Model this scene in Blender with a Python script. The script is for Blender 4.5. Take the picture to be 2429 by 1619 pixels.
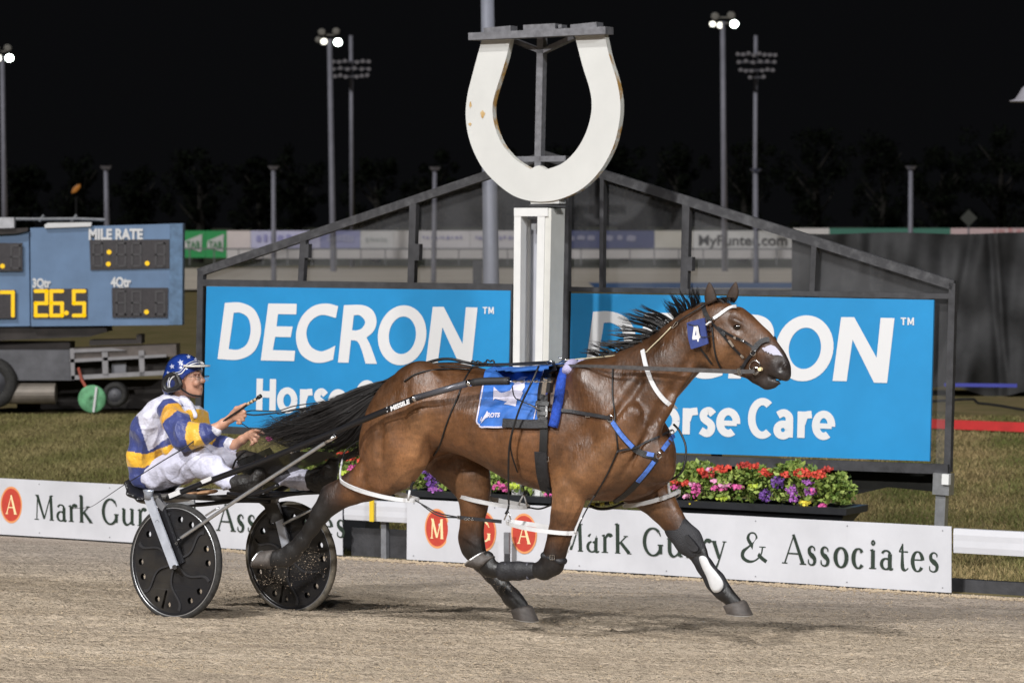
import bpy, math, random
import numpy as np
from mathutils import Vector, Matrix, geometry
from mathutils.bvhtree import BVHTree
for _o in list(bpy.data.objects): bpy.data.objects.remove(_o)
sc = bpy.context.scene
COL = sc.collection
rnd = random.Random(7)
npr = np.random.default_rng(7)
R = math.radians
# ------------------------------------------------------------ camera
F = 7745.0; CX = 1214.5; CY = 809.5; CAMH = 2.31
PITCH = math.atan((CY-516.0)/F)
cam = bpy.data.cameras.new('camera'); camo = bpy.data.objects.new('camera', cam); COL.objects.link(camo)
camo.location = (0, 0, CAMH); camo.rotation_euler = (math.pi/2-PITCH, 0, 0)
cam.sensor_width = 36; cam.lens = 36*F/2429.0; cam.clip_end = 2000
cam.dof.use_dof = True; cam.dof.focus_distance = 18.0; cam.dof.aperture_fstop = 5.6
sc.camera = camo
# ------------------------------------------------------------ world (night)
w = bpy.data.worlds.new('World'); sc.world = w; w.use_nodes = True
bg = w.node_tree.nodes['Background']
sky = w.node_tree.nodes.new('ShaderNodeTexSky'); sky.sky_type = 'NISHITA'; sky.sun_disc = False
sky.sun_elevation = R(-9); sky.sun_rotation = R(200)
mixw = w.node_tree.nodes.new('ShaderNodeMix'); mixw.data_type = 'RGBA'; mixw.inputs[0].default_value = 0.97
mixw.inputs[7].default_value = (0.0032, 0.0033, 0.0038, 1)
w.node_tree.links.new(sky.outputs[0], mixw.inputs[6]); w.node_tree.links.new(mixw.outputs[2], bg.inputs[0])
bg.inputs[1].default_value = 1.0
# ------------------------------------------------------------ lamps: an added directional fill plus the floodlight towers behind the camera
def lamp(name, kind, loc, target, energy, col=(1, 1, 1), **kw):
    l = bpy.data.lights.new(name, kind); o = bpy.data.objects.new(name, l); COL.objects.link(o)
    o.location = loc; d = Vector(target)-Vector(loc); o.rotation_euler = d.to_track_quat('-Z', 'Y').to_euler()
    l.energy = energy; l.color = col
    for k, v in kw.items(): setattr(l, k, v)
    return o
lamp('night_fill', 'SUN', (-9, 4, 18), (0, 18, 0), 1.9, (1, .985, .97), angle=R(3))  # directional fill added to brighten the distant boards, not a real night source
lamp('floodlight_front_left', 'SPOT', (-17, -5, 17), (0.5, 19, 0.5), 31000, (1, .985, .97), spot_size=R(70), spot_blend=.6, shadow_soft_size=.6)
lamp('floodlight_front_right', 'SPOT', (17, -6, 16), (0.5, 19, 0.5), 22500, (.97, .98, 1), spot_size=R(70), spot_blend=.6, shadow_soft_size=.9)
lamp('floodlight_front', 'SPOT', (1, -14, 17), (0.5, 19, 0.5), 10000, (1, .99, .98), spot_size=R(60), spot_blend=.6, shadow_soft_size=.9)
sc.view_settings.view_transform = 'Standard'; sc.view_settings.look = 'None'
sc.view_settings.exposure = 0.0; sc.view_settings.gamma = 1.0
# ------------------------------------------------------------ pixel geometry helpers
TH = R(30)
TV = Vector((math.cos(TH), -math.sin(TH), 0)); PV = Vector((math.sin(TH), math.cos(TH), 0))
CAMP = Vector((0, 0, CAMH))
_fw = Vector((0, math.cos(PITCH), -math.sin(PITCH))); _up = Vector((0, math.sin(PITCH), math.cos(PITCH)))
def ray(u, v): return (_fw + Vector((1, 0, 0))*((u-CX)/F) - _up*((v-CY)/F))
def QP(u, v, q):            # point seen at (u,v) on the vertical plane q along the track
    d = ray(u, v); return CAMP + d*(q/(d.dot(PV)))
def YP(u, v, Y):            # point seen at (u,v) at distance Y
    d = ray(u, v); return CAMP + d*(Y/d.y)
def proj(p):
    d = Vector(p)-CAMP; z = d.dot(_fw); return (CX+F*d.x/z, CY-F*d.dot(_up)/z)
def gz(x, y):               # track height: banked towards the infield
    q = PV.x*x+PV.y*y
    return -.17+.04*(20-q) if q < 20 else -.17-.004*min(q-20, 40)
def loc2w(a, wq, z): return TV*a + PV*wq + Vector((0, 0, z))
def w2loc(p): return (TV.dot(p), PV.dot(p), p.z)
# ------------------------------------------------------------ object helpers
def mesh_obj(name, verts, faces, m, parent=None, smooth=False, cols=None):
    me = bpy.data.meshes.new(name)
    off = parent_world(parent) if parent else Vector((0, 0, 0))
    me.from_pydata([tuple(Vector(v)-off) for v in verts] if off.length > 0 else [tuple(v) for v in verts], [], faces)
    if m is not None: me.materials.append(m)
    if smooth: me.polygons.foreach_set('use_smooth', [True]*len(me.polygons))
    if cols is not None:
        at = me.color_attributes.new('col', 'FLOAT_COLOR', 'POINT')
        c = np.ones((len(verts), 4), dtype=np.float32); c[:, :3] = cols; at.data.foreach_set('color', c.ravel())
    me.update()
    o = bpy.data.objects.new(name, me); COL.objects.link(o)
    if parent: o.parent = parent
    return o
def parent_world(p):
    v = Vector((0, 0, 0))
    while p is not None: v += Vector(p.location); p = p.parent
    return v
def thing(name, label, cat, loc, group=None):
    o = bpy.data.objects.new(name, None); COL.objects.link(o); o.location = loc; o.empty_display_size = .1
    o['label'] = label; o['category'] = cat
    if group: o['group'] = group
    return o
def tag(o, label=None, cat=None, group=None, kind=None):
    if label: o['label'] = label
    if cat: o['category'] = cat
    if group: o['group'] = group
    if kind: o['kind'] = kind
    return o
class MB:
    def __init__(s): s.v = []; s.f = []
    def add(s, vs, fs):
        n = len(s.v); s.v += [Vector(x) for x in vs]; s.f += [tuple(i+n for i in f) for f in fs]; return s
    def box(s, c, X, Y, Z):     # centre + three half vectors
        c = Vector(c); X = Vector(X); Y = Vector(Y); Z = Vector(Z)
        vs = [c+X*i+Y*j+Z*k for k in (-1, 1) for j in (-1, 1) for i in (-1, 1)]
        return s.add(vs, [(0, 2, 3, 1), (4, 5, 7, 6), (0, 1, 5, 4), (2, 6, 7, 3), (0, 4, 6, 2), (1, 3, 7, 5)])
    def tube(s, pts, r, n=8, cap=True):
        pts = [Vector(p) for p in pts]; N = len(pts)
        rs = r if hasattr(r, '__len__') else [r]*N
        up = Vector((0, 0, 1)); prev = None; vs = []
        for i, p in enumerate(pts):
            d = (pts[min(i+1, N-1)]-pts[max(i-1, 0)])
            if d.length < 1e-9: d = Vector((0, 0, 1))
            d.normalize()
            if prev is None: x = d.orthogonal().normalized()
            else:
                x = prev - d*prev.dot(d)
                x = x.normalized() if x.length > 1e-6 else d.orthogonal().normalized()
            prev = x; y = d.cross(x)
            vs += [p+(x*math.cos(2*math.pi*k/n)+y*math.sin(2*math.pi*k/n))*rs[i] for k in range(n)]
        fs = [(i*n+k, i*n+(k+1) % n, (i+1)*n+(k+1) % n, (i+1)*n+k) for i in range(N-1) for k in range(n)]
        if cap: fs += [tuple(range(n-1, -1, -1)), tuple((N-1)*n+k for k in range(n))]
        return s.add(vs, fs)
    def ribbon(s, pts, nrm, wd, th=.003):   # flat strap following pts, nrm = outward normals
        pts = [Vector(p) for p in pts]; N = len(pts); vs = []
        for i, p in enumerate(pts):
            d = (pts[min(i+1, N-1)]-pts[max(i-1, 0)]); d.normalize(); n = Vector(nrm[i]).normalized()
            sd = d.cross(n).normalized()*(wd[i] if hasattr(wd, '__len__') else wd)/2
            vs += [p-sd, p+sd, p+sd*.9+n*th, p-sd*.9+n*th]
        fs = [(i*4+k, i*4+(k+1) % 4, (i+1)*4+(k+1) % 4, (i+1)*4+k) for i in range(N-1) for k in range(4)]
        fs += [(3, 2, 1, 0), tuple((N-1)*4+k for k in range(4))]
        return s.add(vs, fs)
    def disc(s, c, X, Y, n=20):
        c = Vector(c); X = Vector(X); Y = Vector(Y)
        return s.add([c+X*math.cos(2*math.pi*k/n)+Y*math.sin(2*math.pi*k/n) for k in range(n)], [tuple(range(n))])
    def loft(s, rings, closed=True, caps=True):
        n = len(rings[0]); vs = [p for r_ in rings for p in r_]; fs = []
        for i in range(len(rings)-1):
            for k in range(n if closed else n-1):
                fs.append((i*n+k, i*n+(k+1) % n, (i+1)*n+(k+1) % n, (i+1)*n+k))
        if caps: fs += [tuple(range(n-1, -1, -1)), tuple((len(rings)-1)*n+k for k in range(n))]
        return s.add(vs, fs)
    def slab(s, pts, d):        # polygon pts extruded by vector d
        pts = [Vector(p) for p in pts]; n = len(pts); d = Vector(d)
        tris = geometry.tessellate_polygon([pts])
        s.add(pts+[p+d for p in pts], [tuple(t) for t in tris]+[tuple(i+n for i in t) for t in tris]+[(k, (k+1) % n, n+(k+1) % n, n+k) for k in range(n)])
        return s
    def build(s, name, m, parent=None, smooth=False):
        return mesh_obj(name, s.v, s.f, m, parent, smooth)
def beam(p0, p1, w1, w2, side=None):      # box beam from p0 to p1, half sizes w1 (side) w2 (other)
    p0 = Vector(p0); p1 = Vector(p1); d = (p1-p0)/2
    sd = Vector(side).normalized() if side is not None else d.orthogonal().normalized()
    sd = (sd - d.normalized()*sd.dot(d.normalized())).normalized(); o = d.normalized().cross(sd)
    return ((p0+p1)/2, d, sd*w1, o*w2)
# smooth outlines: points (x,y) are corners, (x,y,1) smooth
def outline(pts, n=6):
    N = len(pts); out = []
    for i in range(N):
        p1 = pts[i]; p2 = pts[(i+1) % N]; p0 = pts[i-1]; p3 = pts[(i+2) % N]
        s1 = len(p1) > 2; s2 = len(p2) > 2
        out.append((p1[0], p1[1]))
        if not (s1 or s2): continue
        m1 = ((p2[0]-p0[0])/2, (p2[1]-p0[1])/2) if s1 else (p2[0]-p1[0], p2[1]-p1[1])
        m2 = ((p3[0]-p1[0])/2, (p3[1]-p1[1])/2) if s2 else (p2[0]-p1[0], p2[1]-p1[1])
        for k in range(1, n):
            t = k/n; t2 = t*t; t3 = t2*t
            h = (2*t3-3*t2+1, t3-2*t2+t, -2*t3+3*t2, t3-t2)
            out.append((h[0]*p1[0]+h[1]*m1[0]+h[2]*p2[0]+h[3]*m2[0], h[0]*p1[1]+h[1]*m1[1]+h[2]*p2[1]+h[3]*m2[1]))
    return out
def fill2d(loops, fn, mb):      # loops of 2D points (first outer, rest holes) mapped to 3D with fn
    vec = [[Vector((x, y, 0)) for x, y in l] for l in loops]
    tris = geometry.tessellate_polygon(vec)
    flat = [p for l in loops for p in l]
    mb.add([fn(x, y) for x, y in flat], [tuple(t) for t in tris])
# text from the built-in font -> 2D loops of triangles mapped by fn; returns (verts2d, faces)
def text2d(s, bold=0.0, shear=0.0):
    c = bpy.data.curves.new('t', 'FONT'); c.body = s; c.size = 1; c.offset = bold; c.shear = shear; c.resolution_u = 6
    c.fill_mode = 'BOTH' if hasattr(c, 'fill_mode') else c.fill_mode
    o = bpy.data.objects.new('t', c); COL.objects.link(o)
    bpy.context.view_layer.update()
    me = bpy.data.meshes.new_from_object(o.evaluated_get(bpy.context.evaluated_depsgraph_get()))
    vs = [(v.co.x, v.co.y) for v in me.vertices]; fs = [tuple(p.vertices) for p in me.polygons]
    bpy.data.objects.remove(o); bpy.data.curves.remove(c); bpy.data.meshes.remove(me)
    return vs, fs
def text_in(mb, s, fn, x0, x1, y0, y1, bold=0.0, shear=0.0, cap=None):
    """text filling the box x0..x1, y0 (top)..y1 (baseline) of the 2D space that fn maps to 3D"""
    vs, fs = text2d(s, bold, shear)
    if not vs: return
    xs = [a for a, b in vs]; mn, mx = min(xs), max(xs)
    caph = cap if cap else 0.7
    mb.add([fn(x0+(a-mn)/(mx-mn)*(x1-x0), y1-(b/caph)*(y1-y0)) for a, b in vs], fs)
# ------------------------------------------------------------ materials
def mat(name, col, rough=.6, metal=0., bump=0., bscale=50., var=0., vscale=8., attr=False, alpha=1., emit=None, spec=.5, coat=0., stretch=None, detail=4, col2=None, sheen=0., contrast=None):
    m = bpy.data.materials.new(name); m.use_nodes = True; nt = m.node_tree; N = nt.nodes; L = nt.links
    b = N['Principled BSDF']; b.inputs['Roughness'].default_value = rough; b.inputs['Metallic'].default_value = metal
    b.inputs['Specular IOR Level'].default_value = spec; b.inputs['Coat Weight'].default_value = coat
    if sheen: b.inputs['Sheen Weight'].default_value = sheen
    tc = N.new('ShaderNodeTexCoord'); mp = N.new('ShaderNodeMapping'); L.new(tc.outputs['Object'], mp.inputs[0])
    if stretch:
        mp.inputs['Rotation'].default_value = (0, 0, TH if len(stretch) < 4 else stretch[3]); mp.inputs['Scale'].default_value = stretch[:3]
    src = None
    if attr:
        a = N.new('ShaderNodeAttribute'); a.attribute_name = 'col'; src = a.outputs['Color']
    if var or col2:
        n = N.new('ShaderNodeTexNoise'); n.inputs['Scale'].default_value = vscale; n.inputs['Detail'].default_value = detail; n.inputs['Roughness'].default_value = .6
        L.new(mp.outputs[0], n.inputs['Vector'])
        mx = N.new('ShaderNodeMix'); mx.data_type = 'RGBA'
        rmp = N.new('ShaderNodeMapRange'); lo, hi = contrast or (.32, .68)
        rmp.inputs[1].default_value = lo; rmp.inputs[2].default_value = hi
        L.new(n.outputs['Fac'], rmp.inputs[0]); L.new(rmp.outputs[0], mx.inputs[0])
        if col2:
            mx.inputs[6].default_value = (*col, 1); mx.inputs[7].default_value = (*col2, 1); src = mx.outputs[2]
        else:
            if src is None:
                mx.inputs[6].default_value = (*[c*(1-var) for c in col], 1); mx.inputs[7].default_value = (*[min(1, c*(1+var)) for c in col], 1); src = mx.outputs[2]
            else:
                mul = N.new('ShaderNodeMix'); mul.data_type = 'RGBA'; mul.blend_type = 'MULTIPLY'; mul.inputs[0].default_value = 1
                mx.inputs[6].default_value = (1-var,)*3+(1,); mx.inputs[7].default_value = (1+var,)*3+(1,)
                L.new(src, mul.inputs[6]); L.new(mx.outputs[2], mul.inputs[7]); src = mul.outputs[2]
    if src is not None: L.new(src, b.inputs['Base Color'])
    else: b.inputs['Base Color'].default_value = (*col, 1)
    if bump:
        n2 = N.new('ShaderNodeTexNoise'); n2.inputs['Scale'].default_value = bscale; n2.inputs['Detail'].default_value = 5
        L.new(mp.outputs[0], n2.inputs['Vector']); bp = N.new('ShaderNodeBump'); bp.inputs['Strength'].default_value = bump
        bp.inputs['Distance'].default_value = .02; L.new(n2.outputs['Fac'], bp.inputs['Height']); L.new(bp.outputs[0], b.inputs['Normal'])
    if alpha < 1: b.inputs['Alpha'].default_value = alpha
    if emit:
        b.inputs['Emission Color'].default_value = (*emit[0], 1); b.inputs['Emission Strength'].default_value = emit[1]
    return m
M = {}
M['black'] = mat('black_strap', (.012, .012, .013), .42, bump=.15, bscale=300)
M['blackp'] = mat('black_plastic', (.012, .012, .014), .28)
M['rubber'] = mat('rubber', (.022, .021, .02), .75, var=.5, vscale=30, bump=.2, bscale=200)
M['chrome'] = mat('chrome', (.75, .75, .77), .18, 1.)
M['alu'] = mat('aluminium', (.55, .56, .58), .35, .85, var=.12, vscale=20, bump=.05, bscale=100)
M['white'] = mat('white_plastic', (.66, .66, .67), .35, var=.05, vscale=12)
M['whitep'] = mat('white_paint', (.68, .68, .67), .5, var=.05, vscale=5)
M['grey'] = mat('grey_steel', (.19, .195, .21), .55, .2, var=.2, vscale=12)
M['dgrey'] = mat('dark_frame', (.038, .038, .042), .6, var=.35, vscale=9, bump=.1, bscale=60)
M['signblue'] = mat('sign_blue', (.020, .245, .53), .38, var=.09, vscale=1.6, detail=6)
M['letter'] = mat('sign_letter', (.68, .68, .69), .4)
# ============================================================ GROUND
def gridsheet(name, a0, a1, na, q0, q1, nq, m, zoff=0., kind='structure', amp=0., qpow=1.):
    vs = []; fs = []
    for j in range(nq+1):
        q = q0+(q1-q0)*(j/nq)**qpow
        for i in range(na+1):
            a = a0+(a1-a0)*i/na; p = TV*a+PV*q
            vs.append((p.x, p.y, gz(p.x, p.y)+zoff))
    v = np.array(vs)
    if amp:
        s = np.zeros(len(v)); aa = v[:, 0]*TV.x+v[:, 1]*TV.y; qq = v[:, 0]*PV.x+v[:, 1]*PV.y
        g = np.random.default_rng(3)
        for k in range(60):
            fa = g.uniform(.3, 5); fq = g.uniform(2, 26); s += np.sin(aa*fa*(1 if k % 2 else 5)+qq*fq*g.choice([-1, 1])+g.uniform(0, 6.3))/(1+.12*(fa+fq))*.26
        s += g.normal(0, 1.15, len(v))
        for k in range(160):        # hoof scuffs
            ca = g.uniform(a0+2, a1-1); cq = g.uniform(12, 19.8); r_ = g.uniform(.05, .11); d2 = ((aa-ca)/(r_*1.5))**2+((qq-cq)/r_)**2; near = d2 < 9
            s[near] += (-4.5*np.exp(-d2[near])+2.6*np.exp(-(np.sqrt(d2[near])-1.5)**2*3))
        for q0, a_0, a_1, dp in ((15.25, -17, -10.9, 3), (15.75, -17, -12, 2), (16.06, -17, -10.8, 3), (16.5, -17, -8, 3.2), (16.9, -14, -4, 2.2), (17.3, -17, -4, 3.4), (17.75, -17, -9, 2.6), (18.1, -13, -4, 3.2), (18.5, -17, -4, 2.4), (19.0, -17, -4, 3), (14.6, -10, -4, 2), (14.1, -17, -4, 1.8)):
            s += -dp*np.exp(-((qq-q0-.035*np.sin(aa*1.3+q0*5)-.01*np.sin(aa*7))/.028)**2)*np.clip((aa-a_0)/.4, 0, 1)*np.clip((a_1-aa)/.4, 0, 1)*(.6+.4*np.sin(aa*2.3+q0*9))
        v[:, 2] += s*amp*np.clip((20.0-qq)/.3, 0, 1)*(1-.45*np.clip((qq-17.2)/1.6, 0, 1))
    for j in range(nq):
        for i in range(na):
            k = j*(na+1)+i; fs.append((k, k+1, k+na+2, k+na+1))
    o = mesh_obj(name, v, fs, m, smooth=True); o['kind'] = kind; return o
def ground_mat():
    m = mat('track_sand', (0.258, 0.214, 0.172), .95, spec=.15); nt = m.node_tree; N = nt.nodes; L = nt.links; b = N['Principled BSDF']
    tc = N.new('ShaderNodeTexCoord')
    def noise(scale, stretch, det=5):
        mp = N.new('ShaderNodeMapping'); mp.inputs['Rotation'].default_value = (0, 0, TH); mp.inputs['Scale'].default_value = stretch
        n = N.new('ShaderNodeTexNoise'); n.inputs['Scale'].default_value = scale; n.inputs['Detail'].default_value = det; n.inputs['Roughness'].default_value = .65
        L.new(tc.outputs['Object'], mp.inputs[0]); L.new(mp.outputs[0], n.inputs[0]); return n.outputs['Fac']
    def ramp(fac, lo, hi):
        r_ = N.new('ShaderNodeMapRange'); r_.inputs[1].default_value = lo; r_.inputs[2].default_value = hi; L.new(fac, r_.inputs[0]); return r_.outputs[0]
    def mix(f, a, b_, bt='MIX'):
        x = N.new('ShaderNodeMix'); x.data_type = 'RGBA'; x.blend_type = bt
        L.new(f, x.inputs[0]) if not isinstance(f, float) else setattr(x.inputs[0], 'default_value', f)
        for s, c in ((6, a), (7, b_)):
            if isinstance(c, tuple): x.inputs[s].default_value = (*c, 1)
            else: L.new(c, x.inputs[s])
        return x.outputs[2]
    c = mix(ramp(noise(1.1, (.22, 2.0, 1)), .36, .64), (0.433, 0.350, 0.261), (0.584, 0.483, 0.371))
    c = mix(ramp(noise(3, (.15, 2.4, 1), 4), .54, .74), c, (0.375, 0.306, 0.234))
    c = mix(ramp(noise(2.4, (.6, 1.2, 1), 6), .56, .70), c, (0.359, 0.290, 0.222))
    c = mix(ramp(noise(42, (1, 1, 1), 4), .53, .70), c, (0.250, 0.201, 0.149))
    c = mix(ramp(noise(45, (.7, 1.2, 1), 3), .62, .78), c, (0.651, 0.556, 0.445))
    c = mix(ramp(noise(14, (.5, 1.4, 1), 4), .60, .74), c, (0.309, 0.249, 0.192))
    # smoother, paler packed sand beside the rail
    dt = N.new('ShaderNodeVectorMath'); dt.operation = 'DOT_PRODUCT'; dt.inputs[1].default_value = tuple(PV); L.new(tc.outputs['Object'], dt.inputs[0])
    wob = N.new('ShaderNodeMath'); wob.operation = 'MULTIPLY_ADD'; L.new(noise(1.6, (.5, 1, 1), 4), wob.inputs[0]); wob.inputs[1].default_value = 1.6; L.new(dt.outputs['Value'], wob.inputs[2])
    near = N.new('ShaderNodeMapRange'); near.inputs[1].default_value = 17.6; near.inputs[2].default_value = 19.6; L.new(wob.outputs[0], near.inputs[0])
    c2 = mix(ramp(noise(1.3, (.2, 2.2, 1), 5), .4, .66), (.40, .335, .285), (.50, .43, .365)); c2 = mix(ramp(noise(3.2, (.25, 2.2, 1), 5), .56, .68), c2, (.33, .275, .225)); sm = N.new('ShaderNodeMath'); sm.operation = 'MULTIPLY'; L.new(near.outputs[0], sm.inputs[0]); sm.inputs[1].default_value = .8
    c = mix(sm.outputs[0], c, c2)
    L.new(c, b.inputs['Base Color'])
    bp = N.new('ShaderNodeBump'); bp.inputs['Strength'].default_value = .85; bp.inputs['Distance'].default_value = .022
    L.new(noise(48, (1, 1, 1), 8), bp.inputs['Height'])
    bp2 = N.new('ShaderNodeBump'); bp2.inputs['Strength'].default_value = .8; bp2.inputs['Distance'].default_value = .1
    L.new(noise(7, (.7, 1.3, 1), 5), bp2.inputs['Height']); L.new(bp2.outputs[0], bp.inputs['Normal'])
    L.new(bp.outputs[0], b.inputs['Normal']); return m
MT = ground_mat()
gridsheet('race_track', -17, -4, 700, 11.5, 20.08, 470, MT, amp=.0030)
gridsheet('outer_track', -60, -17, 40, 3, 20.08, 20, MT)
gridsheet('outer_track', -4, 60, 40, 3, 20.08, 20, MT)
gridsheet('outer_track', -17, -4, 20, 3, 11.5, 10, MT)
MG = mat('grass_soil', (.12, .11, .045), .95, col2=(.20, .155, .08), vscale=1.6, bump=.6, bscale=40, spec=.1)
gridsheet('grass_infield', -100, 60, 40, 20.08, 150, 60, MG)
gridsheet('far_ground', -500, 500, 10, 150, 900, 10, mat('far_soil', (.03, .035, .018), .95, var=.3), zoff=-.3)
# far straight of the track
def level_strip(name, Y0, Y1, x0, x1, z, m):
    o = mesh_obj(name, [(x0, Y0, z), (x1, Y0, z), (x1, Y1, z), (x0, Y1, z)], [(0, 1, 2, 3)], m); o['kind'] = 'structure'; return o
level_strip('far_track', 116, 165, -60, 60, -.24, mat('far_sand', (.55, .49, .41), .95, var=.15, vscale=.4, stretch=(.1, 1, 1, 0)))
level_strip('blue_strip_path', 118, 128, 3.0, 13, -.236, mat('blue_path', (.04, .12, .30), .8, var=.15, vscale=.6))
# dark garden bed behind the rail in the shade of the boards
bed = [TV*a+PV*q for a, q in ((-12, 21.0), (-8.6, 21.0), (-8.4, 21.9), (-12, 21.9))]
# ---- grass blades
def blades(name, n, region, m, hgt=(.03, .07), label=None, lean=.5, cols=((.10, .13, .025), (.26, .20, .08))):
    g = np.random.default_rng(5); vs = np.zeros((n*3, 3)); cs = np.zeros((n*3, 3))
    y = region[2]+(region[3]-region[2])*g.uniform(0, 1, n)**1.3; x = (g.uniform(region[0], region[1], n)-CX)/F*y; a = TV.x*x+TV.y*y; q = PV.x*x+PV.y*y
    k_ = q > 20.2; x, y, a, q = x[k_], y[k_], a[k_], q[k_]; n = len(x); vs = np.zeros((n*3, 3)); cs = np.zeros((n*3, 3)); z = np.array([gz(i, j) for i, j in zip(x, y)])
    h = g.uniform(*hgt, n); ang = g.uniform(0, 6.28, n); wd = .004+.0003*(q-20)
    dx = np.cos(ang)*wd; dy = np.sin(ang)*wd; lx = g.normal(0, lean, n)*h; ly = g.normal(0, lean, n)*h
    vs[0::3] = np.c_[x-dx, y-dy, z]; vs[1::3] = np.c_[x+dx, y+dy, z]; vs[2::3] = np.c_[x+lx, y+ly, z+h]
    t = np.clip(.5+.35*np.sin(a*2.1+1)*np.sin(q*1.3)+.25*np.sin(a*5.3+q*2.2)+g.normal(0, .22, n), 0, 1)[:, None]
    c = np.array(cols[0])*(1-t)+np.array(cols[1])*t; c *= g.uniform(.7, 1.3, (n, 1))
    cs[0::3] = cs[1::3] = cs[2::3] = c
    o = mesh_obj(name, vs, [(3*i, 3*i+1, 3*i+2) for i in range(n)], m, cols=cs)
    o['kind'] = 'stuff'; return o
MBL = mat('grass_blade', (.1, .12, .03), .7, attr=True, spec=.2)
blades('grass', 120000, (-260, 800, 22, 42), MBL, (.015, .04), cols=((.125, .125, .04), (.24, .20, .09)))
blades('grass', 80000, (1850, 2700, 20.5, 42), MBL, (.015, .045), cols=((.095, .11, .03), (.30, .225, .11)))
blades('grass', 25000, (800, 1850, 21, 30), MBL, (.015, .04), cols=((.10, .12, .03), (.24, .19, .07)))
# ---- loose clods on the track
def clods(name, n, pos, size, m, seed=1):
    g = np.random.default_rng(seed); B_ = np.array(((1, 0, 0), (-1, 0, 0), (0, 1, 0), (0, -1, 0), (0, 0, 1), (0, 0, -1)), float); f = np.array([(0, 2, 4), (2, 1, 4), (1, 3, 4), (3, 0, 4), (2, 0, 5), (1, 2, 5), (3, 1, 5), (0, 3, 5)])
    P = np.array([tuple(pos(g)) for _ in range(n)]); S_ = np.array([size(g) for _ in range(n)]); V = P[:, None]+B_[None]*g.uniform(.55, 1.25, (n, 6, 1))*np.array((1, 1, .75))*S_[:, None, None]
    o = mesh_obj(name, V.reshape(-1, 3), [tuple(map(int, t)) for t in (f[None]+6*np.arange(n)[:, None, None]).reshape(-1, 3)], m); o['kind'] = 'stuff'; return o
MC = mat('clod', (0.349, 0.276, 0.193), .95, col2=(0.524, 0.423, 0.302), vscale=3, spec=.1)
def gp(g):
    a = g.uniform(-13.5, -5.5); q = 12.9+7.0*g.uniform(0, 1)**1.9; p = TV*a+PV*q; return Vector((p.x, p.y, gz(p.x, p.y)+.002))
clods('dirt_clods', 34000, gp, lambda g: .0018+.0055*g.uniform(0, 1)**3, MC)
def gp2(g):
    a = g.uniform(-14.5, -5.5); q = 19.97-abs(g.normal(0, .10)); p = TV*a+PV*q; return Vector((p.x, p.y, gz(p.x, p.y)+.004))
clods('loose_sand', 5000, gp2, lambda g: .004+.014*g.uniform(0, 1)**2, MC, 6)


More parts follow.
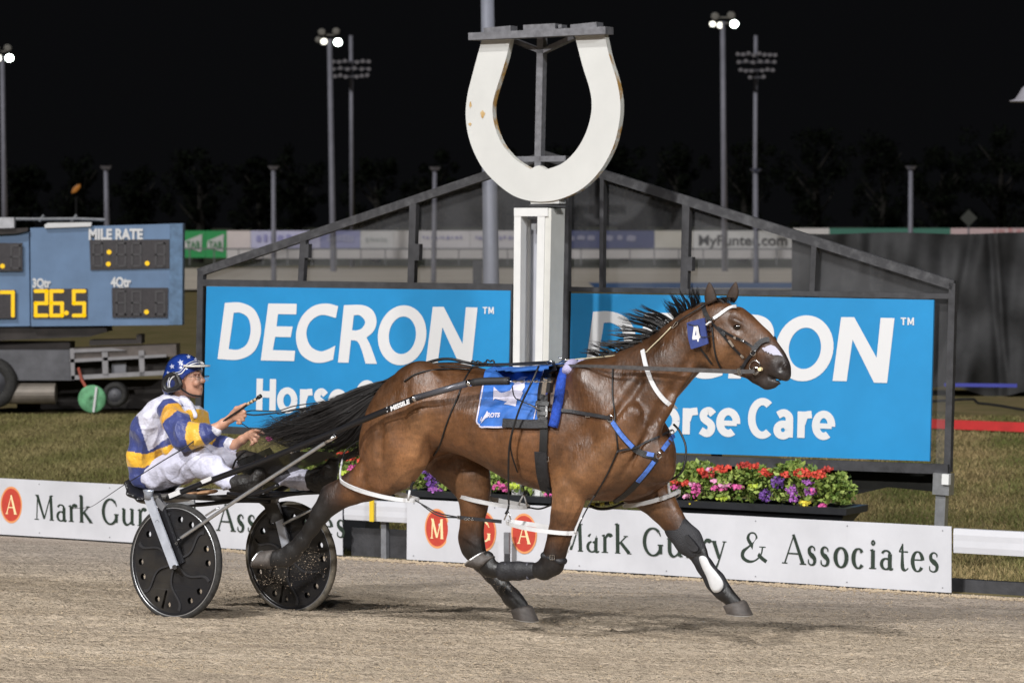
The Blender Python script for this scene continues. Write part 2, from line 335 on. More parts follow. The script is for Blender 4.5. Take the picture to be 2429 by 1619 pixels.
# ============================================================ RAIL BANNERS
def serif_glyph(ch):
    """strokes ((x,y),(width)) in a box 0..1 wide, 0 baseline, 1 cap height; x-height .66"""
    T = .115; t = .05; S = []
    def st(p, w): S.append((p, w))
    def serif(x, y, h=.11): S.append(([(x-h, y), (x+h, y)], [.035, .035]))
    X = .66
    def arc(cx, cy, rx, ry, a0, a1, n=14, thick=T, thin=t):
        pts = []; ws = []
        for i in range(n+1):
            a = math.radians(a0+(a1-a0)*i/n); pts.append((cx+rx*math.cos(a), cy+ry*math.sin(a)))
            ws.append(thin+(thick-thin)*abs(math.cos(a)))
        S.append((pts, ws))
    if ch == 'M':
        st([(.13, .02), (.17, .97)], [t, t]); st([(.16, .97), (.5, .05)], [T, T*.7]); st([(.5, .05), (.82, .97)], [t, t*.9]); st([(.83, .97), (.87, .02)], [T, T])
        serif(.13, .02); serif(.87, .02); st([(.06, .97), (.18, .97)], [.035]*2); st([(.82, .97), (.95, .97)], [.035]*2)
    elif ch == 'A':
        st([(.5, 1.0), (.13, .02)], [t*.6, t]); st([(.48, 1.02), (.86, .02)], [T*.75, T]); st([(.25, .36), (.72, .36)], [t*.9, t*.9]); serif(.13, .02); serif(.86, .02, .13)
    elif ch == 'G':
        arc(.5, .49, .41, .48, 48, 332, 26); st([(.79, .84), (.86, .70)], [t, t*.6]); st([(.85, .38), (.85, .08)], [T, T]); serif(.85, .39, .13)
    elif ch == 'a':
        arc(.42, .47, .30, .17, 20, 155, 10, T*.8, t); st([(.70, .53), (.70, .10), (.80, .02), (.95, .05)], [T*1.2, T*1.2, T*.8, t*.6]); arc(.42, .19, .32, .18, 60, 330, 16, T, t)
        st([(.7, .40), (.45, .35)], [t, t])
    elif ch == 'r':
        st([(.35, .02), (.35, .60)], [T*1.15, T*1.15]); st([(.12, .60), (.35, .64)], [t, t]); st([(.38, .50), (.58, .64), (.80, .63), (.88, .58)], [t, T, T*1.3, T]); serif(.35, .02, .26)
    elif ch == 'k':
        st([(.22, .02), (.22, 1.05)], [T*1.2]*2); st([(.06, 1.03), (.24, 1.06)], [t, t]); st([(.25, .32), (.72, .62)], [t, t]); st([(.40, .40), (.90, .03)], [T, T*1.1]); serif(.22, .02, .16); serif(.9, .02, .13); serif(.7, .63, .13)
    elif ch == 'u':
        st([(.20, .62), (.20, .20), (.32, .05), (.50, .03), (.74, .17)], [T*1.2, T*1.2, T, t*1.2, t]); st([(.76, .64), (.76, .04)], [T*1.2]*2); st([(.06, .63), (.22, .63)], [t]*2); st([(.6, .63), (.78, .63)], [t]*2); st([(.76, .03), (.94, .05)], [t]*2)
    elif ch == 'y':
        st([(.16, .63), (.52, .04)], [T*1.2, T]); st([(.84, .63), (.45, -.12), (.24, -.30), (.08, -.27)], [t, t*1.1, T, T]); serif(.16, .63, .16); serif(.84, .63, .13)
    elif ch == '&':
        st([(.97, .02), (.72, .20), (.42, .56), (.28, .80), (.36, .97), (.52, .98), (.60, .84), (.52, .68), (.30, .50), (.10, .32), (.10, .12), (.30, .0), (.55, .04), (.76, .25), (.82, .50)], [T, T, T, T*.9, t*1.1, t, t*1.3, t, t*1.2, T, T, T*.8, t, t, t])
        serif(.82, .52, .12)
    elif ch == 's':
        st([(.80, .50), (.78, .60), (.5, .65), (.27, .56), (.30, .42), (.55, .33), (.80, .22), (.76, .07), (.5, .01), (.20, .06), (.17, .20)], [t*.6, t, t, T*.9, T*1.1, T*1.5, T*1.1, T*.8, t, t, t*.6])
    elif ch == 'o': arc(.5, .325, .38, .33, 0, 360, 26, T*1.25, t)
    elif ch == 'c': arc(.54, .325, .38, .33, 50, 320, 20, T*1.25, t); st([(.74, .58), (.82, .53)], [T, T])
    elif ch == 'e': arc(.52, .325, .38, .33, 8, 325, 22, T*1.2, t); st([(.18, .38), (.88, .38)], [t, t])
    elif ch == 'i': st([(.5, .02), (.5, .63)], [T*1.15]*2); st([(.18, .62), (.55, .65)], [t]*2); serif(.5, .02, .42); st([(.32, .88), (.5, .95), (.68, .88), (.5, .81), (.32, .88)], [.06]*5)
    elif ch == 't': st([(.42, .90), (.42, .18), (.55, .03), (.75, .02), (.94, .09)], [t, T*1.1, T, t, t*.7]); st([(.12, .63), (.9, .63)], [t, t]); st([(.14, .63), (.42, .86)], [t, t])
    return S
def stroke_mesh(mb, pts, ws, fn, lay, asp=None):
    if 3 <= len(pts) < 16:      # round the corners of short strokes
        P = [pts[0]]+list(pts)+[pts[-1]]; o = []; W = []
        for i in range(1, len(P)-2):
            for k in range(5):
                t = k/5; o.append(tuple(.5*(2*P[i][j]+(P[i+1][j]-P[i-1][j])*t+(2*P[i-1][j]-5*P[i][j]+4*P[i+1][j]-P[i+2][j])*t*t+(3*P[i][j]-P[i-1][j]-3*P[i+1][j]+P[i+2][j])*t**3) for j in (0, 1))); W.append(ws[i-1]*(1-t)+ws[i]*t)
        pts = o+[pts[-1]]; ws = W+[ws[-1]]
    N = len(pts); L = []; Rr = []
    for i in range(N):
        x0, y0 = pts[max(i-1, 0)]; x1, y1 = pts[min(i+1, N-1)]; dx, dy = x1-x0, y1-y0
        if asp: dx /= asp[0]; dy /= asp[1]
        l = math.hypot(dx, dy) or 1; nx, ny = -dy/l*ws[i]/2, dx/l*ws[i]/2
        if asp: nx *= asp[0]*.48; ny *= asp[1]*.48
        L.append(fn(pts[i][0]+nx, pts[i][1]+ny, lay)); Rr.append(fn(pts[i][0]-nx, pts[i][1]-ny, lay))
    mb.add(L+Rr, [(i, i+1, N+i+1, N+i) for i in range(N-1)])
QR = 20.0
LAY = {'M': (1327, 1385), 'a': (1391, 1423), 'r': (1424, 1454), 'k': (1456, 1496), 'G': (1524, 1574), 'u': (1580, 1622), 'r2': (1625, 1655), 'r3': (1656, 1689), 'y': (1687, 1724),
       '&': (1756, 1820), 'A': (1854, 1914), 's': (1915, 1938), 's2': (1945, 1970), 'o': (1979, 2014), 'c': (2021, 2052), 'i': (2062, 2082), 'a2': (2089, 2122), 't': (2130, 2157), 'e': (2161, 2192), 's3': (2201, 2228)}
P_BR = QP(2256, 1405, QR); P_TR = QP(2261, 1248, QR); P_BL = QP(965, 1327, QR); P_TL = QP(965, 1187, QR)
aR, zB = w2loc(P_BR)[0], P_BR.z; zT = P_TR.z
def a_of(u, v=1340): return w2loc(QP(u, v, QR))[0]
def banner(name, a0, a1, zb, zt, shift, letters, logos, label, tilt=0.):
    root = thing(name, label, 'banner', TV*((a0+a1)/2)+PV*QR+Vector((0, 0, zb)), 'sponsor banners along the rail')
    n = 40; mb = MB(); rings = []
    def pt(a, z, d):        # slightly wavy board
        wv = .006*math.sin(a*2.3)+.004*math.sin(a*5.1+z*6)
        return TV*a+PV*(QR+wv-d)+Vector((0, 0, z))
    for i in range(n+1):
        a = a0+(a1-a0)*i/n; rings.append([pt(a, zb, 0), pt(a, zt, 0), pt(a, zt, -.008), pt(a, zb, -.008)])
    mb.loft(rings).build('board', M['banner'], root)
    tx = MB(); capz = .197; k = 0
    for key, (u0, u1) in LAY.items():
        if key not in letters and letters != 'all': continue
        g0 = a_of(u0)+shift; g1 = a_of(u1)+shift
        if g1 < a0 or g0 > a1-.01: continue
        for pts, ws in serif_glyph(key[0]):
            k += 1; wr = (g1-g0); asp = capz/wr
            def fn(x, y, lay, g0=g0, wr=wr): return pt(g0+x*wr, zb+.130+y*capz, .0035+.00015*(lay % 9))
            # keep stroke width isotropic in metres
            N = len(pts); P2 = [(g0+x*wr, zb+.130+y*capz) for x, y in pts]; W2 = [w_*capz*(1.18 if key[0] in 'MAG&' else 1.02) for w_ in ws]
            if key[0] in 'riask': W2 = [w_*capz*1.05 for w_ in ws]
            stroke_mesh(tx, P2, W2, lambda x, y, lay: pt(x, y, .0035+.00015*(lay % 9)), k)
    tx.build('lettering', M['ink'], root)
    for (ch, uc, rw) in logos:
        c0 = a_of(uc)+shift; rz = .143; lg = MB(); lg2 = MB(); zc = zb+.235
        for mbx, rr, d in ((lg2, 1.0, .003), (lg, .89, .0036)):
            mbx.add([pt(c0+math.cos(x)*rw*rr, zc+math.sin(x)*rz*rr, d) for x in [2*math.pi*i/40 for i in range(40)]], [tuple(range(40))])
        e = lg2.build('logo_ring', M['logo_ring'], root); f = lg.build('logo_disc', M['logo_red'], root); tl = MB(); kk = 0
        for pts, ws in serif_glyph(ch):
            kk += 1; h = .145; wr = .115
            stroke_mesh(tl, [(c0-wr/2+x*wr, zc-h/2+y*h) for x, y in pts], [w_*h*1.25 for w_ in ws], lambda x, y, lay: pt(x, y, .0046+.00015*lay), kk)
        tl.build('logo_letter', M['cream'], f)
    sc_ = MB()
    for i in range(7):
        a = a0+.06+(a1-a0-.12)*i/6
        for z in (zb+.03, zt-.03): sc_.tube([pt(a, z, .001), pt(a, z, .005)], .004, 8)
    sc_.build('screws', M['grey'], root)
    return root
M['banner'] = mat('banner_white', (.56, .565, .60), .42, var=.07, vscale=2.2, detail=5, bump=.04, bscale=6, col2=None)
M['ink'] = mat('banner_ink', (.018, .032, .022), .5); M['logo_red'] = mat('logo_red', (.50, .055, .035), .5, var=.08, vscale=20); M['logo_ring'] = mat('logo_ring', (.72, .30, .12), .5); M['cream'] = mat('logo_cream', (.85, .68, .38), .5)
a_l = a_of(965, 1327)
banner('rail_banner', a_l, aR, zB, zT, 0., 'all', [('M', 1037, .104), ('G', 1150, .10), ('A', 1245, .104)], 'white sponsor banner behind the horse with three red round logos M G A')
aLR = w2loc(QP(811, 1318, QR))[0]
SH = a_of(262, 1240)-a_of(1548, 1340)
banner('rail_banner', aLR-(aR-a_l), aLR, zB, zT, SH, 'all', [('A', 1262, .104)], 'white sponsor banner at left behind the sulky wheels')
# white running rail with posts
def rail(a0, a1, z0, z1, label, posts):
    root = thing('running_rail', label, 'rail', TV*a0+PV*(QR+.03)+Vector((0, 0, zB)), 'white running rails of the track')
    mb = MB(); zc = (z0+z1)/2; h = (z1-z0)/2
    prof = [(-.02, -h), (.02, -h), (.024, 0), (.02, h), (-.02, h), (-.026, h*.5), (-.024, .02*h), (-.026, -h*.5)]
    mb.loft([[TV*a+PV*(QR+.045+x)+Vector((0, 0, zc+z)) for x, z in prof] for a in (a0, a1)]); mb.build('top_rail', M['banner'], root)
    for a in posts:
        p = TV*a+PV*(QR+.10); g = gz(p.x, p.y)-.05
        MB().box(*beam(Vector((p.x, p.y, g)), Vector((p.x, p.y, z1-.01)), .022, .022, TV)).build('rail_post', M['grey'], root)
    return root
zr1 = P_TR.z-.015; zr0 = QP(2300, 1313, QR).z
rail(aR+.006, aR+7, zr0, zr1, 'white plastic running rail at the right edge past the banner', [aR+1.3, aR+3.3])
rail(aLR+.006, a_l-.006, QP(850, 1234, QR).z, QP(850, 1186, QR).z, 'short white rail between the two sponsor banners', [a_of(896, 1280)])
# yellow strap on the rail
MB().box(*beam(QP(882, 1183, QR-.01), QP(882, 1236, QR-.01), .018, .006, TV)).build('yellow_band', mat('yellow_tape', (.72, .50, .02), .5))
o = bpy.data.objects['yellow_band']; tag(o, 'yellow tape band wrapped round the short white rail', 'tape')
# dark kerb drop behind rail on the right
k = MB(); k.box(TV*(aR+3.2)+PV*(QR+.22)+Vector((0, 0, zB+.01)), TV*3.4, PV*.03, Vector((0, 0, .06))); o = k.build('garden_edging', M['dgrey']); tag(o, 'low dark edging board under the white rail at right', 'edging')
k = MB(); c = (QP(815, 1300, QR+.12)+QP(965, 1310, QR+.12))/2; k.box(TV*((aLR+a_l)/2)+PV*(QR+.14)+Vector((0, 0, zB+.085)), TV*((a_l-aLR)/2), PV*.012, Vector((0, 0, .11))); o = k.build('dark_board', M['dgrey']); tag(o, 'dark board standing behind the gap between the banners', 'board')
# small marker peg in front of the banner, grey over black
root = thing('track_marker', 'small grey and black marker peg in front of the round A logo', 'marker', QP(1203, 1345, 19.9))
MB().box(*beam(QP(1203, 1312, 19.9), QP(1203, 1262, 19.9), .021, .012, TV)).build('grey_top', M['grey'], root)
MB().box(*beam(QP(1203, 1345, 19.9), QP(1203, 1312, 19.9), .019, .011, TV)).build('black_base', M['dgrey'], root)

# ============================================================ DECRON SIGNS
QS = 21.3
LQ = [(490, 679), (1211, 689), (1203, 1040), (483, 1008)]
RQ = [(1355, 695), (2215, 711), (2205, 1093), (1347, 1065)]
def quadmap(Q, q, d=0.):
    def fn(s, t):
        u = (1-s)*(1-t)*Q[0][0]+s*(1-t)*Q[1][0]+s*t*Q[2][0]+(1-s)*t*Q[3][0]
        v = (1-s)*(1-t)*Q[0][1]+s*(1-t)*Q[1][1]+s*t*Q[2][1]+(1-s)*t*Q[3][1]
        return QP(u, v, q)-PV*d
    return fn
def to_st(x, y):    # crop trace coords -> unit coords on the left sign
    u = 480+x/3.0558; v = 640+y/3.0558
    t = (v-(679+(u-490)*.0139))/((1008+(u-483)*.0444)-(679+(u-490)*.0139)); l = 490-7*t; r_ = 1211-8*t
    return ((u-l)/(r_-l), t)
def el(cx, cy, rx, ry, n=40, sh=0.): return [(cx+rx*math.cos(2*math.pi*i/n)-sh*ry*math.sin(2*math.pi*i/n), cy+ry*math.sin(2*math.pi*i/n)) for i in range(n)]
DEC = [
 [outline([(165, 238), (285, 238, 1), (385, 295, 1), (428, 430, 1), (385, 580, 1), (270, 648, 1), (112, 645)]), outline([(230, 310), (280, 311, 1), (335, 350, 1), (352, 440, 1), (325, 535, 1), (262, 576, 1), (193, 573)])],
 [[(480, 243), (687, 245), (683, 322), (550, 320), (540, 408), (657, 410), (643, 487), (530, 485), (513, 580), (675, 585), (668, 660), (425, 655)]],
 [outline([(987, 262), (900, 243, 1), (800, 265, 1), (715, 350, 1), (680, 480, 1), (710, 600, 1), (790, 662, 1), (870, 672, 1), (950, 650), (966, 548), (900, 580, 1), (850, 588, 1), (785, 550, 1), (756, 460, 1), (785, 375, 1), (865, 326, 1), (970, 348)])],
 [outline([(1028, 255), (1165, 255, 1), (1238, 295, 1), (1265, 370, 1), (1245, 440, 1), (1192, 490), (1215, 535, 1), (1240, 600, 1), (1268, 680), (1185, 678), (1155, 575, 1), (1125, 518, 1), (1080, 508), (1062, 672), (985, 670)]), outline([(1100, 328), (1145, 330, 1), (1182, 375, 1), (1158, 422, 1), (1120, 437, 1), (1088, 437)])],
 [el(1450, 473, 176, 217, sh=.06), el(1452, 473, 98, 136, sh=.06)],
 [[(1672, 267), (1752, 267), (1888, 535), (1912, 270), (1997, 272), (1952, 702), (1872, 700), (1742, 415), (1706, 690), (1620, 688)]],
 [[(2034, 268), (2068, 268), (2068, 277), (2056, 277), (2055, 318), (2046, 318), (2046, 277), (2034, 277)]],
 [[(2076, 268), (2086, 268), (2095, 298), (2105, 268), (2115, 268), (2115, 319), (2106, 319), (2106, 290), (2099, 312), (2092, 312), (2085, 290), (2084, 318), (2075, 318)]]]
def sans_glyph(ch):
    S = []; w = .24
    def arc(cx, cy, rx, ry, a0, a1, n=22): S.append(([(cx+rx*math.cos(math.radians(a0+(a1-a0)*i/n)), cy+ry*math.sin(math.radians(a0+(a1-a0)*i/n))) for i in range(n+1)], [1]*(n+1)))
    if ch == 'H': S += [([(.13, 0), (.13, 1)], [1, 1]), ([(.87, 0), (.87, 1)], [1, 1]), ([(.13, .52), (.87, .52)], [1, 1])]
    if ch == 'o': arc(.5, .36, .37, .30, 0, 360, 30)
    if ch == 'r': S += [([(.2, 0), (.2, .72)], [1, 1]), ([(.24, .38), (.45, .60), (.95, .645)], [1, 1, 1])]
    if ch == 's': S += [([(.88, .57), (.6, .67), (.28, .60), (.28, .45), (.72, .30), (.76, .14), (.5, .04), (.08, .12)], [1]*8)]
    if ch == 'e': arc(.5, .36, .37, .30, -6, 306, 26); S.append(([(.14, .34), (.88, .34)], [.7, .7]))
    if ch == 'C': arc(.58, .5, .46, .46, 52, 308, 26)
    if ch == 'a': S += [([(.16, .60), (.48, .67), (.76, .58), (.80, .40), (.80, 0)], [1]*5)]; arc(.45, .20, .32, .16, 0, 360, 22)
    return S
def sponsor_sign(Q, label):
    root = thing('sponsor_sign', label, 'sign', QP(sum(p[0] for p in Q)/4, Q[2][1], QS), 'blue sponsor signs on the finish line screen')
    f0 = quadmap(Q, QS)
    mb = MB(); mb.slab([f0(0, 0), f0(1, 0), f0(1, 1), f0(0, 1)], PV*.02); mb.build('panel', M['signblue'], root)
    tx = MB(); fl = quadmap(Q, QS, .004)
    for loops in DEC: fill2d([[to_st(x, y) for x, y in l] for l in loops], fl, tx)
    tx.build('large_lettering', M['letter'], root)
    tx = MB(); Ls = (('H', .175, .234), ('o', .243, .306), ('r', .318, .359), ('s', .363, .405), ('e', .411, .473), ('C', .499, .563), ('a', .571, .621), ('r', .636, .674), ('e', .676, .735)); k = 0
    for ch, s0, s1 in Ls:
        for pts, ws in sans_glyph(ch):
            k += 1; stroke_mesh(tx, [(s0+x*(s1-s0), .880-y*.230) for x, y in pts], ws, lambda s_, t_, lay: quadmap(Q, QS, .004+.0002*(lay % 7))(s_, t_), k, asp=(.0435, .0435*2.2*1.02))
    tx.build('small_lettering', M['letter'], root)
    return root
sponsor_sign(LQ, 'blue sponsor sign at left behind the driver, all of its capitals in view')
sponsor_sign(RQ, 'blue sponsor sign at right partly hidden by the horse head')
# ---- gable screen: dark frame and mesh
SCALE = 1.0327
def D(x, y): return (x*SCALE, y*SCALE)
scr = thing('gable_screen', 'dark gable shaped mesh screen carrying the two blue signs', 'screen', QP(1330, 1080, QS+.1))
def fbar(name, p, q_, half, qd=QS+.03, dep=.025, m=None, parent=None):
    a = QP(*p, qd); b = QP(*q_, qd); d = (b-a).normalized(); sd = d.cross(PV).normalized()
    mb = MB(); mb.box((a+b)/2, (b-a)/2, sd*half, PV*dep); return mb.build(name, m or M['dgrey'], parent if parent is not None else scr)
M['frame2'] = mat('worn_frame', (.034, .034, .038), .6, col2=(.085, .085, .09), vscale=14, contrast=(.45, .75), bump=.1, bscale=60)
fbar('roof_beam', D(458, 626), D(1240, 362), .032, m=M['frame2']); fbar('roof_beam', D(1240, 354), D(2192, 655), .034, m=M['frame2'])
fbar('side_post', D(464, 622), D(458, 985), .028); fbar('side_post', D(2190, 650), D(2178, 1083), .024)
fbar('top_rail', D(470, 649), D(1180, 660), .026); fbar('top_rail', D(1308, 664), D(2182, 680), .018)
fbar('bottom_rail', D(462, 984), D(1180, 1022), .026, qd=QS-.002); fbar('bottom_rail', D(1308, 1046), D(2180, 1077), .034, qd=QS-.002)
for x0, y0, x1, y1, h in ((700, 545, 694, 648, .026), (952, 465, 947, 652, .03), (1298, 372, 1295, 1045, .045), (1579, 465, 1574, 664, .03), (1873, 560, 1868, 672, .02), (1386, 400, 1384, 664, .016), (1176, 660, 1168, 1020, .02)):
    fbar('upright', D(x0, y0), D(x1, y1), h, qd=QS+.032)
fbar('hinge_block', D(708, 560), D(707, 592), .02); fbar('hinge_block', D(962, 560), D(961, 598), .02); fbar('hinge_block', D(1588, 590), D(1587, 622), .02)
mm = mat('shade_mesh', (.12, .12, .125), .8, var=.15, vscale=3, alpha=.36, spec=.1)
mb = MB(); mq = QS+.09
mb.add([QP(*D(*p), mq) for p in ((466, 630), (1240, 364), (1240, 665), (466, 655))], [(0, 1, 2, 3)])
mb.add([QP(*D(*p), mq) for p in ((1240, 364), (2188, 655), (2180, 1078), (2135, 1078), (2135, 685), (1240, 667))], [(0, 1, 5), (1, 4, 5), (1, 2, 4), (2, 3, 4)])
mb.build('mesh_panel', mm, scr)
mb = MB(); mb.slab([QP(*D(*p), QS+.14) for p in ((1300, 1040), (2148, 1078), (2142, 1128), (2040, 1118), (1960, 1136), (1300, 1130))], PV*.01); mb.build('dark_underpanel', mat('underpanel_dark', (.012, .012, .010), .9, var=.4, vscale=6), scr)  # near-black sheet added to darken the area below the right sign
# sign legs
for (x0, y0, x1, y1, wd) in ((2166, 1086, 2160, 1212, .05),):
    a = QP(*D(x0, y0+14), QS); b = QP(*D(x1, y1+20), QS)
    MB().box(*beam(a, b, wd*.75, .03, TV)).build('support_post', M['alu'], scr)
    MB().box(*beam(QP(*D(2168, 1086), QS-.01), QP(*D(2166, 1135), QS-.01), .062, .045, TV)).build('clamp', M['alu'], scr)
    MB().box(*beam(QP(*D(2174, 1088), QS-.06), QP(*D(2173, 1112), QS-.06), .026, .02, TV)).build('bracket', M['whitep'], scr)
for u in (700, 1290, 1700):
    p = QP(u, 1060, QS+.06); MB().box(*beam(Vector((p.x, p.y, gz(p.x, p.y)-.05)), p, .03, .03, TV)).build('support_post', M['dgrey'], scr)

# ============================================================ FINISH POST AND HORSESHOE
QF = 20.45
fp = thing('finish_post', 'white boxed finish post between the two blue signs', 'post', QP(1262, 1260, QF))
pw = MB(); dd = .10
a_, b_ = QP(1228, 494, QF), QP(1222, 1180, QF); c_, d_ = QP(1308, 494, QF), QP(1296, 1180, QF)
x2 = .055/1.0
def col(p, q_, wd, dpt, off=0.):
    mbx = MB(); mbx.box(*beam(p+PV*off, q_+PV*off, wd, dpt, TV)); return mbx
w_in = TV*.028
col(a_+w_in, b_+w_in, .028, .05).build('left_face', M['whitep'], fp)
col(QP(1292, 494, QF), QP(1280, 1180, QF), .030, .05).build('right_face', M['whitep'], fp)
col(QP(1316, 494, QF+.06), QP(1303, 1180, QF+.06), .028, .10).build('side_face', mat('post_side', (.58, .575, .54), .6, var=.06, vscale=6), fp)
MB().box(*beam(QP(1228, 503, QF)-PV*.002, QP(1308, 503, QF)-PV*.002, .03, .052, Vector((0, 0, 1)))).build('top_face', M['whitep'], fp)
col(QP(1262, 520, QF+.14), QP(1252, 1180, QF+.14), .11, .01).build('back_plate', mat('post_grey', (.42, .43, .48), .5, var=.08, vscale=4), fp)
col(QP(1256, 520, QF+.12), QP(1247, 1180, QF+.12), .012, .008).build('inner_rib', M['whitep'], fp)
MB().box(*beam(QP(1270, 530, QF+.08), QP(1270, 545, QF+.08), .022, .02, TV)).build('catch', M['alu'], fp)
hs = thing('horseshoe_sign', 'giant white horseshoe emblem on top of the finish post', 'sign', QP(1290, 478, QF))
def H6(x, y): return (1050+x/3.136, y/3.136)
shoe = outline([(290, 300), (505, 290), (470, 440, 1), (420, 600, 1), (383, 720, 1), (370, 810, 1), (385, 930, 1), (440, 1070, 1), (540, 1185, 1), (655, 1258), (712, 1232, 1), (770, 1262), (890, 1215, 1), (990, 1120, 1), (1060, 1000, 1), (1100, 870, 1), (1108, 760, 1), (1090, 650, 1), (1040, 490, 1), (982, 265), (1205, 258), (1240, 420, 1), (1300, 620, 1), (1322, 780, 1), (1310, 930, 1), (1265, 1100, 1), (1170, 1270, 1), (1040, 1400, 1), (880, 1478, 1), (720, 1500, 1), (560, 1470, 1), (420, 1380, 1), (290, 1240, 1), (205, 1060, 1), (172, 880, 1), (182, 720, 1), (220, 560, 1)], 5)
mb = MB(); QH = QF-.05; front = [H6(x, y) for x, y in shoe]; n = len(front)
tri = geometry.tessellate_polygon([[Vector((x, y, 0)) for x, y in front]])
F_ = [QP(u, v, QH) for u, v in front]
mb.add(F_+[p+PV*.055 for p in F_], [tuple(t) for t in tri]+[tuple(i+n for i in t) for t in tri])
m_sh = mat('horseshoe_white', (.58, .58, .56), .5, var=.04, vscale=3)
nt = m_sh.node_tree
mb.build('shoe', m_sh, hs)
MB().add(F_+[p+PV*.055 for p in F_], [(k, (k+1) % n, n+(k+1) % n, n+k) for k in range(n)]).build('rim', mat('shoe_edge', (.60, .60, .56), .6, col2=(.42, .24, .07), vscale=7, contrast=(.5, .62)), hs)
rs = MB()
for (x, y, rx, ry) in ((298, 850, 17, 26), (205, 925, 12, 11), (208, 780, 8, 22)):
    pts = [H6(x+rx*math.cos(t)*(1+.25*math.sin(3*t+x)), y+ry*math.sin(t)*(1+.2*math.sin(4*t+y))) for t in [2*math.pi*i/18 for i in range(18)]]
    inside = [p for p in pts]
    if x > 250: rs.add([QP(u, v, QH)-PV*.003 for u, v in inside], [tuple(range(18))])
    else:
        pts = [(max(u, 1050+(180 if y < 1000 else 178+abs(y-1000)*.32)/3.136), v) for u, v in pts]
        rs.add([QP(u, v, QH)-PV*.003 for u, v in pts], [tuple(range(18))])
rs.build('rust_patch', mat('rust', (.42, .24, .06), .8, col2=(.62, .50, .32), vscale=30), hs)
def hbar(name, p, q_, half, dep=.03, qd=QF+.09, m=None): return fbar(name, H6(*p), H6(*q_), half, qd, dep, m or M['steel'], hs)
M['steel'] = mat('galvanised', (.17, .17, .185), .55, .3, var=.25, vscale=20)
hbar('backing_pole', (740, 280), (720, 1240), .026); hbar('backing_brace', (500, 290), (745, 385), .017); hbar('backing_brace', (985, 275), (745, 385), .017)
hbar('crossbar', (560, 1185), (930, 1180), .02)
hbar('light_batten', (222, 275), (1240, 228), .026, .06, QH-.02); hbar('light_fitting', (330, 232), (530, 215), .02, .05, QH-.02); hbar('light_fitting', (625, 210), (860, 198), .02, .05, QH-.02); hbar('light_fitting', (975, 208), (1170, 188), .02, .05, QH-.02); hbar('cable_clip', (880, 200), (905, 198), .012, .04, QH-.02)
hbar('mount_plate', (680, 1505), (890, 1500), .013, .05, QF+.02, M['whitep']); hbar('neck_joint', (670, 1525), (940, 1535), .006, .05, QF+.02, M['dgrey'])

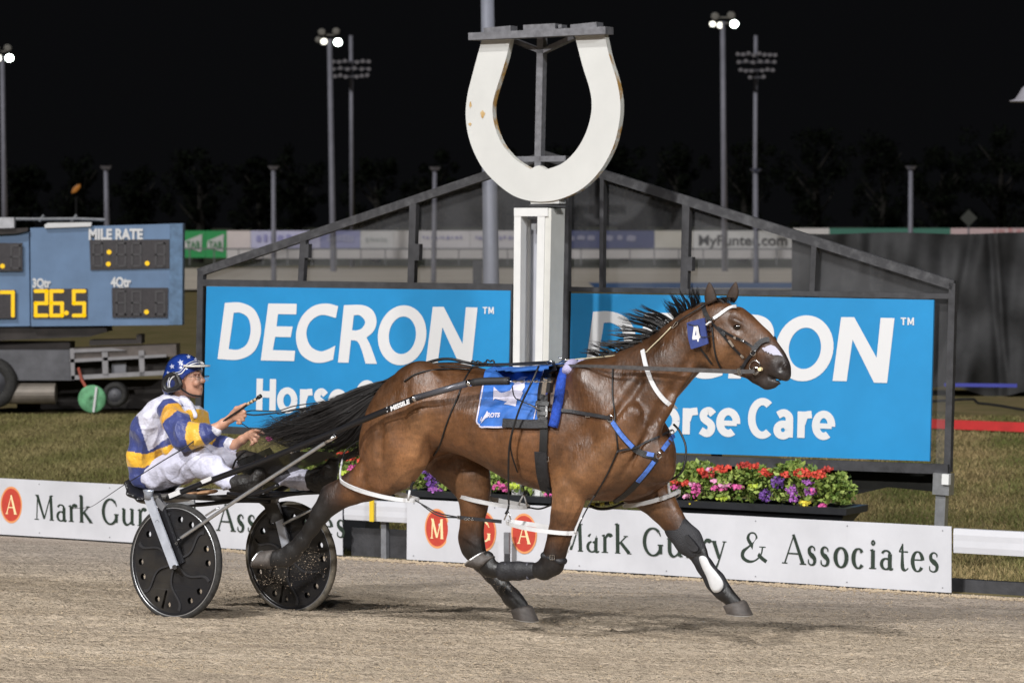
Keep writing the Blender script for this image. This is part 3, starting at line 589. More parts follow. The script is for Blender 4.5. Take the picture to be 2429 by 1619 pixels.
# ============================================================ FLOWER PLANTERS
ML = mat('leaf', (.10, .17, .03), .55, attr=True, spec=.3)
FC = {'red': (.60, .06, .035), 'dark red': (.40, .04, .03), 'pink': (.66, .11, .34), 'pale pink': (.78, .35, .55), 'purple': (.14, .05, .27), 'violet': (.38, .12, .45), 'yellow': (.75, .60, .05), 'lime': (.45, .55, .06)}
MF = {k: mat('petal_'+k.replace(' ', '_'), c, .6, var=.25, vscale=60) for k, c in FC.items()}
def planter(u0, u1, vt, vb, vf, label, flowers, q=20.55, n=2600, seed=2):
    c = QP((u0+u1)/2, vb, q); root = thing('flower_planter', label, 'planter', Vector((c.x, c.y, gz(c.x, c.y))), 'flower planters behind the rail')
    a0 = w2loc(QP(u0, vb, q))[0]; a1 = w2loc(QP(u1, vb, q))[0]; zt = QP((u0+u1)/2, vt, q).z; zb = gz(c.x, c.y)
    mb = MB()
    def ring(g, z, gq=None):
        gq = gq if gq is not None else g
        return [TV*(a0-g)+PV*(q-.16-gq)+Vector((0, 0, z)), TV*(a1+g)+PV*(q-.16-gq)+Vector((0, 0, z)), TV*(a1+g)+PV*(q+.16+gq)+Vector((0, 0, z)), TV*(a0-g)+PV*(q+.16+gq)+Vector((0, 0, z))]
    mb.loft([ring(-.07, zb), ring(-.05, zt-.10), ring(-.03, zt-.075), ring(-.015, zt-.055), ring(.02, zt-.045), ring(.025, zt), ring(-.02, zt+.002), ring(-.03, zt-.03)]); mb.build('box', M['planter'], root)
    g = np.random.default_rng(seed); ztop = QP((u0+u1)/2, vf, q).z
    N = n; vs = []; cs = []
    for i in range(N):
        a = g.uniform(a0-.02, a1-.05); qq = q+max(-.15, min(.15, g.normal(0, .09))); f = g.uniform(0, 1)**.7
        top = ztop-.05+.035*math.sin(a*7)+.03*math.sin(a*17+1)
        z = zt-.03+(top-zt+.03)*f
        edge = min(1, (a-a0+.06)/.12, (a1+.02-a)/.14); z = zt+.012+(z-zt+.03)*max(.35, edge)
        s = g.uniform(.012, .03); d = Vector((g.normal(), g.normal(), g.normal()+.6)).normalized(); e = d.orthogonal().normalized(); e.rotate(Matrix.Rotation(g.uniform(0, 6.28), 3, d)); f2 = d.cross(e)
        p = TV*a+PV*qq+Vector((0, 0, z)); vs += [p-e*s, p+f2*s*.6, p+e*s, p-f2*s*.6]
        t = g.uniform(0, 1); base = np.array((.07, .13, .02))*(1-t)+np.array((.34, .42, .10))*t; cs += [base]*4
    mesh_obj('foliage', vs, [(4*i, 4*i+1, 4*i+2, 4*i+3) for i in range(N)], ML, root, cols=cs)
    for (kind, u, v, ru, rv) in flowers:
        p0 = QP(u, v, q-.13); sc_ = (p0.y)/F; mb = MB(); k = int(24+ru*rv/4)
        for j in range(k):
            th = g.uniform(0, 6.28); rr = math.sqrt(g.uniform(0, 1)); dz = g.normal(0, .025)
            p = p0+TV*(math.cos(th)*rr*ru*sc_*1.15)+Vector((0, 0, math.sin(th)*rr*rv*sc_))-PV*dz
            s = g.uniform(.008, .016)
            dn = Vector((g.normal()*.7, -1, g.normal()*.7+.3)).normalized(); e = dn.orthogonal().normalized(); f2 = dn.cross(e)
            vs2 = [p]+[p+(e*math.cos(t)+f2*math.sin(t))*s*(1 if i % 2 else .6)+dn*.002 for i, t in enumerate([2*math.pi*i/10 for i in range(10)])]
            mb.add(vs2, [(0, 1+i, 1+(i+1) % 10) for i in range(10)])
        mb.build('flower_cluster', MF[kind], root)
    return root
M['planter'] = mat('planter_plastic', (.022, .023, .026), .4, var=.2, vscale=6, bump=.06, bscale=20)
fl = []
for (kd, x, y, rx, ry) in (('red', 310, 180, 26, 16), ('red', 430, 165, 55, 22), ('dark red', 350, 205, 40, 16), ('dark red', 590, 140, 60, 16), ('red', 640, 145, 18, 14), ('red', 715, 185, 40, 22), ('red', 850, 200, 25, 14), ('red', 950, 190, 55, 28), ('red', 1050, 200, 45, 26), ('dark red', 1100, 165, 26, 12),
      ('red', 130, 250, 22, 16), ('red', 205, 255, 28, 20), ('pink', 140, 280, 16, 12), ('pale pink', 255, 262, 18, 14), ('pink', 282, 300, 18, 50), ('pale pink', 218, 340, 12, 12), ('pink', 420, 285, 42, 16), ('pale pink', 460, 265, 26, 10), ('pink', 525, 278, 45, 14), ('pale pink', 395, 240, 18, 8), ('pale pink', 355, 168, 14, 8),
      ('purple', 712, 330, 26, 42), ('purple', 795, 250, 30, 38), ('violet', 885, 300, 32, 32), ('violet', 900, 350, 24, 24), ('violet', 1000, 305, 30, 26), ('violet', 980, 250, 30, 14), ('pink', 1018, 300, 14, 14), ('lime', 640, 272, 24, 10), ('yellow', 268, 388, 18, 20), ('yellow', 955, 385, 30, 14), ('pink', 1078, 398, 16, 14), ('lime', 440, 350, 36, 10)):
    fl.append((kd, 1550+x/2.677, 1050+y/2.677, rx/2.677, ry/2.677))
planter(1590, 2026, 1190, 1236, 1108, 'dark planter at right full of red geraniums, pink and purple flowers', fl, n=5200, q=20.5)
def C1(x, y): return (800+x/2.613, 600+y/2.613)
def C3(x, y): return (550+x/4.3556, 880+y/4.3556)
fl2 = [('purple', *C1(590, 1410), 12, 16), ('purple', *C1(560, 1340), 9, 12), ('violet', *C1(610, 1470), 12, 10), ('pink', *C1(1000, 1440), 9, 9), ('pink', *C1(1048, 1450), 8, 9), ('pink', *C1(1310, 1492), 7, 3), ('lime', *C1(1100, 1440), 10, 8), ('violet', *C1(540, 1330), 8, 10)]
planter(1000, 1330, 1166, 1190, 1100, 'dark planter seen under the horse belly with purple and pink petunias', fl2, n=2600, seed=4, q=20.5)
fl3 = [('red', *C3(1050, 905), 9, 6), ('red', *C3(1200, 900), 14, 5), ('red', *C3(1320, 840), 14, 4), ('pink', *C3(1245, 1000), 5, 6), ('red', *C3(1340, 920), 8, 5), ('red', *C3(1150, 850), 9, 3), ('lime', *C3(1200, 1060), 18, 8), ('pink', 640, 1040, 5, 4)]
planter(735, 900, 1168, 1185, 1045, 'dark planter half hidden behind the tail with small red blooms', fl3, n=1500, seed=6, q=20.5)
# ============================================================ SCOREBOARD TRAILER (about 42 m away)
YS = 42.0
def C4(x, y): return (x/3.016, 480+y/3.016)
def ypoly(mb, pts, Y, d=0.0, cv=C4):
    P = [YP(*cv(*p), Y) for p in pts]
    if d: mb.slab(P, (0, d, 0))
    else: mb.add(P, [tuple(range(len(P)))])
    return mb
M['sb_blue'] = mat('board_blue', (.13, .215, .36), .5, var=.12, vscale=2.5)
M['led_dark'] = mat('led_panel', (.035, .030, .034), .5, var=.25, vscale=30)
M['led'] = mat('led_lit', (.1, .05, .0), .5, emit=((1, .60, .0), 1.0)); M['led_off'] = mat('led_off', (.060, .056, .060), .5)
M['truckgrey'] = mat('truck_grey', (.10, .10, .112), .55, var=.3, vscale=3); M['truckdark'] = mat('truck_dark', (.03, .024, .022), .7, var=.4, vscale=4)
sb = thing('scoreboard', 'blue electronic scoreboard showing mile rate and quarter times', 'scoreboard', YP(200, 770, YS))
mb = MB(); ypoly(mb, [(216, 182), (1310, 150), (1305, 876), (222, 886)], YS, .25); ypoly(mb, [(-260, 235), (206, 210), (214, 884), (-260, 890)], YS+.03, .25); mb.build('cabinet', M['sb_blue'], sb)
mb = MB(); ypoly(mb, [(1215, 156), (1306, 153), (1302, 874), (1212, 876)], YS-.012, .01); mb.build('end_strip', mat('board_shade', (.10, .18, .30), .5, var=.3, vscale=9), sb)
mb = MB()
for q4 in ([(640, 268), (1212, 263), (1212, 472), (648, 484)], [(234, 618), (624, 616), (624, 828), (234, 828)], [(800, 610), (1202, 610), (1200, 824), (804, 824)], [(-200, 290), (160, 290), (160, 492), (-200, 492)], [(-200, 626), (112, 626), (112, 830), (-200, 830)]):
    ypoly(mb, q4, YS-.02, .015)
mb.build('display_panel', M['led_dark'], sb)
def seg7(mb, x0, y0, x1, y1, on, wd=20):
    m = (y0+y1)/2; S = {'a': ((x0, y0), (x1, y0)), 'b': ((x1, y0), (x1, m)), 'c': ((x1, m), (x1, y1)), 'd': ((x0, y1), (x1, y1)), 'e': ((x0, m), (x0, y1)), 'f': ((x0, y0), (x0, m)), 'g': ((x0, m), (x1, m))}
    for k in on:
        (ax, ay), (bx, by) = S[k]; l = math.hypot(bx-ax, by-ay); dx, dy = (bx-ax)/l*wd*.3, (by-ay)/l*wd*.3; nx, ny = -(by-ay)/l*wd/2, (bx-ax)/l*wd/2
        ypoly(mb, [(ax-dx+nx, ay-dy+ny), (ax-dx*2, ay-dy*2), (ax-dx-nx, ay-dy-ny), (bx+dx-nx, by+dy-ny), (bx+dx*2, by+dy*2), (bx+dx+nx, by+dy+ny)], YS-.03-.001*ord(k) % 7*.001)
for (x0, x1, on) in ((255, 333, 'abged'), (366, 444, 'afgedc'), (528, 602, 'afgcd')):
    mb = MB(); seg7(mb, x0, 634, x1, 808, on, 26); mb.build('lit_digit', M['led'], sb)
mb = MB(); seg7(mb, 10, 642, 92, 808, 'abc', 26); mb.build('lit_digit', M['led'], sb)
for x0, y0, y1 in [(x, 292, 455) for x in (668, 835, 945, 1115)]+[(x, 636, 800) for x in (835, 945, 1115)]+[(80, 310, 470)]:
    mb = MB(); seg7(mb, x0, y0, x0+61, y1, 'abcdefg', 14); mb.build('unlit_digit', M['led_off'], sb)
for (x, y) in ((780, 355), (775, 440), (1053, 435), (1048, 783), (18, 455), (475, 790)):
    mb = MB(); c = YP(*C4(x, y), YS-.035); mb.disc(c, (17/3.016*YS/F, 0, 0), (0, 0, 17/3.016*YS/F), 16); mb.build('lit_dot', M['led'], sb)
for s, x0, x1, yt, yb in (('MILE RATE', 634, 1022, 184, 264), ('3Qtr', 232, 364, 540, 606), ('4Qtr', 792, 938, 530, 602)):
    mb = MB(); text_in(mb, s, lambda x, y: YP(*C4(x, y), YS-.02), x0, x1, yt, yb, bold=.045, cap=.76); mb.build('lettering', M['letter'], sb)
mb = MB()
ypoly(mb, [(318, 160), (345, 146), (655, 142), (650, 172), (320, 184)], YS-.05, .1); mb.build('top_lamp', M['white'], sb)
mb = MB(); mb.tube([YP(*C4(-50, 118), YS+.2), YP(*C4(250, 120), YS+.2), YP(*C4(560, 118), YS+.2), YP(*C4(755, 125), YS+.2)], .022, 8); mb.tube([YP(*C4(280, 135), YS+.2), YP(*C4(315, 92), YS+.2)], .02); mb.tube([YP(*C4(510, 135), YS+.2), YP(*C4(550, 90), YS+.2)], .02); mb.build('top_pipe', M['grey'], sb)
mb = MB(); ypoly(mb, [(-60, 108), (100, 108), (100, 182), (-60, 186)], YS-.1, .15); mb.build('control_box', mat('box_grey', (.45, .45, .48), .5, var=.2, vscale=6), sb)
mb = MB(); ypoly(mb, [(-80, 190), (100, 186), (200, 180), (200, 205), (120, 222), (-80, 232)], YS-.06, .08); mb.build('fabric_roll', M['truckdark'], sb)
tr = thing('scoreboard_trailer', 'dark flatbed trailer with grey side rail under the scoreboard', 'trailer', YP(160, 975, YS))
mb = MB(); ypoly(mb, [(-300, 890), (760, 882), (765, 925), (640, 960), (-300, 1000)], YS+.1, .6); ypoly(mb, [(640, 985), (975, 980), (975, 945), (1012, 945), (1012, 1010), (640, 1025)], YS+.12, .4); ypoly(mb, [(-300, 1000), (500, 1000), (500, 1060), (-300, 1060)], YS+.3, .5); mb.build('chassis', M['truckdark'], tr)
mb = MB(); ypoly(mb, [(-300, 1055), (505, 1055), (515, 1272), (-300, 1272)], YS+.05, .9); mb.build('side_panel', M['truckgrey'], tr)
mb = MB(); ypoly(mb, [(500, 1045), (1260, 1015), (1262, 1100), (505, 1130)], YS+.02, .5); mb.build('tray_side', mat('tray_brown', (.11, .09, .08), .6, var=.3, vscale=5), tr)
mb = MB()
for pts in ([(500, 1120), (1190, 1085), (1190, 1105), (500, 1145)], [(505, 1238), (1195, 1200), (1195, 1232), (510, 1268)], [(500, 1045), (530, 1044), (536, 1265), (510, 1266)], [(728, 1070), (770, 1068), (775, 1250), (735, 1252)], [(990, 1060), (1030, 1058), (1035, 1238), (1000, 1240)], [(530, 1050), (800, 1040), (900, 1058), (530, 1075)]):
    ypoly(mb, pts, YS-.02, .04)
mb.build('side_rail', mat('rail_grey', (.26, .25, .26), .5, var=.15, vscale=6), tr)
mb = MB(); ypoly(mb, [(520, 1130), (1190, 1100), (1190, 1225), (520, 1255)], YS+.3, .4); ypoly(mb, [(120, 1275), (1130, 1270), (1330, 1270), (1330, 1470), (120, 1480)], YS+.9, .3); mb.build('underside_shadow', M['truckdark'], tr)  # lower dark slab stands in for the shadow on the ground beneath the trailer
mb = MB(); ypoly(mb, [(800, 1145), (900, 1140), (900, 1215), (800, 1220)], YS+.2, .08); mb.build('cable_box', mat('cb', (.3, .3, .33), .5), tr)
mb = MB(); c = YP(*C4(205, 1365), YS+.1); rr = 75/3.016*YS/F; mb.tube([c-Vector((.16*2.2, 0, 0))*1.0, c+Vector((.16*2.2, 0, 0))], rr, 20); mb.build('fuel_tank', mat('tank', (.19, .165, .14), .5, .3, var=.25, vscale=4), tr)
def wheel_far(cx, cy, r, name='wheel'):
    c = YP(*C4(cx, cy), YS-.05); s = YS/F/3.016; mb = MB(); Y = Vector((0, 1, 0)); RR = r*s
    prof = [(.55, 0), (.6, -.02), (.9, -.02), (1, .03), (1, .2), (.9, .25), (.5, .25)]
    mb.loft([[c+Vector((math.cos(t)*k*RR, y_, math.sin(t)*k*RR)) for t in [2*math.pi*i/28 for i in range(28)]] for k, y_ in prof], caps=False); w_ = mb.build(name, M['rubber'], tr, True)
    mb = MB(); mb.loft([[c+Vector((math.cos(t)*k*RR, y_, math.sin(t)*k*RR)) for t in [2*math.pi*i/28 for i in range(28)]] for k, y_ in [(.58, .0), (.5, .06), (.25, .08), (.2, .01), (.05, .0)]]); mb.build('rim', M['truckgrey'], w_, True)
wheel_far(-68, 1292, 188); wheel_far(820, 1375, 90, 'jockey_wheel')
hr = thing('hose_reel', 'round green disc with a white line hanging below the trailer', 'reel', YP(*C4(658, 1500), YS-.1))
c = YP(*C4(658, 1405), YS-.12); s = YS/F/3.016*100; mb = MB()
mb.loft([[c+Vector((math.cos(t)*k*s, y_, math.sin(t)*k*s)) for t in [2*math.pi*i/32 for i in range(32)]] for k, y_ in [(1, .06), (1, 0), (.93, -.02), (.6, -.012), (.35, -.03), (.12, -.03), (.1, -.01)]]); mb.build('disc', mat('reel_green', (.13, .36, .18), .7, var=.35, vscale=9), hr, True)
MB().box(*beam(YP(*C4(690, 1318), YS-.16), YP(*C4(668, 1498), YS-.16), .014, .006, (1, 0, 0))).build('spoke_bar', M['white'], hr)
MB().tube([YP(*C4(560, 1180), YS-.05), YP(*C4(585, 1270), YS-.05), YP(*C4(620, 1330), YS-.1)], .02).build('hose', mat('hose_red', (.35, .08, .05), .6), hr)

# ============================================================ FAR SPONSOR BOARDS
YB = 160.0
def fb(label, u0, u1, col, txt=None, tcol=(.05, .06, .2), v0=547, v1=590, vb=None, tb=(.15, .85, .2, .62), Y=YB, extra=None):
    m = mat('far_panel', col, .55, var=.06, vscale=1)
    root = thing('far_banner', label, 'banner', YP((u0+u1)/2, v1, Y), 'sponsor boards along the far rail')
    mb = MB(); P = [YP(*p, Y) for p in ((u0, v1), (u1-.7, v1), (u1-.7, v0), (u0, v0))]; mb.slab(P, (0, .08, 0)); mb.build('panel', m, root)
    if txt and txt.startswith('~'):     # lettering too far away to be read: soft marks only
        g_ = np.random.default_rng(int(u0)); mb = MB(); x = tb[0]
        while x < tb[1]-.02:
            w_ = g_.uniform(.03, .10); h0 = tb[2]+g_.uniform(-.03, .05); h1 = tb[3]+g_.uniform(-.06, .03); X0 = u0+(u1-u0)*x; X1 = u0+(u1-u0)*min(x+w_, tb[1]); Y0_ = v0+(v1-v0)*h0; Y1_ = v0+(v1-v0)*h1; c = (X1-X0)*.25
            mb.add([YP(*p, Y-.03) for p in ((X0+c, Y0_), (X1-c, Y0_+1), (X1, Y0_+4), (X1-c*.5, Y1_), (X0, Y1_-1), (X0, Y0_+4))], [tuple(range(6))]); x += w_+g_.uniform(.012, .04)
        mb.build('faded_marks', mat('far_mark', tuple(.55*a+.45*b for a, b in zip(tcol, col)), .6), root)
    elif txt:
        tm = mat('far_ink', tcol, .6); mb = MB()
        text_in(mb, txt, lambda x, y: YP(x, y, Y-.03), u0+(u1-u0)*tb[0], u0+(u1-u0)*tb[1], v0+(v1-v0)*tb[2], v0+(v1-v0)*tb[3], bold=.02, cap=.73); mb.build('lettering', tm, root)
    if extra: extra(root, u0, u1, v0, v1, Y)
    return root
def tabx(root, u0, u1, v0, v1, Y):
    mb = MB(); w_ = u1-u0; h = v1-v0; mb.slab([YP(*p, Y-.04) for p in ((u0+.08*w_, v0+.62*h), (u0+.82*w_, v0+.78*h), (u0+.86*w_, v0+.12*h), (u0+.10*w_, v0+.38*h))], (0, .02, 0)); f = mb.build('white_flash', M['letter'], root)
    mb = MB(); text_in(mb, 'TAB', lambda x, y: YP(x, y, Y-.07), u0+.16*w_, u0+.76*w_, v0+.38*h, v0+.64*h, bold=.02, cap=.73); mb.build('lettering', mat('tab_green', (.05, .25, .10), .6), f)
G_ = (.04, .38, .12); W_ = (.80, .78, .78); L_ = (.40, .40, .62)
fb('green far board with white flash, nearest the scoreboard', 433, 487, G_, v1=611, extra=tabx); fb('second green far board with white flash', 487, 538, G_, v1=611, extra=tabx)
fb('plain pinkish far board right of the green boards', 538, 595, (.80, .72, .72), v1=590)
fb('lilac far board behind the left short pole', 595, 760, (.62, .62, .85), '~', (.10, .10, .42), tb=(.08, .85, .2, .6))
fb('deeper lilac far board with dark blue lettering', 760, 855, (.36, .38, .66), '~', (.5, .52, .7))
fb('white far board with thin grey lettering', 855, 934, (.75, .75, .76), '~', (.25, .3, .3), tb=(.15, .85, .35, .62)); fb('plain white far board beside the upright of the gable screen', 934, 990, W_)
fb('white far board with blue word seen left of the grey pole', 990, 1115, (.80, .78, .82), '~', (.06, .06, .40), tb=(.1, .85, .25, .5)); fb('white far board with blue word seen behind the grey pole', 1115, 1240, (.80, .78, .82), '~', (.06, .06, .40), tb=(.1, .85, .25, .5))
fb('blue far board right of the finish post', 1240, 1553, (.10, .12, .27), '~', (.55, .55, .68), tb=(.36, .90, .24, .56))
fb('pale cream far board beside the blue one', 1553, 1643, (.78, .75, .68)); fb('white far board lettered MyPunter in black', 1643, 1882, (.82, .82, .82), 'MyPunter.com', (.04, .04, .04), tb=(.06, .94, .22, .80))
fb('white far board end showing above the black shade cloth', 1882, 1968, (.72, .70, .70), v0=541); fb('green far board showing above the black shade cloth', 1968, 2255, (.07, .22, .17), v0=541); fb('pink and white far board at the right edge', 2255, 2480, (.66, .50, .52), '~', (.5, .12, .12), v0=541, tb=(.45, .95, .02, .2))
kb = thing('kickboard', 'long white kickboard running below the far sponsor boards', 'board', YP(1200, 613, YB-.3)); mb = MB()
mb.slab([YP(*p, YB-.3) for p in ((538, 613), (1885, 613), (1885, 592), (538, 592))], (0, .08, 0)); mb.build('panel', mat('kick_white', (.66, .64, .65), .55, var=.08, vscale=.5), kb)
# white rail of the far track
rt = thing('far_rail', 'thin far running rail in front of the far boards', 'rail', YP(800, 625, 150))
mb = MB(); mb.box(*beam(YP(425, 590, 152), YP(1900, 590, 152), .03, .03, (0, 1, 0))); mb.build('top_rail', M['grey'], rt)
for i, u in enumerate(range(450, 1900, 58)):
    MB().box(*beam(YP(u, 590, 152), YP(u, 628, 152), .025, .025, (1, 0, 0))).build('rail_post', M['grey'], rt)
# low wall below boards right side (tan)
# ============================================================ POLES
M['pole'] = mat('pole_grey', (.20, .20, .24), .6, .1, var=.2, vscale=1)
def pole(label, x0, y0, x1, y1, Y, wpx, head=None, mt=None, cat='pole', nm='pole_light', grp=None):
    p0 = YP(*D(x0, y0), Y); p1 = YP(*D(x1, y1), Y); base = Vector((p1.x, p1.y, -.3)); r = wpx*Y/F/2
    root = thing(nm, label, cat, base, grp); mb = MB(); mb.tube([base, p1, p0], [r*1.12, r*1.08, r*.85], 12); mb.build('pole', mt or M['pole'], root, True)
    if head == 'cap':
        mb = MB(); mb.tube([p0-Vector((0, 0, r*.6)), p0+Vector((0, 0, r*.8))], [r*1.3, r*2.4], 12); mb.build('cap', mt or M['pole'], root)
    return root, p0, r
M['lampg'] = mat('lamp_housing', (.26, .25, .23), .5, .2); M['glow'] = mat('lamp_glow', (.9, 1, .95), .3, emit=((.85, 1, .92), 14.)); M['glow2'] = mat('lamp_glow_soft', (.9, .95, .85), .3, emit=((1, .97, .85), 2.2))
def flood(root, p0, r, Y, heads):
    for (dx, dy, rr, lit) in heads:
        c = p0+Vector((dx*Y/F, 0, -dy*Y/F)); R_ = rr*Y/F; mb = MB()
        mb.loft([[c+Vector((math.cos(t)*k*R_, y_*R_, math.sin(t)*k*R_*.9)) for t in [2*math.pi*i/14 for i in range(14)]] for k, y_ in [(1, -.5), (.95, 0), (.6, .8), (.3, 1.0)]]); h = mb.build('lamp_head', M['lampg'], root, True)
        mb = MB(); mb.disc(c+Vector((0, -.52*R_, 0)), (R_*.8, 0, 0), (0, 0, R_*.72), 14); mb.build('lens', M['glow'] if lit == 2 else M['glow2'] if lit == 1 else M['lampg'], h)
    mb = MB(); mb.box(p0+Vector((0, .1, -.3*Y/F*10)), (14*Y/F, 0, 0), (0, .1, 0), (0, 0, 2*Y/F)); mb.box(p0+Vector((0, .1, 10*Y/F)), (12*Y/F, 0, 0), (0, .1, 0), (0, 0, 1.5*Y/F)); mb.build('head_frame', M['lampg'], root)
Gp = 'tall floodlight poles beyond the far rail'
H4 = [(-18, -16, 9, 0), (16, -18, 9, 0), (-13, 6, 10, 1), (20, 8, 12, 2), (-26, 2, 8, 0)]
r_, p, rr = pole('tall lit floodlight pole at the left edge', 5, 128, 13, 640, 155, 13, nm='floodlight_pole', cat='floodlight', grp=Gp); flood(r_, p, rr, 155, [(-14, -16, 9, 0), (14, -18, 9, 0), (-6, 6, 10, 1), (18, 6, 12, 2)])
r_, p, rr = pole('tall lit floodlight pole left of the horseshoe', 757, 90, 766, 620, 155, 14, nm='floodlight_pole', cat='floodlight', grp=Gp); flood(r_, p, rr, 155, H4)
r_, p, rr = pole('tall lit floodlight pole right of the horseshoe', 1660, 50, 1665, 640, 155, 14, nm='floodlight_pole', cat='floodlight', grp=Gp); flood(r_, p, rr, 155, [(-18, -12, 10, 0), (20, -14, 10, 0), (-24, 6, 9, 1), (-6, 9, 10, 1), (27, 6, 12, 2)])
def lattice(label, x0, y0, x1, y1, Y, rows):
    r_, p, rr = pole(label, x0, y0, x1, y1, Y, 11, nm='unlit_light_tower', cat='floodlight', grp='unlit stadium light towers far away')
    mg = mat('far_lamp', (.10, .10, .12), .6)
    for (yy, half, k) in rows:
        c = YP(*D(x0+(yy-y0)*.012, yy), Y-.3); s = Y/F
        f = MB().box(c, (half*s, 0, 0), (0, .15, 0), (0, 0, 2.2*s)).build('crossarm', mg, r_)
        for i in range(k):
            if k > 4 and abs(i-(k-1)/2) < .3: continue
            x = -half+2*half*i/(k-1); cc = c+Vector((x*s, -.2, (rnd.uniform(-2, 3))*s)); mb = MB(); mb.loft([[cc+Vector((math.cos(t)*q_*s*5, y_, math.sin(t)*q_*s*4.5)) for t in [2*math.pi*j/10 for j in range(10)]] for q_, y_ in [(1, -.15), (.9, .1), (.4, .5)]]); mb.build('lamp_head', M['far_lamp2'], f)
M['far_lamp2'] = mat('far_lamp_head', (.22, .21, .23), .6)
lattice('unlit light tower just right of the left floodlight pole', 806, 82, 810, 620, 175, [(142, 42, 7), (158, 42, 6), (176, 38, 7)])
lattice('unlit light tower just right of the right floodlight pole', 1736, 82, 1734, 640, 175, [(126, 44, 8), (143, 42, 6), (162, 38, 7), (178, 16, 2)])
Gs = 'short capped posts along the far track'
for lb, x0, y0, x1, y1 in (('short capped post above the scoreboard', 243, 386, 246, 520), ('short capped post left of the gable screen', 628, 386, 629, 640), ('short capped post above the left roof slope', 999, 388, 996, 640), ('short capped post in front of the unlit tower at right', 1736, 392, 1737, 640), ('short capped post over the black shade cloth', 2092, 386, 2091, 640)):
    pole(lb, x0, y0, x1, y1, 128, 12, 'cap', nm='capped_post', cat='post', grp=Gs)
pole('thick grey pole rising behind the horseshoe', 1119, -60, 1128, 645, 36, 37, nm='grey_pole', mt=mat('pole_pale', (.25, .26, .31), .5, .2, var=.15, vscale=2, bump=.05, bscale=20))
# dark box on the far side behind the mesh
o = MB().box(YP(1138-5, 655, 60), (.09, 0, 0), (0, .1, 0), (0, 0, .29)).build('equipment_box', M['dgrey']); tag(o, 'dark upright box standing left of the grey pole behind the screen', 'box')
# diamond marker
rt = thing('diamond_marker', 'small grey diamond marker above the far boards at right', 'marker', YP(2298, 560, 150))
c = YP(2298, 517, 150); s = 150/F; mb = MB(); mb.slab([c+Vector((20*s, 0, 0)), c+Vector((0, 0, 20*s)), c+Vector((-20*s, 0, 0)), c+Vector((0, 0, -20*s))], (0, .05, 0)); mb.build('plate', mat('diamond', (.055, .06, .055), .7), rt)
mb = MB(); mb.tube([c+Vector((0, .1, -20*s)), YP(2298, 560, 150.1)], .04); mb.build('stem', M['pole'], rt)
# lamp shade poking in from the right edge
rt = thing('lamp_post', 'pale bell shaped lamp shade poking in at the right edge', 'lamp', YP(2455, 960, 40))
c = YP(2447, 242, 40); s = 40/F; mb = MB(); mb.loft([[c+Vector((math.cos(t)*k*s, math.sin(t)*k*s, z*s)) for t in [2*math.pi*i/24 for i in range(24)]] for k, z in [(52, 0), (52, 3), (40, 7), (32, 18), (24, 32), (10, 44), (9, 60)]]); mb.build('lamp_shade', mat('shade_pale', (.32, .31, .35), .5), rt, True)
mb = MB(); mb.tube([YP(2455, 960, 40), YP(2455, 190, 40)], .06); mb.build('pole', M['pole'], rt)
# distant orange lamp in the dark
rt = thing('distant_street_lamp', 'dim orange lamp glowing through dark trees far left', 'lamp', YP(181, 560, 190)); c = YP(181, 447, 190); s = 190/F
mb = MB(); mb.loft([[c+Vector((math.cos(t)*k*s, 0, math.sin(t)*k*s))+Vector((z*s, z*.3*s, z*s)) for t in [2*math.pi*i/12 for i in range(12)]] for k, z in [(2, -9), (6, -3), (5, 4), (2, 8)]]); mb.build('lamp_head', mat('orange_glow', (.3, .12, .02), .5, emit=((1, .36, .05), .16)), rt)
mb = MB(); mb.tube([YP(181, 560, 190), YP(181, 452, 190.2)], .06); mb.build('pole', mat('dark_pole', (.01, .01, .01), .8), rt)
# ============================================================ RIGHT SIDE: SHADE CLOTH, RED KERB, CABLE
g = np.random.default_rng(9); nu, nv = 140, 50; vs = []; YT = 47
for j in range(nv+1):
    for i in range(nu+1):
        u = 1878+(2520-1878)*i/nu; top = 553+2*math.sin(u*.02)+8*math.exp(-((u-1990)/45)**2)*0; bot = 926+10*math.sin(u*.03)+(u-2260)*.05 if u > 2200 else 922
        f = j/nv; v = top+(bot-top)*f
        d = .05*math.sin(u*.045+2*f)+.03*math.sin(u*.11+f*4)+.06*math.sin((u-(2330-150*f))*.05)*f+.09*math.exp(-((u-(2345+28*f))/9)**2)-.10*math.exp(-((u-(2362+30*f))/8)**2)+.10*math.exp(-((u-(2310-90*f))/14)**2)+.08*math.exp(-((u-(2060+30*f))/14)**2)+.10*math.exp(-((f*60+30-abs(u-2150)*.5)/14)**2)
        vs.append(YP(u, v, YT+d*.75+.05*math.sin(u*.031+v*.024)+.04*math.sin(u*.017-v*.041)))
o = mesh_obj('shade_cloth', vs, [(j*(nu+1)+i, j*(nu+1)+i+1, (j+1)*(nu+1)+i+1, (j+1)*(nu+1)+i) for j in range(nv) for i in range(nu)], mat('shade_cloth', (.042, .042, .044), .75, var=.4, vscale=1.6, detail=7, bump=.3, bscale=3, spec=.25), smooth=True)
tag(o, 'wrinkled black shade cloth hung behind the right sign', 'shade cloth')
rt = MB(); rt.box(*beam(YP(2150, 1002, 39.2), YP(2520, 1016, 38.2), .055, .03, (0, 0, 1))); o = rt.build('red_rail', mat('red_paint', (.55, .03, .03), .5, var=.15, vscale=4)); tag(o, 'low red board lying on the grass at right', 'board')
rt = MB(); rt.box(*beam(YP(2240, 912, 46), YP(2412, 914, 46), .025, .02, (0, 0, 1))); o = rt.build('blue_pipe', mat('blue_paint', (.05, .06, .38), .5)); tag(o, 'blue pipe along the foot of the black shade cloth', 'pipe')
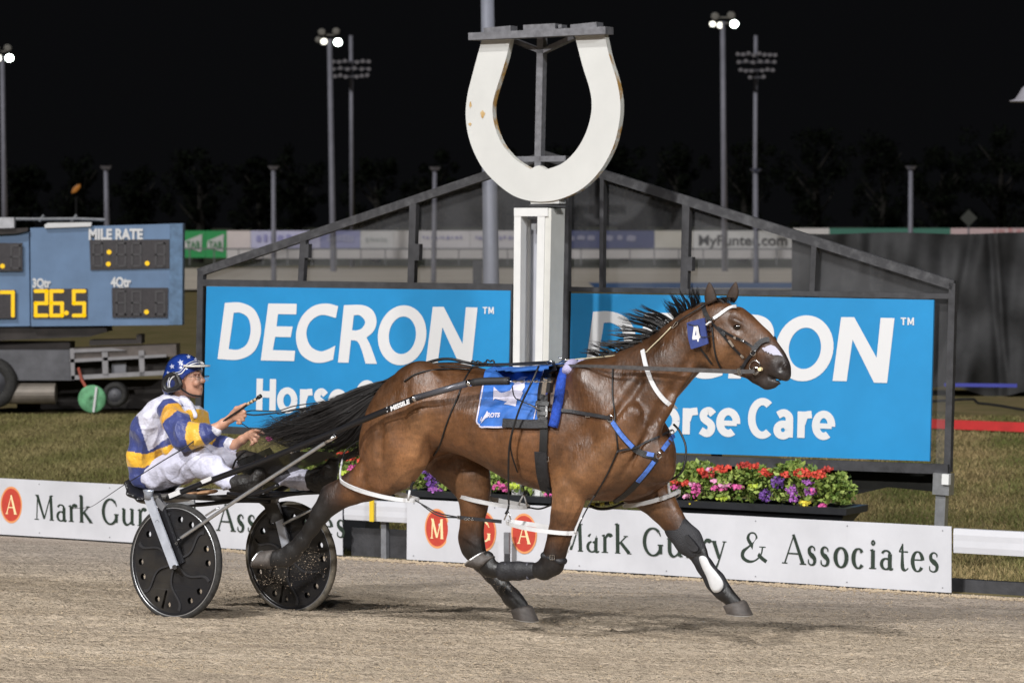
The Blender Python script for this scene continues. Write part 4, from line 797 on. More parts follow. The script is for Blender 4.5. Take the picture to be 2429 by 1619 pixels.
rt = MB(); rt.tube([YP(u, 950+6*math.sin(u*.021)+(u-2262)*.05+(9 if u > 2310 else 0), 42) for u in range(2180, 2500, 10)], .018, 6); o = rt.build('cable', M['black']); tag(o, 'black cable snaking over the dry grass at right', 'cable')

# ============================================================ DARK TREES BEYOND THE FAR BOARDS
MLF = mat('night_foliage', (.012, .018, .008), .8, attr=True, spec=.1); MTR = mat('night_bark', (.010, .008, .006), .9)
def tree(u, vt, Y, hw, label, seed):
    g = np.random.default_rng(seed); b = YP(u, 560, Y); base = Vector((b.x, Y, -.5)); H = YP(u, vt, Y).z+.5; Wd = hw*Y/F
    root = thing('tree', label, 'tree', base, 'dark trees beyond the far boards')
    mb = MB(); mb.tube([base, base+Vector((.2, 0, H*.35)), base+Vector((.1, 0, H*.7))], [.35, .28, .12], 8)
    for k in range(6): a = k*1.05+seed; z = H*(.3+.07*k); mb.tube([base+Vector((.15, 0, z)), base+Vector((math.cos(a)*Wd*.6, math.sin(a)*Wd*.6, z+H*.22))], [.12, .03], 6)
    mb.build('trunk', MTR, root)
    vs = []; cs = []; cl = [(Vector((g.normal(0, Wd*.55), g.normal(0, Wd*.5), H*g.uniform(.18, .95))), g.uniform(.16, .34)*Wd) for _ in range(44)]
    for c, r_ in cl:
        sh = max(.25, 1-abs(c.z/H-.6)*1.1); c = Vector((c.x*sh, c.y*sh, c.z))
        for _ in range(70):
            d = Vector(g.normal(0, 1, 3)).normalized(); p = base+c+d*r_*g.uniform(.5, 1.05); e = Vector(g.normal(0, 1, 3)).normalized(); f = d.cross(e); s_ = g.uniform(.14, .30); vs += [p-e*s_, p+f*s_*.5, p+e*s_]; k = g.uniform(.5, 1.5); cs += [(.003*k, .0048*k, .002*k)]*3
    mesh_obj('crown', vs, [(3*i, 3*i+1, 3*i+2) for i in range(len(vs)//3)], MLF, root, cols=cs)
TR = [(60, 395, 60, 'leftmost'), (190, 370, 70, 'second'), (330, 385, 66, 'third'), (470, 350, 80, 'fourth'), (610, 372, 66, 'fifth'), (700, 340, 74, 'sixth'), (890, 365, 80, 'seventh'), (1030, 350, 70, 'eighth'), (1180, 352, 80, 'ninth'), (1330, 352, 80, 'tenth'), (1480, 340, 82, 'eleventh'), (1600, 330, 74, 'twelfth'), (1760, 318, 92, 'thirteenth'), (1930, 300, 95, 'fourteenth'), (2090, 325, 90, 'fifteenth'), (2230, 345, 86, 'sixteenth'), (2370, 300, 100, 'rightmost')]
for i, (u, vt, hw, nm) in enumerate(TR): tree(u, vt, 205+7*(i % 3), hw, ('%s dark tree in the night treeline, counted from the left' % nm) if nm not in ('leftmost', 'rightmost') else '%s dark tree of the night treeline beyond the far boards' % nm, i)
# ============================================================ SDF MODELLING (numpy + surface nets)
QC = 15.62                      # centre plane of horse and sulky
def HPl(u, v, w=0.): return np.array(w2loc(QP(u, v, QC+w)))-np.array((0, QC, 0))     # (a, q-QC, z)
def pxs(u, v, w=0.): return QP(u, v, QC+w).y/F                  # metres per pixel there
class SDF:
    def __init__(s, res): s.res = res; s.pr = []
    def seg(s, A, B, rA, rB, lA, lB, k=.03, ca=None, cb=None, sub=False):
        s.pr.append(dict(A=np.array(A, float), B=np.array(B, float), r=(rA, rB), l=(lA, lB), k=k, ca=ca, cb=cb if cb is not None else ca, sub=sub, t='seg'))
    def chain(s, pts, k=.03, cols=None, sub=False):     # pts: (u,v,w,r_px,r_lat_m[,colour])
        P = [(HPl(p[0], p[1], p[2]), p[3]*pxs(p[0], p[1], p[2]), p[4], p[5] if len(p) > 5 else None) for p in pts]
        for i in range(len(P)-1):
            a, b = P[i], P[i+1]; s.seg(a[0], b[0], a[1], b[1], a[2], b[2], k, a[3], b[3], sub)
    def ell(s, c, ra, rb, rl, ang=0., k=.03, col=None, sub=False):   # in-plane radii ra along ang, rb across, rl lateral
        s.pr.append(dict(c=np.array(c, float), ra=ra, rb=rb, rl=rl, ang=ang, k=k, ca=col, cb=col, sub=sub, t='ell'))
    def fun(s, f, lo, hi, k, col): s.pr.append(dict(f=f, lo=np.array(lo), hi=np.array(hi), k=k, ca=col, cb=col, sub=False, t='fun'))
    def ev(s, p, X):
        if p['t'] == 'seg':
            ab = p['B']-p['A']; t = np.clip(((X-p['A'])@ab)/max(ab@ab, 1e-9), 0, 1); d = X-p['A']-t[..., None]*ab
            r = p['r'][0]+(p['r'][1]-p['r'][0])*t; l = p['l'][0]+(p['l'][1]-p['l'][0])*t
            ip = np.sqrt(d[..., 0]**2+d[..., 2]**2); q = np.sqrt((ip/r)**2+(d[..., 1]/l)**2+1e-9); return (q-1)*np.minimum(r, l), t
        if p['t'] == 'ell':
            d = X-p['c']; c, s_ = math.cos(p['ang']), math.sin(p['ang']); x = d[..., 0]*c+d[..., 2]*s_; z = -d[..., 0]*s_+d[..., 2]*c
            q = np.sqrt((x/p['ra'])**2+(z/p['rb'])**2+(d[..., 1]/p['rl'])**2+1e-9); return (q-1)*min(p['ra'], p['rb'], p['rl']), np.zeros(q.shape)
        return p['f'](X), np.zeros(X.shape[:-1])
    def bounds(s, p):
        if p['t'] == 'seg': m = max(p['r']+p['l']); return np.minimum(p['A'], p['B'])-m, np.maximum(p['A'], p['B'])+m
        if p['t'] == 'ell': m = max(p['ra'], p['rb'], p['rl']); return p['c']-m, p['c']+m
        return p['lo'], p['hi']
    def mesh(s, colfn=None, smooth_it=1):
        bs = [s.bounds(p) for p in s.pr if not p['sub']]; lo = np.min([b[0] for b in bs], 0)-3*s.res; hi = np.max([b[1] for b in bs], 0)+3*s.res
        n = np.ceil((hi-lo)/s.res).astype(int)+1; ax = [lo[i]+np.arange(n[i])*s.res for i in range(3)]; G = np.full(n, 1., dtype=np.float32)
        for p in s.pr:
            b0, b1 = s.bounds(p); m = p['k']*1.5+2*s.res
            i0 = np.clip(np.floor((b0-m-lo)/s.res).astype(int), 0, n-1); i1 = np.clip(np.ceil((b1+m-lo)/s.res).astype(int)+1, 1, n)
            sl = tuple(slice(a, b) for a, b in zip(i0, i1)); X = np.stack(np.meshgrid(*[ax[i][sl[i]] for i in range(3)], indexing='ij'), -1)
            d, _ = s.ev(p, X); g = G[sl]; k = p['k']
            if p['sub']:
                d = -d; h = np.clip(.5+.5*(d-g)/k, 0, 1); G[sl] = g+(d-g)*h+k*h*(1-h)
            else:
                h = np.clip(.5+.5*(g-d)/k, 0, 1); G[sl] = g+(d-g)*h-k*h*(1-h)
        V, Fc = surfnet(G, lo, s.res)
        for _ in range(smooth_it): V = lap(V, Fc)
        if colfn is None:
            cw = np.zeros((len(V), 3)); ws = np.zeros(len(V))
            for p in s.pr:
                if p['ca'] is None: continue
                d, t = s.ev(p, V); w_ = np.exp(-np.clip(d, -.02, 1)*(60 if not p['sub'] else 60)); c = np.array(p['ca'])[None]*(1-t[:, None])+np.array(p['cb'])[None]*t[:, None]
                cw += c*w_[:, None]; ws += w_
            C = cw/np.maximum(ws, 1e-9)[:, None]
        else: C = colfn(V)
        return V, Fc, C
def surfnet(G, lo, res):
    ins = G < 0; n = np.array(G.shape)
    cells = n-1; cnt = np.zeros(cells, np.float32); acc = np.zeros(tuple(cells)+(3,), np.float32)
    for dx in (0, 1):
        for dy in (0, 1):
            for dz in (0, 1):
                for ax_ in range(3):
                    o = [dx, dy, dz]
                    if o[ax_] == 1: continue
                    o2 = list(o); o2[ax_] = 1
                    a = G[o[0]:o[0]+cells[0], o[1]:o[1]+cells[1], o[2]:o[2]+cells[2]]; b = G[o2[0]:o2[0]+cells[0], o2[1]:o2[1]+cells[1], o2[2]:o2[2]+cells[2]]
                    x = (a < 0) != (b < 0); t = np.where(x, a/np.where(x, a-b, 1), 0); cnt += x
                    for k in range(3): acc[..., k] += x*(o[k]+(t if k == ax_ else 0))
    m = cnt > 0; idx = -np.ones(tuple(cells), np.int64); idx[m] = np.arange(m.sum()); pos = np.argwhere(m)
    V = (pos+acc[m]/cnt[m][:, None])*res+lo; F_ = []
    for ax_ in range(3):
        b, c = (ax_+1) % 3, (ax_+2) % 3
        sl0 = [slice(1, -1)]*3; sl0[ax_] = slice(0, -1); sl1 = [slice(1, -1)]*3; sl1[ax_] = slice(1, None)
        A = ins[tuple(sl0)]; B = ins[tuple(sl1)]; e = np.argwhere(A != B)
        off = np.ones(3, int); off[ax_] = 0; e0 = e+off
        flip = A[tuple(e.T)]
        def gi(db, dc): q = e0.copy(); q[:, b] += db; q[:, c] += dc; return idx[tuple(q.T)]
        q = np.stack([gi(-1, -1), gi(0, -1), gi(0, 0), gi(-1, 0)], 1); q[~flip] = q[~flip][:, ::-1]; F_.append(q)
    F_ = np.concatenate(F_); F_ = F_[(F_ >= 0).all(1)]; return V, F_
def lap(V, F_):
    acc = np.zeros_like(V); c = np.zeros(len(V))
    for i in range(4):
        a, b = F_[:, i], F_[:, (i+1) % 4]
        for k in range(3): acc[:, k] += np.bincount(a, V[b, k], len(V))+np.bincount(b, V[a, k], len(V))
        c += np.bincount(a, minlength=len(V))+np.bincount(b, minlength=len(V))
    return V*.5+.5*acc/np.maximum(c, 1)[:, None]
def L2W(V): return V[:, 0:1]*np.array(TV)+(V[:, 1:2]+QC)*np.array(PV)+V[:, 2:3]*np.array((0, 0, 1.))
def sdf_obj(S, name, m, parent, colfn=None, it=1):
    V, F_, C = S.mesh(colfn, it); W = L2W(V)
    o = mesh_obj(name, W, [tuple(map(int, f)) for f in F_], m, parent, True, C); return o, V, F_, W
# ============================================================ HORSE
BR = (.104, .044, .017); BR2 = (.168, .080, .035); DB = (.036, .017, .010); BK = (.012, .011, .011); MZ = (.026, .023, .023); TN = (.30, .165, .072)
S = SDF(.0105)
TS = np.array([(872, 1050, 1085, .03), (878, 1000, 1115, .12), (890, 965, 1135, .17), (910, 926, 1150, .215), (940, 896, 1150, .25), (975, 877, 1128, .272), (1020, 864, 1086, .280), (1068, 858, 1070, .280), (1114, 867, 1082, .272), (1160, 878, 1104, .275), (1220, 884, 1140, .285), (1290, 880, 1162, .285), (1350, 865, 1178, .265), (1400, 862, 1186, .235), (1450, 868, 1188, .215), (1500, 905, 1186, .20), (1540, 955, 1172, .18), (1572, 1005, 1150, .14), (1592, 1050, 1115, .06)], float)
ta = []; tc = []; th = []; tw_ = []
for u, v0, v1, hw in TS:
    A = HPl(u, v0); B = HPl(u, v1); ta.append((A[0]+B[0])/2); tc.append((A[2]+B[2])/2); th.append((A[2]-B[2])/2); tw_.append(hw)
ta, tc, th, tw_ = map(np.array, (ta, tc, th, tw_))
def torso(X):
    a = X[..., 0]; c = np.interp(a, ta, tc); h = np.interp(a, ta, th); w_ = np.interp(a, ta, tw_)
    zz = (X[..., 2]-c)/h; ww = (X[..., 1])/w_
    # back narrower than the barrel
    ww = ww/(1-.20*np.clip(zz, 0, 1)**2)
    q = (np.abs(zz)**2.15+np.abs(ww)**2.15+1e-9)**(1/2.15)
    d = (q-1)*np.minimum(h, w_); e = np.maximum(ta[0]-a, a-ta[-1]); return np.where(e > 0, np.maximum(d, e), d)
S.fun(torso, (ta[0]-.02, -.32, .6), (ta[-1]+.02, .32, 1.65), .05, BR)
# neck, head
S.chain([(1400, 955, 0, 88, .17, BR), (1462, 950, 0, 100, .165, BR), (1530, 903, 0, 80, .122, BR), (1582, 860, 0, 67, .10, BR), (1628, 818, 0, 60, .085, BR), (1668, 782, 0, 52, .075, BR)], k=.05)
S.chain([(1400, 880, 0, 16, .03, DB), (1480, 853, 0, 14, .022, DB), (1560, 812, 0, 12, .02, DB), (1620, 772, 0, 12, .02, DB), (1670, 735, 0, 12, .022, DB)], k=.03)
S.chain([(1660, 790, 0, 58, .078, BR), (1702, 758, 0, 42, .075, BR)], k=.035)
S.ell(HPl(1706, 812), .138, .132, .082, 0, .03, BR2)                            # jowl
S.ell(HPl(1706, 822, -.055), .085, .082, .035, 0, .02, BR2)
S.chain([(1716, 762, 0, 44, .073, BR), (1756, 787, 0, 45, .068, BR), (1790, 822, 0, 46, .052, BR), (1815, 852, 0, 42, .044, DB), (1838, 872, 0, 37, .042, MZ)], k=.03)
S.chain([(1700, 842, 0, 38, .055, BR2), (1762, 860, 0, 27, .034, BR), (1800, 882, 0, 22, .032, DB)], k=.03)  # lower jaw
S.chain([(1752, 748, 0, 20, .05, BR), (1800, 800, 0, 18, .030, BR), (1845, 848, 0, 18, .030, DB)], k=.02)   # nasal bone
S.ell(HPl(1851, 876), .052, .058, .046, -.3, .02, MZ); S.ell(HPl(1862, 890), .030, .038, .036, 0, .015, MZ); S.ell(HPl(1850, 900), .030, .026, .034, 0, .012, MZ)
S.chain([(1795, 893, 0, 17, .030, MZ), (1820, 908, 0, 15, .030, MZ), (1834, 912, 0, 9, .024, MZ)], k=.02)
S.chain([(1752, 800, -.068, 5, .010, BR2), (1795, 840, -.052, 5, .008, BR)], k=.02); S.chain([(1752, 800, .068, 5, .010, BR2), (1795, 840, .052, 5, .008, BR)], k=.02)  # facial crest
for sg in (-1, 1):
    S.ell(HPl(1748, 764, sg*.066), .040, .015, .016, -.55, .015, DB)           # brow
    S.ell(HPl(1748, 776, sg*.071), .030, .020, .014, -.2, .008, (.03, .02, .015), sub=True)
    S.ell(HPl(1748, 776, sg*.064), .024, .018, .012, -.2, .002, (.008, .006, .006))
    S.ell(HPl(1853, 870, sg*.047), .020, .028, .022, -.5, .010, (.02, .008, .008), sub=True)    # nostril
    S.ell(HPl(1862, 868, sg*.040), .010, .022, .012, -.5, .01, MZ)
S.chain([(1824, 892, -.03, 3, .02, (.02, .012, .01)), (1862, 908, -.02, 3, .03, (.02, .012, .01))], k=.01, sub=True)
S.chain([(1824, 892, .03, 3, .02, (.02, .012, .01)), (1862, 908, .02, 3, .03, (.02, .012, .01))], k=.01, sub=True)
# shoulder and chest masses
for sg in (-1, 1):
    S.chain([(1395, 905, sg*.11, 52, .10, BR), (1470, 1010, sg*.15, 62, .085, BR), (1530, 1085, sg*.12, 55, .085, BR)], k=.05)    # shoulder blade
    S.chain([(1500, 1075, sg*.14, 50, .08, BR2), (1400, 1110, sg*.16, 60, .085, BR)], k=.045)
    S.chain([(1560, 1070, sg*.07, 42, .08, BR), (1568, 1110, sg*.07, 36, .07, BR)], k=.03)
    S.chain([(1000, 930, sg*.16, 75, .12, BR), (930, 1010, sg*.17, 68, .10, BR)], k=.05)      # croup
# near fore (bent)
S.chain([(1400, 1100, -.16, 72, .085, BR), (1352, 1152, -.17, 42, .075, BR2), (1347, 1192, -.17, 36, .058, BR2), (1338, 1226, -.17, 31, .050, BR), (1328, 1266, -.17, 27, .043, BR), (1319, 1302, -.17, 25, .040, DB), (1310, 1332, -.17, 29, .042, BK)], k=.03)
S.chain([(1310, 1336, -.17, 30, .042, BK), (1290, 1351, -.17, 23, .036, BK), (1262, 1352, -.17, 15, .028, BK), (1205, 1353, -.17, 15, .027, BK), (1172, 1350, -.17, 18, .032, BK), (1157, 1346, -.17, 20, .034, BK), (1157, 1322, -.17, 17, .032, BK)], k=.018)
# far fore (reaching)
S.chain([(1480, 1120, .12, 68, .09, BR), (1540, 1165, .14, 48, .08, BR), (1572, 1202, .15, 37, .062, BR2), (1594, 1232, .15, 30, .05, BR), (1614, 1258, .15, 26, .042, DB), (1634, 1283, .15, 29, .042, BK), (1654, 1309, .15, 23, .034, BK), (1674, 1342, .15, 16, .027, BK), (1697, 1378, .15, 17, .028, BK), (1714, 1401, .15, 21, .033, BK), (1730, 1416, .15, 16, .028, BK), (1742, 1429, .15, 19, .032, BK)], k=.02)
# near hind (pushing off)
S.chain([(965, 980, -.14, 88, .12, BR), (945, 1060, -.16, 76, .11, BR), (925, 1108, -.17, 58, .085, BR)], k=.05)
S.chain([(975, 1085, -.17, 40, .075, BR2), (950, 1112, -.17, 44, .07, BR2), (905, 1140, -.18, 38, .065, BR), (868, 1153, -.18, 34, .055, BR), (835, 1167, -.18, 28, .045, BR), (805, 1178, -.18, 27, .04, DB), (782, 1190, -.18, 29, .042, BK), (760, 1218, -.18, 23, .036, BK), (740, 1250, -.18, 18, .03, BK), (716, 1284, -.18, 18, .03, BK), (694, 1308, -.18, 21, .034, BK), (676, 1322, -.18, 21, .034, BK), (655, 1325, -.18, 18, .032, BK), (645, 1325, -.18, 20, .034, BK)], k=.022)
S.chain([(860, 1110, -.18, 18, .035, BR), (825, 1135, -.18, 10, .018, DB), (775, 1160, -.18, 9, .018, BK)], k=.03)
# far hind
S.chain([(1000, 1020, .13, 80, .11, BR), (1070, 1085, .16, 62, .09, BR), (1112, 1132, .17, 55, .075, BR2), (1124, 1165, .17, 42, .062, BR2), (1124, 1200, .17, 34, .05, BR), (1120, 1240, .17, 29, .042, BR), (1117, 1275, .17, 31, .042, DB), (1122, 1298, .17, 29, .04, BK), (1140, 1332, .17, 22, .032, BK), (1165, 1362, .17, 18, .029, BK), (1192, 1390, .17, 19, .03, BK), (1214, 1416, .17, 22, .034, BK), (1228, 1430, .17, 19, .032, BK), (1236, 1441, .17, 21, .034, BK)], k=.02)
S.chain([(1638, 832, -.055, 26, .024, BR), (1600, 885, -.078, 30, .030, BR), (1562, 950, -.105, 34, .036, BR), (1535, 1020, -.125, 34, .05, BR)], k=.035)
S.chain([(1640, 800, -.072, 16, .016, BR), (1570, 870, -.098, 22, .022, BR), (1500, 930, -.142, 28, .03, BR)], k=.04)
S.chain([(1500, 980, -.20, 22, .03, BR), (1450, 1060, -.215, 26, .035, BR2), (1380, 1120, -.235, 26, .03, BR2)], k=.03)
S.chain([(960, 905, -.20, 20, .03, BR), (925, 990, -.250, 22, .03, BR2), (905, 1080, -.235, 20, .03, BR2)], k=.04)
S.chain([(1020, 900, -.215, 22, .03, BR), (1000, 990, -.265, 26, .03, BR2), (975, 1070, -.235, 22, .03, BR2)], k=.03)
S.chain([(1345, 1190, -.235, 8, .010, BR2), (1335, 1240, -.225, 6, .010, BR)], k=.012)
# grooves and muscle lines
def groove(pts, k=.02): S.chain(pts, k=k, sub=True)
groove([(1395, 1000, -.30, 7, .02), (1375, 1080, -.31, 9, .025), (1330, 1140, -.30, 8, .02)], .04)
groove([(1010, 1000, -.31, 7, .02), (1030, 1060, -.31, 8, .03), (1010, 1110, -.30, 8, .03)], .05)
groove([(1752, 812, -.085, 4, .012), (1764, 850, -.06, 5, .014), (1764, 880, -.045, 4, .01)], .02)
groove([(1680, 800, -.09, 5, .012), (1676, 840, -.08, 5, .012), (1690, 868, -.07, 4, .01)], .025)
groove([(1720, 762, -.09, 4, .01), (1705, 775, -.09, 4, .01)], .02)
groove([(1640, 845, -.098, 4, .01), (1590, 930, -.125, 5, .012), (1545, 1010, -.16, 6, .015)], .03)
groove([(1520, 905, -.14, 5, .01), (1450, 1000, -.235, 6, .014)], .04)
groove([(905, 1010, -.285, 5, .014), (900, 1090, -.285, 6, .016)], .04)
groove([(1560, 960, -.155, 5, .012), (1535, 1030, -.185, 6, .014), (1490, 1110, -.215, 6, .014), (1450, 1170, -.20, 5, .012)], .02)
groove([(965, 900, -.285, 4, .012), (955, 980, -.315, 5, .014), (935, 1080, -.30, 5, .014)], .03)
groove([(1470, 1060, -.25, 5, .014), (1420, 1160, -.26, 6, .016)], .03)
groove([(1300, 1150, -.26, 5, .02), (1180, 1110, -.29, 5, .02)], .05)
groove([(1032, 1010, -.30, 6, .016), (1040, 1050, -.29, 8, .02), (1022, 1085, -.27, 9, .03)], .03)
gx, gy = QP(1240, 1450, QC).x, QP(1240, 1450, QC).y
horse = thing('horse', 'bay harness racing horse at full stretch with black mane and tail', 'horse', (gx, gy, gz(gx, gy)))
def coat():
    m = bpy.data.materials.new('coat'); m.use_nodes = True; nt = m.node_tree; N = nt.nodes; L = nt.links; b = N['Principled BSDF']
    at = N.new('ShaderNodeAttribute'); at.attribute_name = 'col'; tc = N.new('ShaderNodeTexCoord')
    def nz(scale, sx=(1, 1, 1), det=6):
        mp = N.new('ShaderNodeMapping'); mp.inputs['Scale'].default_value = sx; mp.inputs['Rotation'].default_value = (0, 0, TH); n = N.new('ShaderNodeTexNoise'); n.inputs['Scale'].default_value = scale; n.inputs['Detail'].default_value = det; n.inputs['Roughness'].default_value = .62
        L.new(tc.outputs['Object'], mp.inputs[0]); L.new(mp.outputs[0], n.inputs[0]); return n.outputs['Fac']
    def rng(f, a, b_, c, d):
        r_ = N.new('ShaderNodeMapRange')
        for i, x in enumerate((a, b_, c, d)): r_.inputs[i+1].default_value = x
        L.new(f, r_.inputs[0]); return r_.outputs[0]
    def mul(c, f):
        x = N.new('ShaderNodeVectorMath'); x.operation = 'SCALE'; L.new(c, x.inputs[0]); L.new(f, x.inputs['Scale']); return x.outputs[0]
    c = mul(at.outputs['Color'], rng(nz(3.5, (1, 1, .8)), .3, .7, .45, 1.55)); c = mul(c, rng(nz(24, (.6, 1, 1.6)), .3, .7, .78, 1.22)); c = mul(c, rng(nz(140, (1, 1, .35)), .3, .7, .80, 1.2))
    L.new(c, b.inputs['Base Color']); L.new(rng(nz(10, (1.4, 1, .7)), .35, .65, .31, .56), b.inputs['Roughness'])
    b.inputs['Specular IOR Level'].default_value = .55; b.inputs['Sheen Weight'].default_value = .03; b.inputs['Sheen Roughness'].default_value = .4; b.inputs['Sheen Tint'].default_value = (.9, .6, .4, 1)
    bp = N.new('ShaderNodeBump'); bp.inputs['Strength'].default_value = .6; bp.inputs['Distance'].default_value = .016; L.new(nz(9, (1.3, 1, .6), 5), bp.inputs['Height'])
    b3 = N.new('ShaderNodeBump'); b3.inputs['Strength'].default_value = .5; b3.inputs['Distance'].default_value = .013; L.new(nz(5.5, (2.2, 1, .5), 3), b3.inputs['Height']); L.new(b3.outputs[0], bp.inputs['Normal'])
    vn = N.new('ShaderNodeTexNoise'); vn.inputs['Scale'].default_value = 6.5; vn.inputs['Detail'].default_value = 2; L.new(tc.outputs['Object'], vn.inputs[0]); va = N.new('ShaderNodeMath'); va.operation = 'SUBTRACT'; L.new(vn.outputs['Fac'], va.inputs[0]); va.inputs[1].default_value = .5
    vb = N.new('ShaderNodeMath'); vb.operation = 'ABSOLUTE'; L.new(va.outputs[0], vb.inputs[0]); b4 = N.new('ShaderNodeBump'); b4.inputs['Strength'].default_value = .05; b4.inputs['Distance'].default_value = .004; L.new(rng(vb.outputs[0], 0, .022, 1, 0), b4.inputs['Height']); L.new(b4.outputs[0], b3.inputs['Normal'])
    b2 = N.new('ShaderNodeBump'); b2.inputs['Strength'].default_value = .45; b2.inputs['Distance'].default_value = .0035; L.new(nz(75, (.8, 1, .45), 6), b2.inputs['Height']); L.new(bp.outputs[0], b2.inputs['Normal']); L.new(b2.outputs[0], b.inputs['Normal'])
    return m
M['coat'] = coat()
_V, _F, _C = S.mesh(None, 2)
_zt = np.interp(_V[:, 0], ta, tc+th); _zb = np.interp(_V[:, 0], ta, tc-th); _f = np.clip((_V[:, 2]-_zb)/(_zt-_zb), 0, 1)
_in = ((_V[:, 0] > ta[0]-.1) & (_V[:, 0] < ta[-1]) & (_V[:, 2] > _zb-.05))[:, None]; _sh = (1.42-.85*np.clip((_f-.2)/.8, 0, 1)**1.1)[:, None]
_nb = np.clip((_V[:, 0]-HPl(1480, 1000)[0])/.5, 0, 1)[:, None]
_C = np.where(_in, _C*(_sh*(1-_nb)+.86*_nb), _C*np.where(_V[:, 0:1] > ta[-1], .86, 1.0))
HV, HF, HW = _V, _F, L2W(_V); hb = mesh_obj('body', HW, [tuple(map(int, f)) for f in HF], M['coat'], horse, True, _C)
BVH = BVHTree.FromPolygons([tuple(p) for p in HW], [tuple(map(int, f)) for f in HF])
M['hoof'] = mat('hoof', (.05, .042, .038), .6, var=.35, vscale=25, bump=.2, bscale=40, col2=(.095, .082, .074)); M['shoe_steel'] = mat('shoe_steel', (.6, .6, .6), .35, .9)
def hoof(cf, cb, toe, heel, w, lw=.055, sole=.062):
    a, b_, c, d = (Vector(QP(p[0], p[1], QC+w)) for p in (cf, cb, toe, heel)); rings = []
    for f in (-.12, 0, .25, .6, .93, 1.0):
        f_ = max(f, 0); P0 = a.lerp(c, f); P1 = b_.lerp(d, f); ce = (P0+P1)/2; X = (P0-P1)/2*(1 if f > -.1 else .85); lt = PV*(lw+(sole-lw)*f_)*(1 if f > -.1 else .8)
        rings.append([ce+X*math.copysign(abs(math.cos(t))**.85, math.cos(t))+lt*math.sin(t)*(1 if math.cos(t) > -.2 else .88) for t in [2*math.pi*i/24 for i in range(24)]])
    h = MB().loft(rings).build('hoof', M['hoof'], horse, True)
    n = ((c-d).cross(PV)).normalized(); n = n if n.dot(c-a) > 0 else -n; mb = MB()
    mb.loft([[p+n*o*.006 for p in rings[-1]] for o in (0, 1)]); mb.build('horseshoe', M['shoe_steel'], h)
hoof((1768, 1425), (1717, 1437), (1784, 1458), (1725, 1453), .15)
hoof((1260, 1437), (1213, 1447), (1275, 1472), (1220, 1464), .17)
hoof((1139, 1350), (1171, 1318), (1107, 1342), (1150, 1309), -.17)
hoof((642, 1348), (648, 1303), (605, 1346), (622, 1306), -.18)
# ears
def ear(base_f, base_b, tip, w, fwd=1):
    A, B, T = (Vector(QP(p[0], p[1], QC+w)) for p in (base_f, base_b, tip)); n = 12; rings = []
    for i in range(9):
        f = i/8; wd = (1-f)**.62*(1+.55*math.sin(f*2.4)) if f < 1 else .02; ce = ((A+B)/2).lerp(T, f)+(A-B)*(.10*math.sin(f*3.1)*fwd); X = (A-B)/2*max(wd, .04); Yv = PV*.028*max(wd, .05)
        ring = [ce+X*math.cos(t)+Yv*(math.sin(t) if math.sin(t) > 0 else math.sin(t)*.35) for t in [2*math.pi*k/n for k in range(n)]]; rings.append(ring)
    return MB().loft(rings).build('ear', M['earm'], horse, True)
M['earm'] = mat('ear_hair', (.022, .013, .009), .7, col2=(.05, .026, .014), vscale=14, bump=.2, bscale=120)
ear((1700, 712), (1676, 724), (1682, 669), -.055, -1); ear((1742, 718), (1722, 706), (1746, 668), .055)
e = MB(); 
for sg in (-1, 1):
    c = Vector(QP(1748, 775, QC+sg*.071)); rings = []
    for i in range(9):
        ph = math.pi*i/8-math.pi/2; rings.append([c+TV*(.021*math.cos(ph)*math.cos(t))+Vector((0, 0, .0145*math.cos(ph)*math.sin(t)))+PV*(.013*math.sin(ph)) for t in [2*math.pi*k/14 for k in range(14)]])
    MB().loft(rings).build('eye', mat('eye', (.006, .004, .003), .05, coat=1.), horse, True)
# ---- hair
M['hair'] = mat('black_hair', (.013, .011, .0105), .55, var=.3, vscale=40, spec=.28)
def strands(mb, curves, r0, r1=.0004):
    for c in curves:
        n = len(c); mb.tube(c, [r0+(r1-r0)*(i/(n-1))**1.5 for i in range(n)], 3, False)
def guide(pts, w): return [Vector(QP(p[0], p[1], QC+w)) for p in pts]
def resample(pts, n):
    out = []; L_ = [0]
    for i in range(1, len(pts)): L_.append(L_[-1]+(pts[i]-pts[i-1]).length)
    for k in range(n):
        d = L_[-1]*k/(n-1); i = 1
        while i < len(pts)-1 and L_[i] < d: i += 1
        t = (d-L_[i-1])/max(L_[i]-L_[i-1], 1e-9); p0 = pts[max(i-2, 0)]; p1 = pts[i-1]; p2 = pts[i]; p3 = pts[min(i+1, len(pts)-1)]
        out.append(.5*((2*p1)+(p2-p0)*t+(2*p0-5*p1+4*p2-p3)*t*t+(3*p1-p0-3*p2+p3)*t**3))
    return out
def hairlock(mb, gs, n, seg=14, wspread=.05, jit=.02, r0=.0016, lmin=.6):
    g = np.random.default_rng(len(mb.v)+11); G_ = [resample(x, seg) for x in gs]
    for i in range(n):
        t = g.uniform(0, len(G_)-1.001); k = int(t); f = t-k; w_ = g.normal(0, wspread); L_ = g.uniform(lmin, 1.04); ph = g.uniform(0, 6.28, 3); am = g.uniform(.2, 1)*jit; c = []
        for j in range(seg):
            s_ = j/(seg-1)*L_; x = min(s_*(seg-1), seg-1.001); a = int(x); b_ = x-a; P = G_[k][a].lerp(G_[k][a+1], b_).lerp(G_[k+1][a].lerp(G_[k+1][a+1], b_), f)
            e_ = s_**1.2; c.append(P+PV*(w_*(.25+.75*min(1, s_*2.5)))+Vector((0, 0, 1))*am*e_*math.sin(s_*7+ph[0])+TV*am*.5*e_*math.sin(s_*9+ph[1])+PV*am*e_*math.sin(s_*6+ph[2]))
        strands(mb, [c], r0*g.uniform(.6, 1.3))
tb = MB()
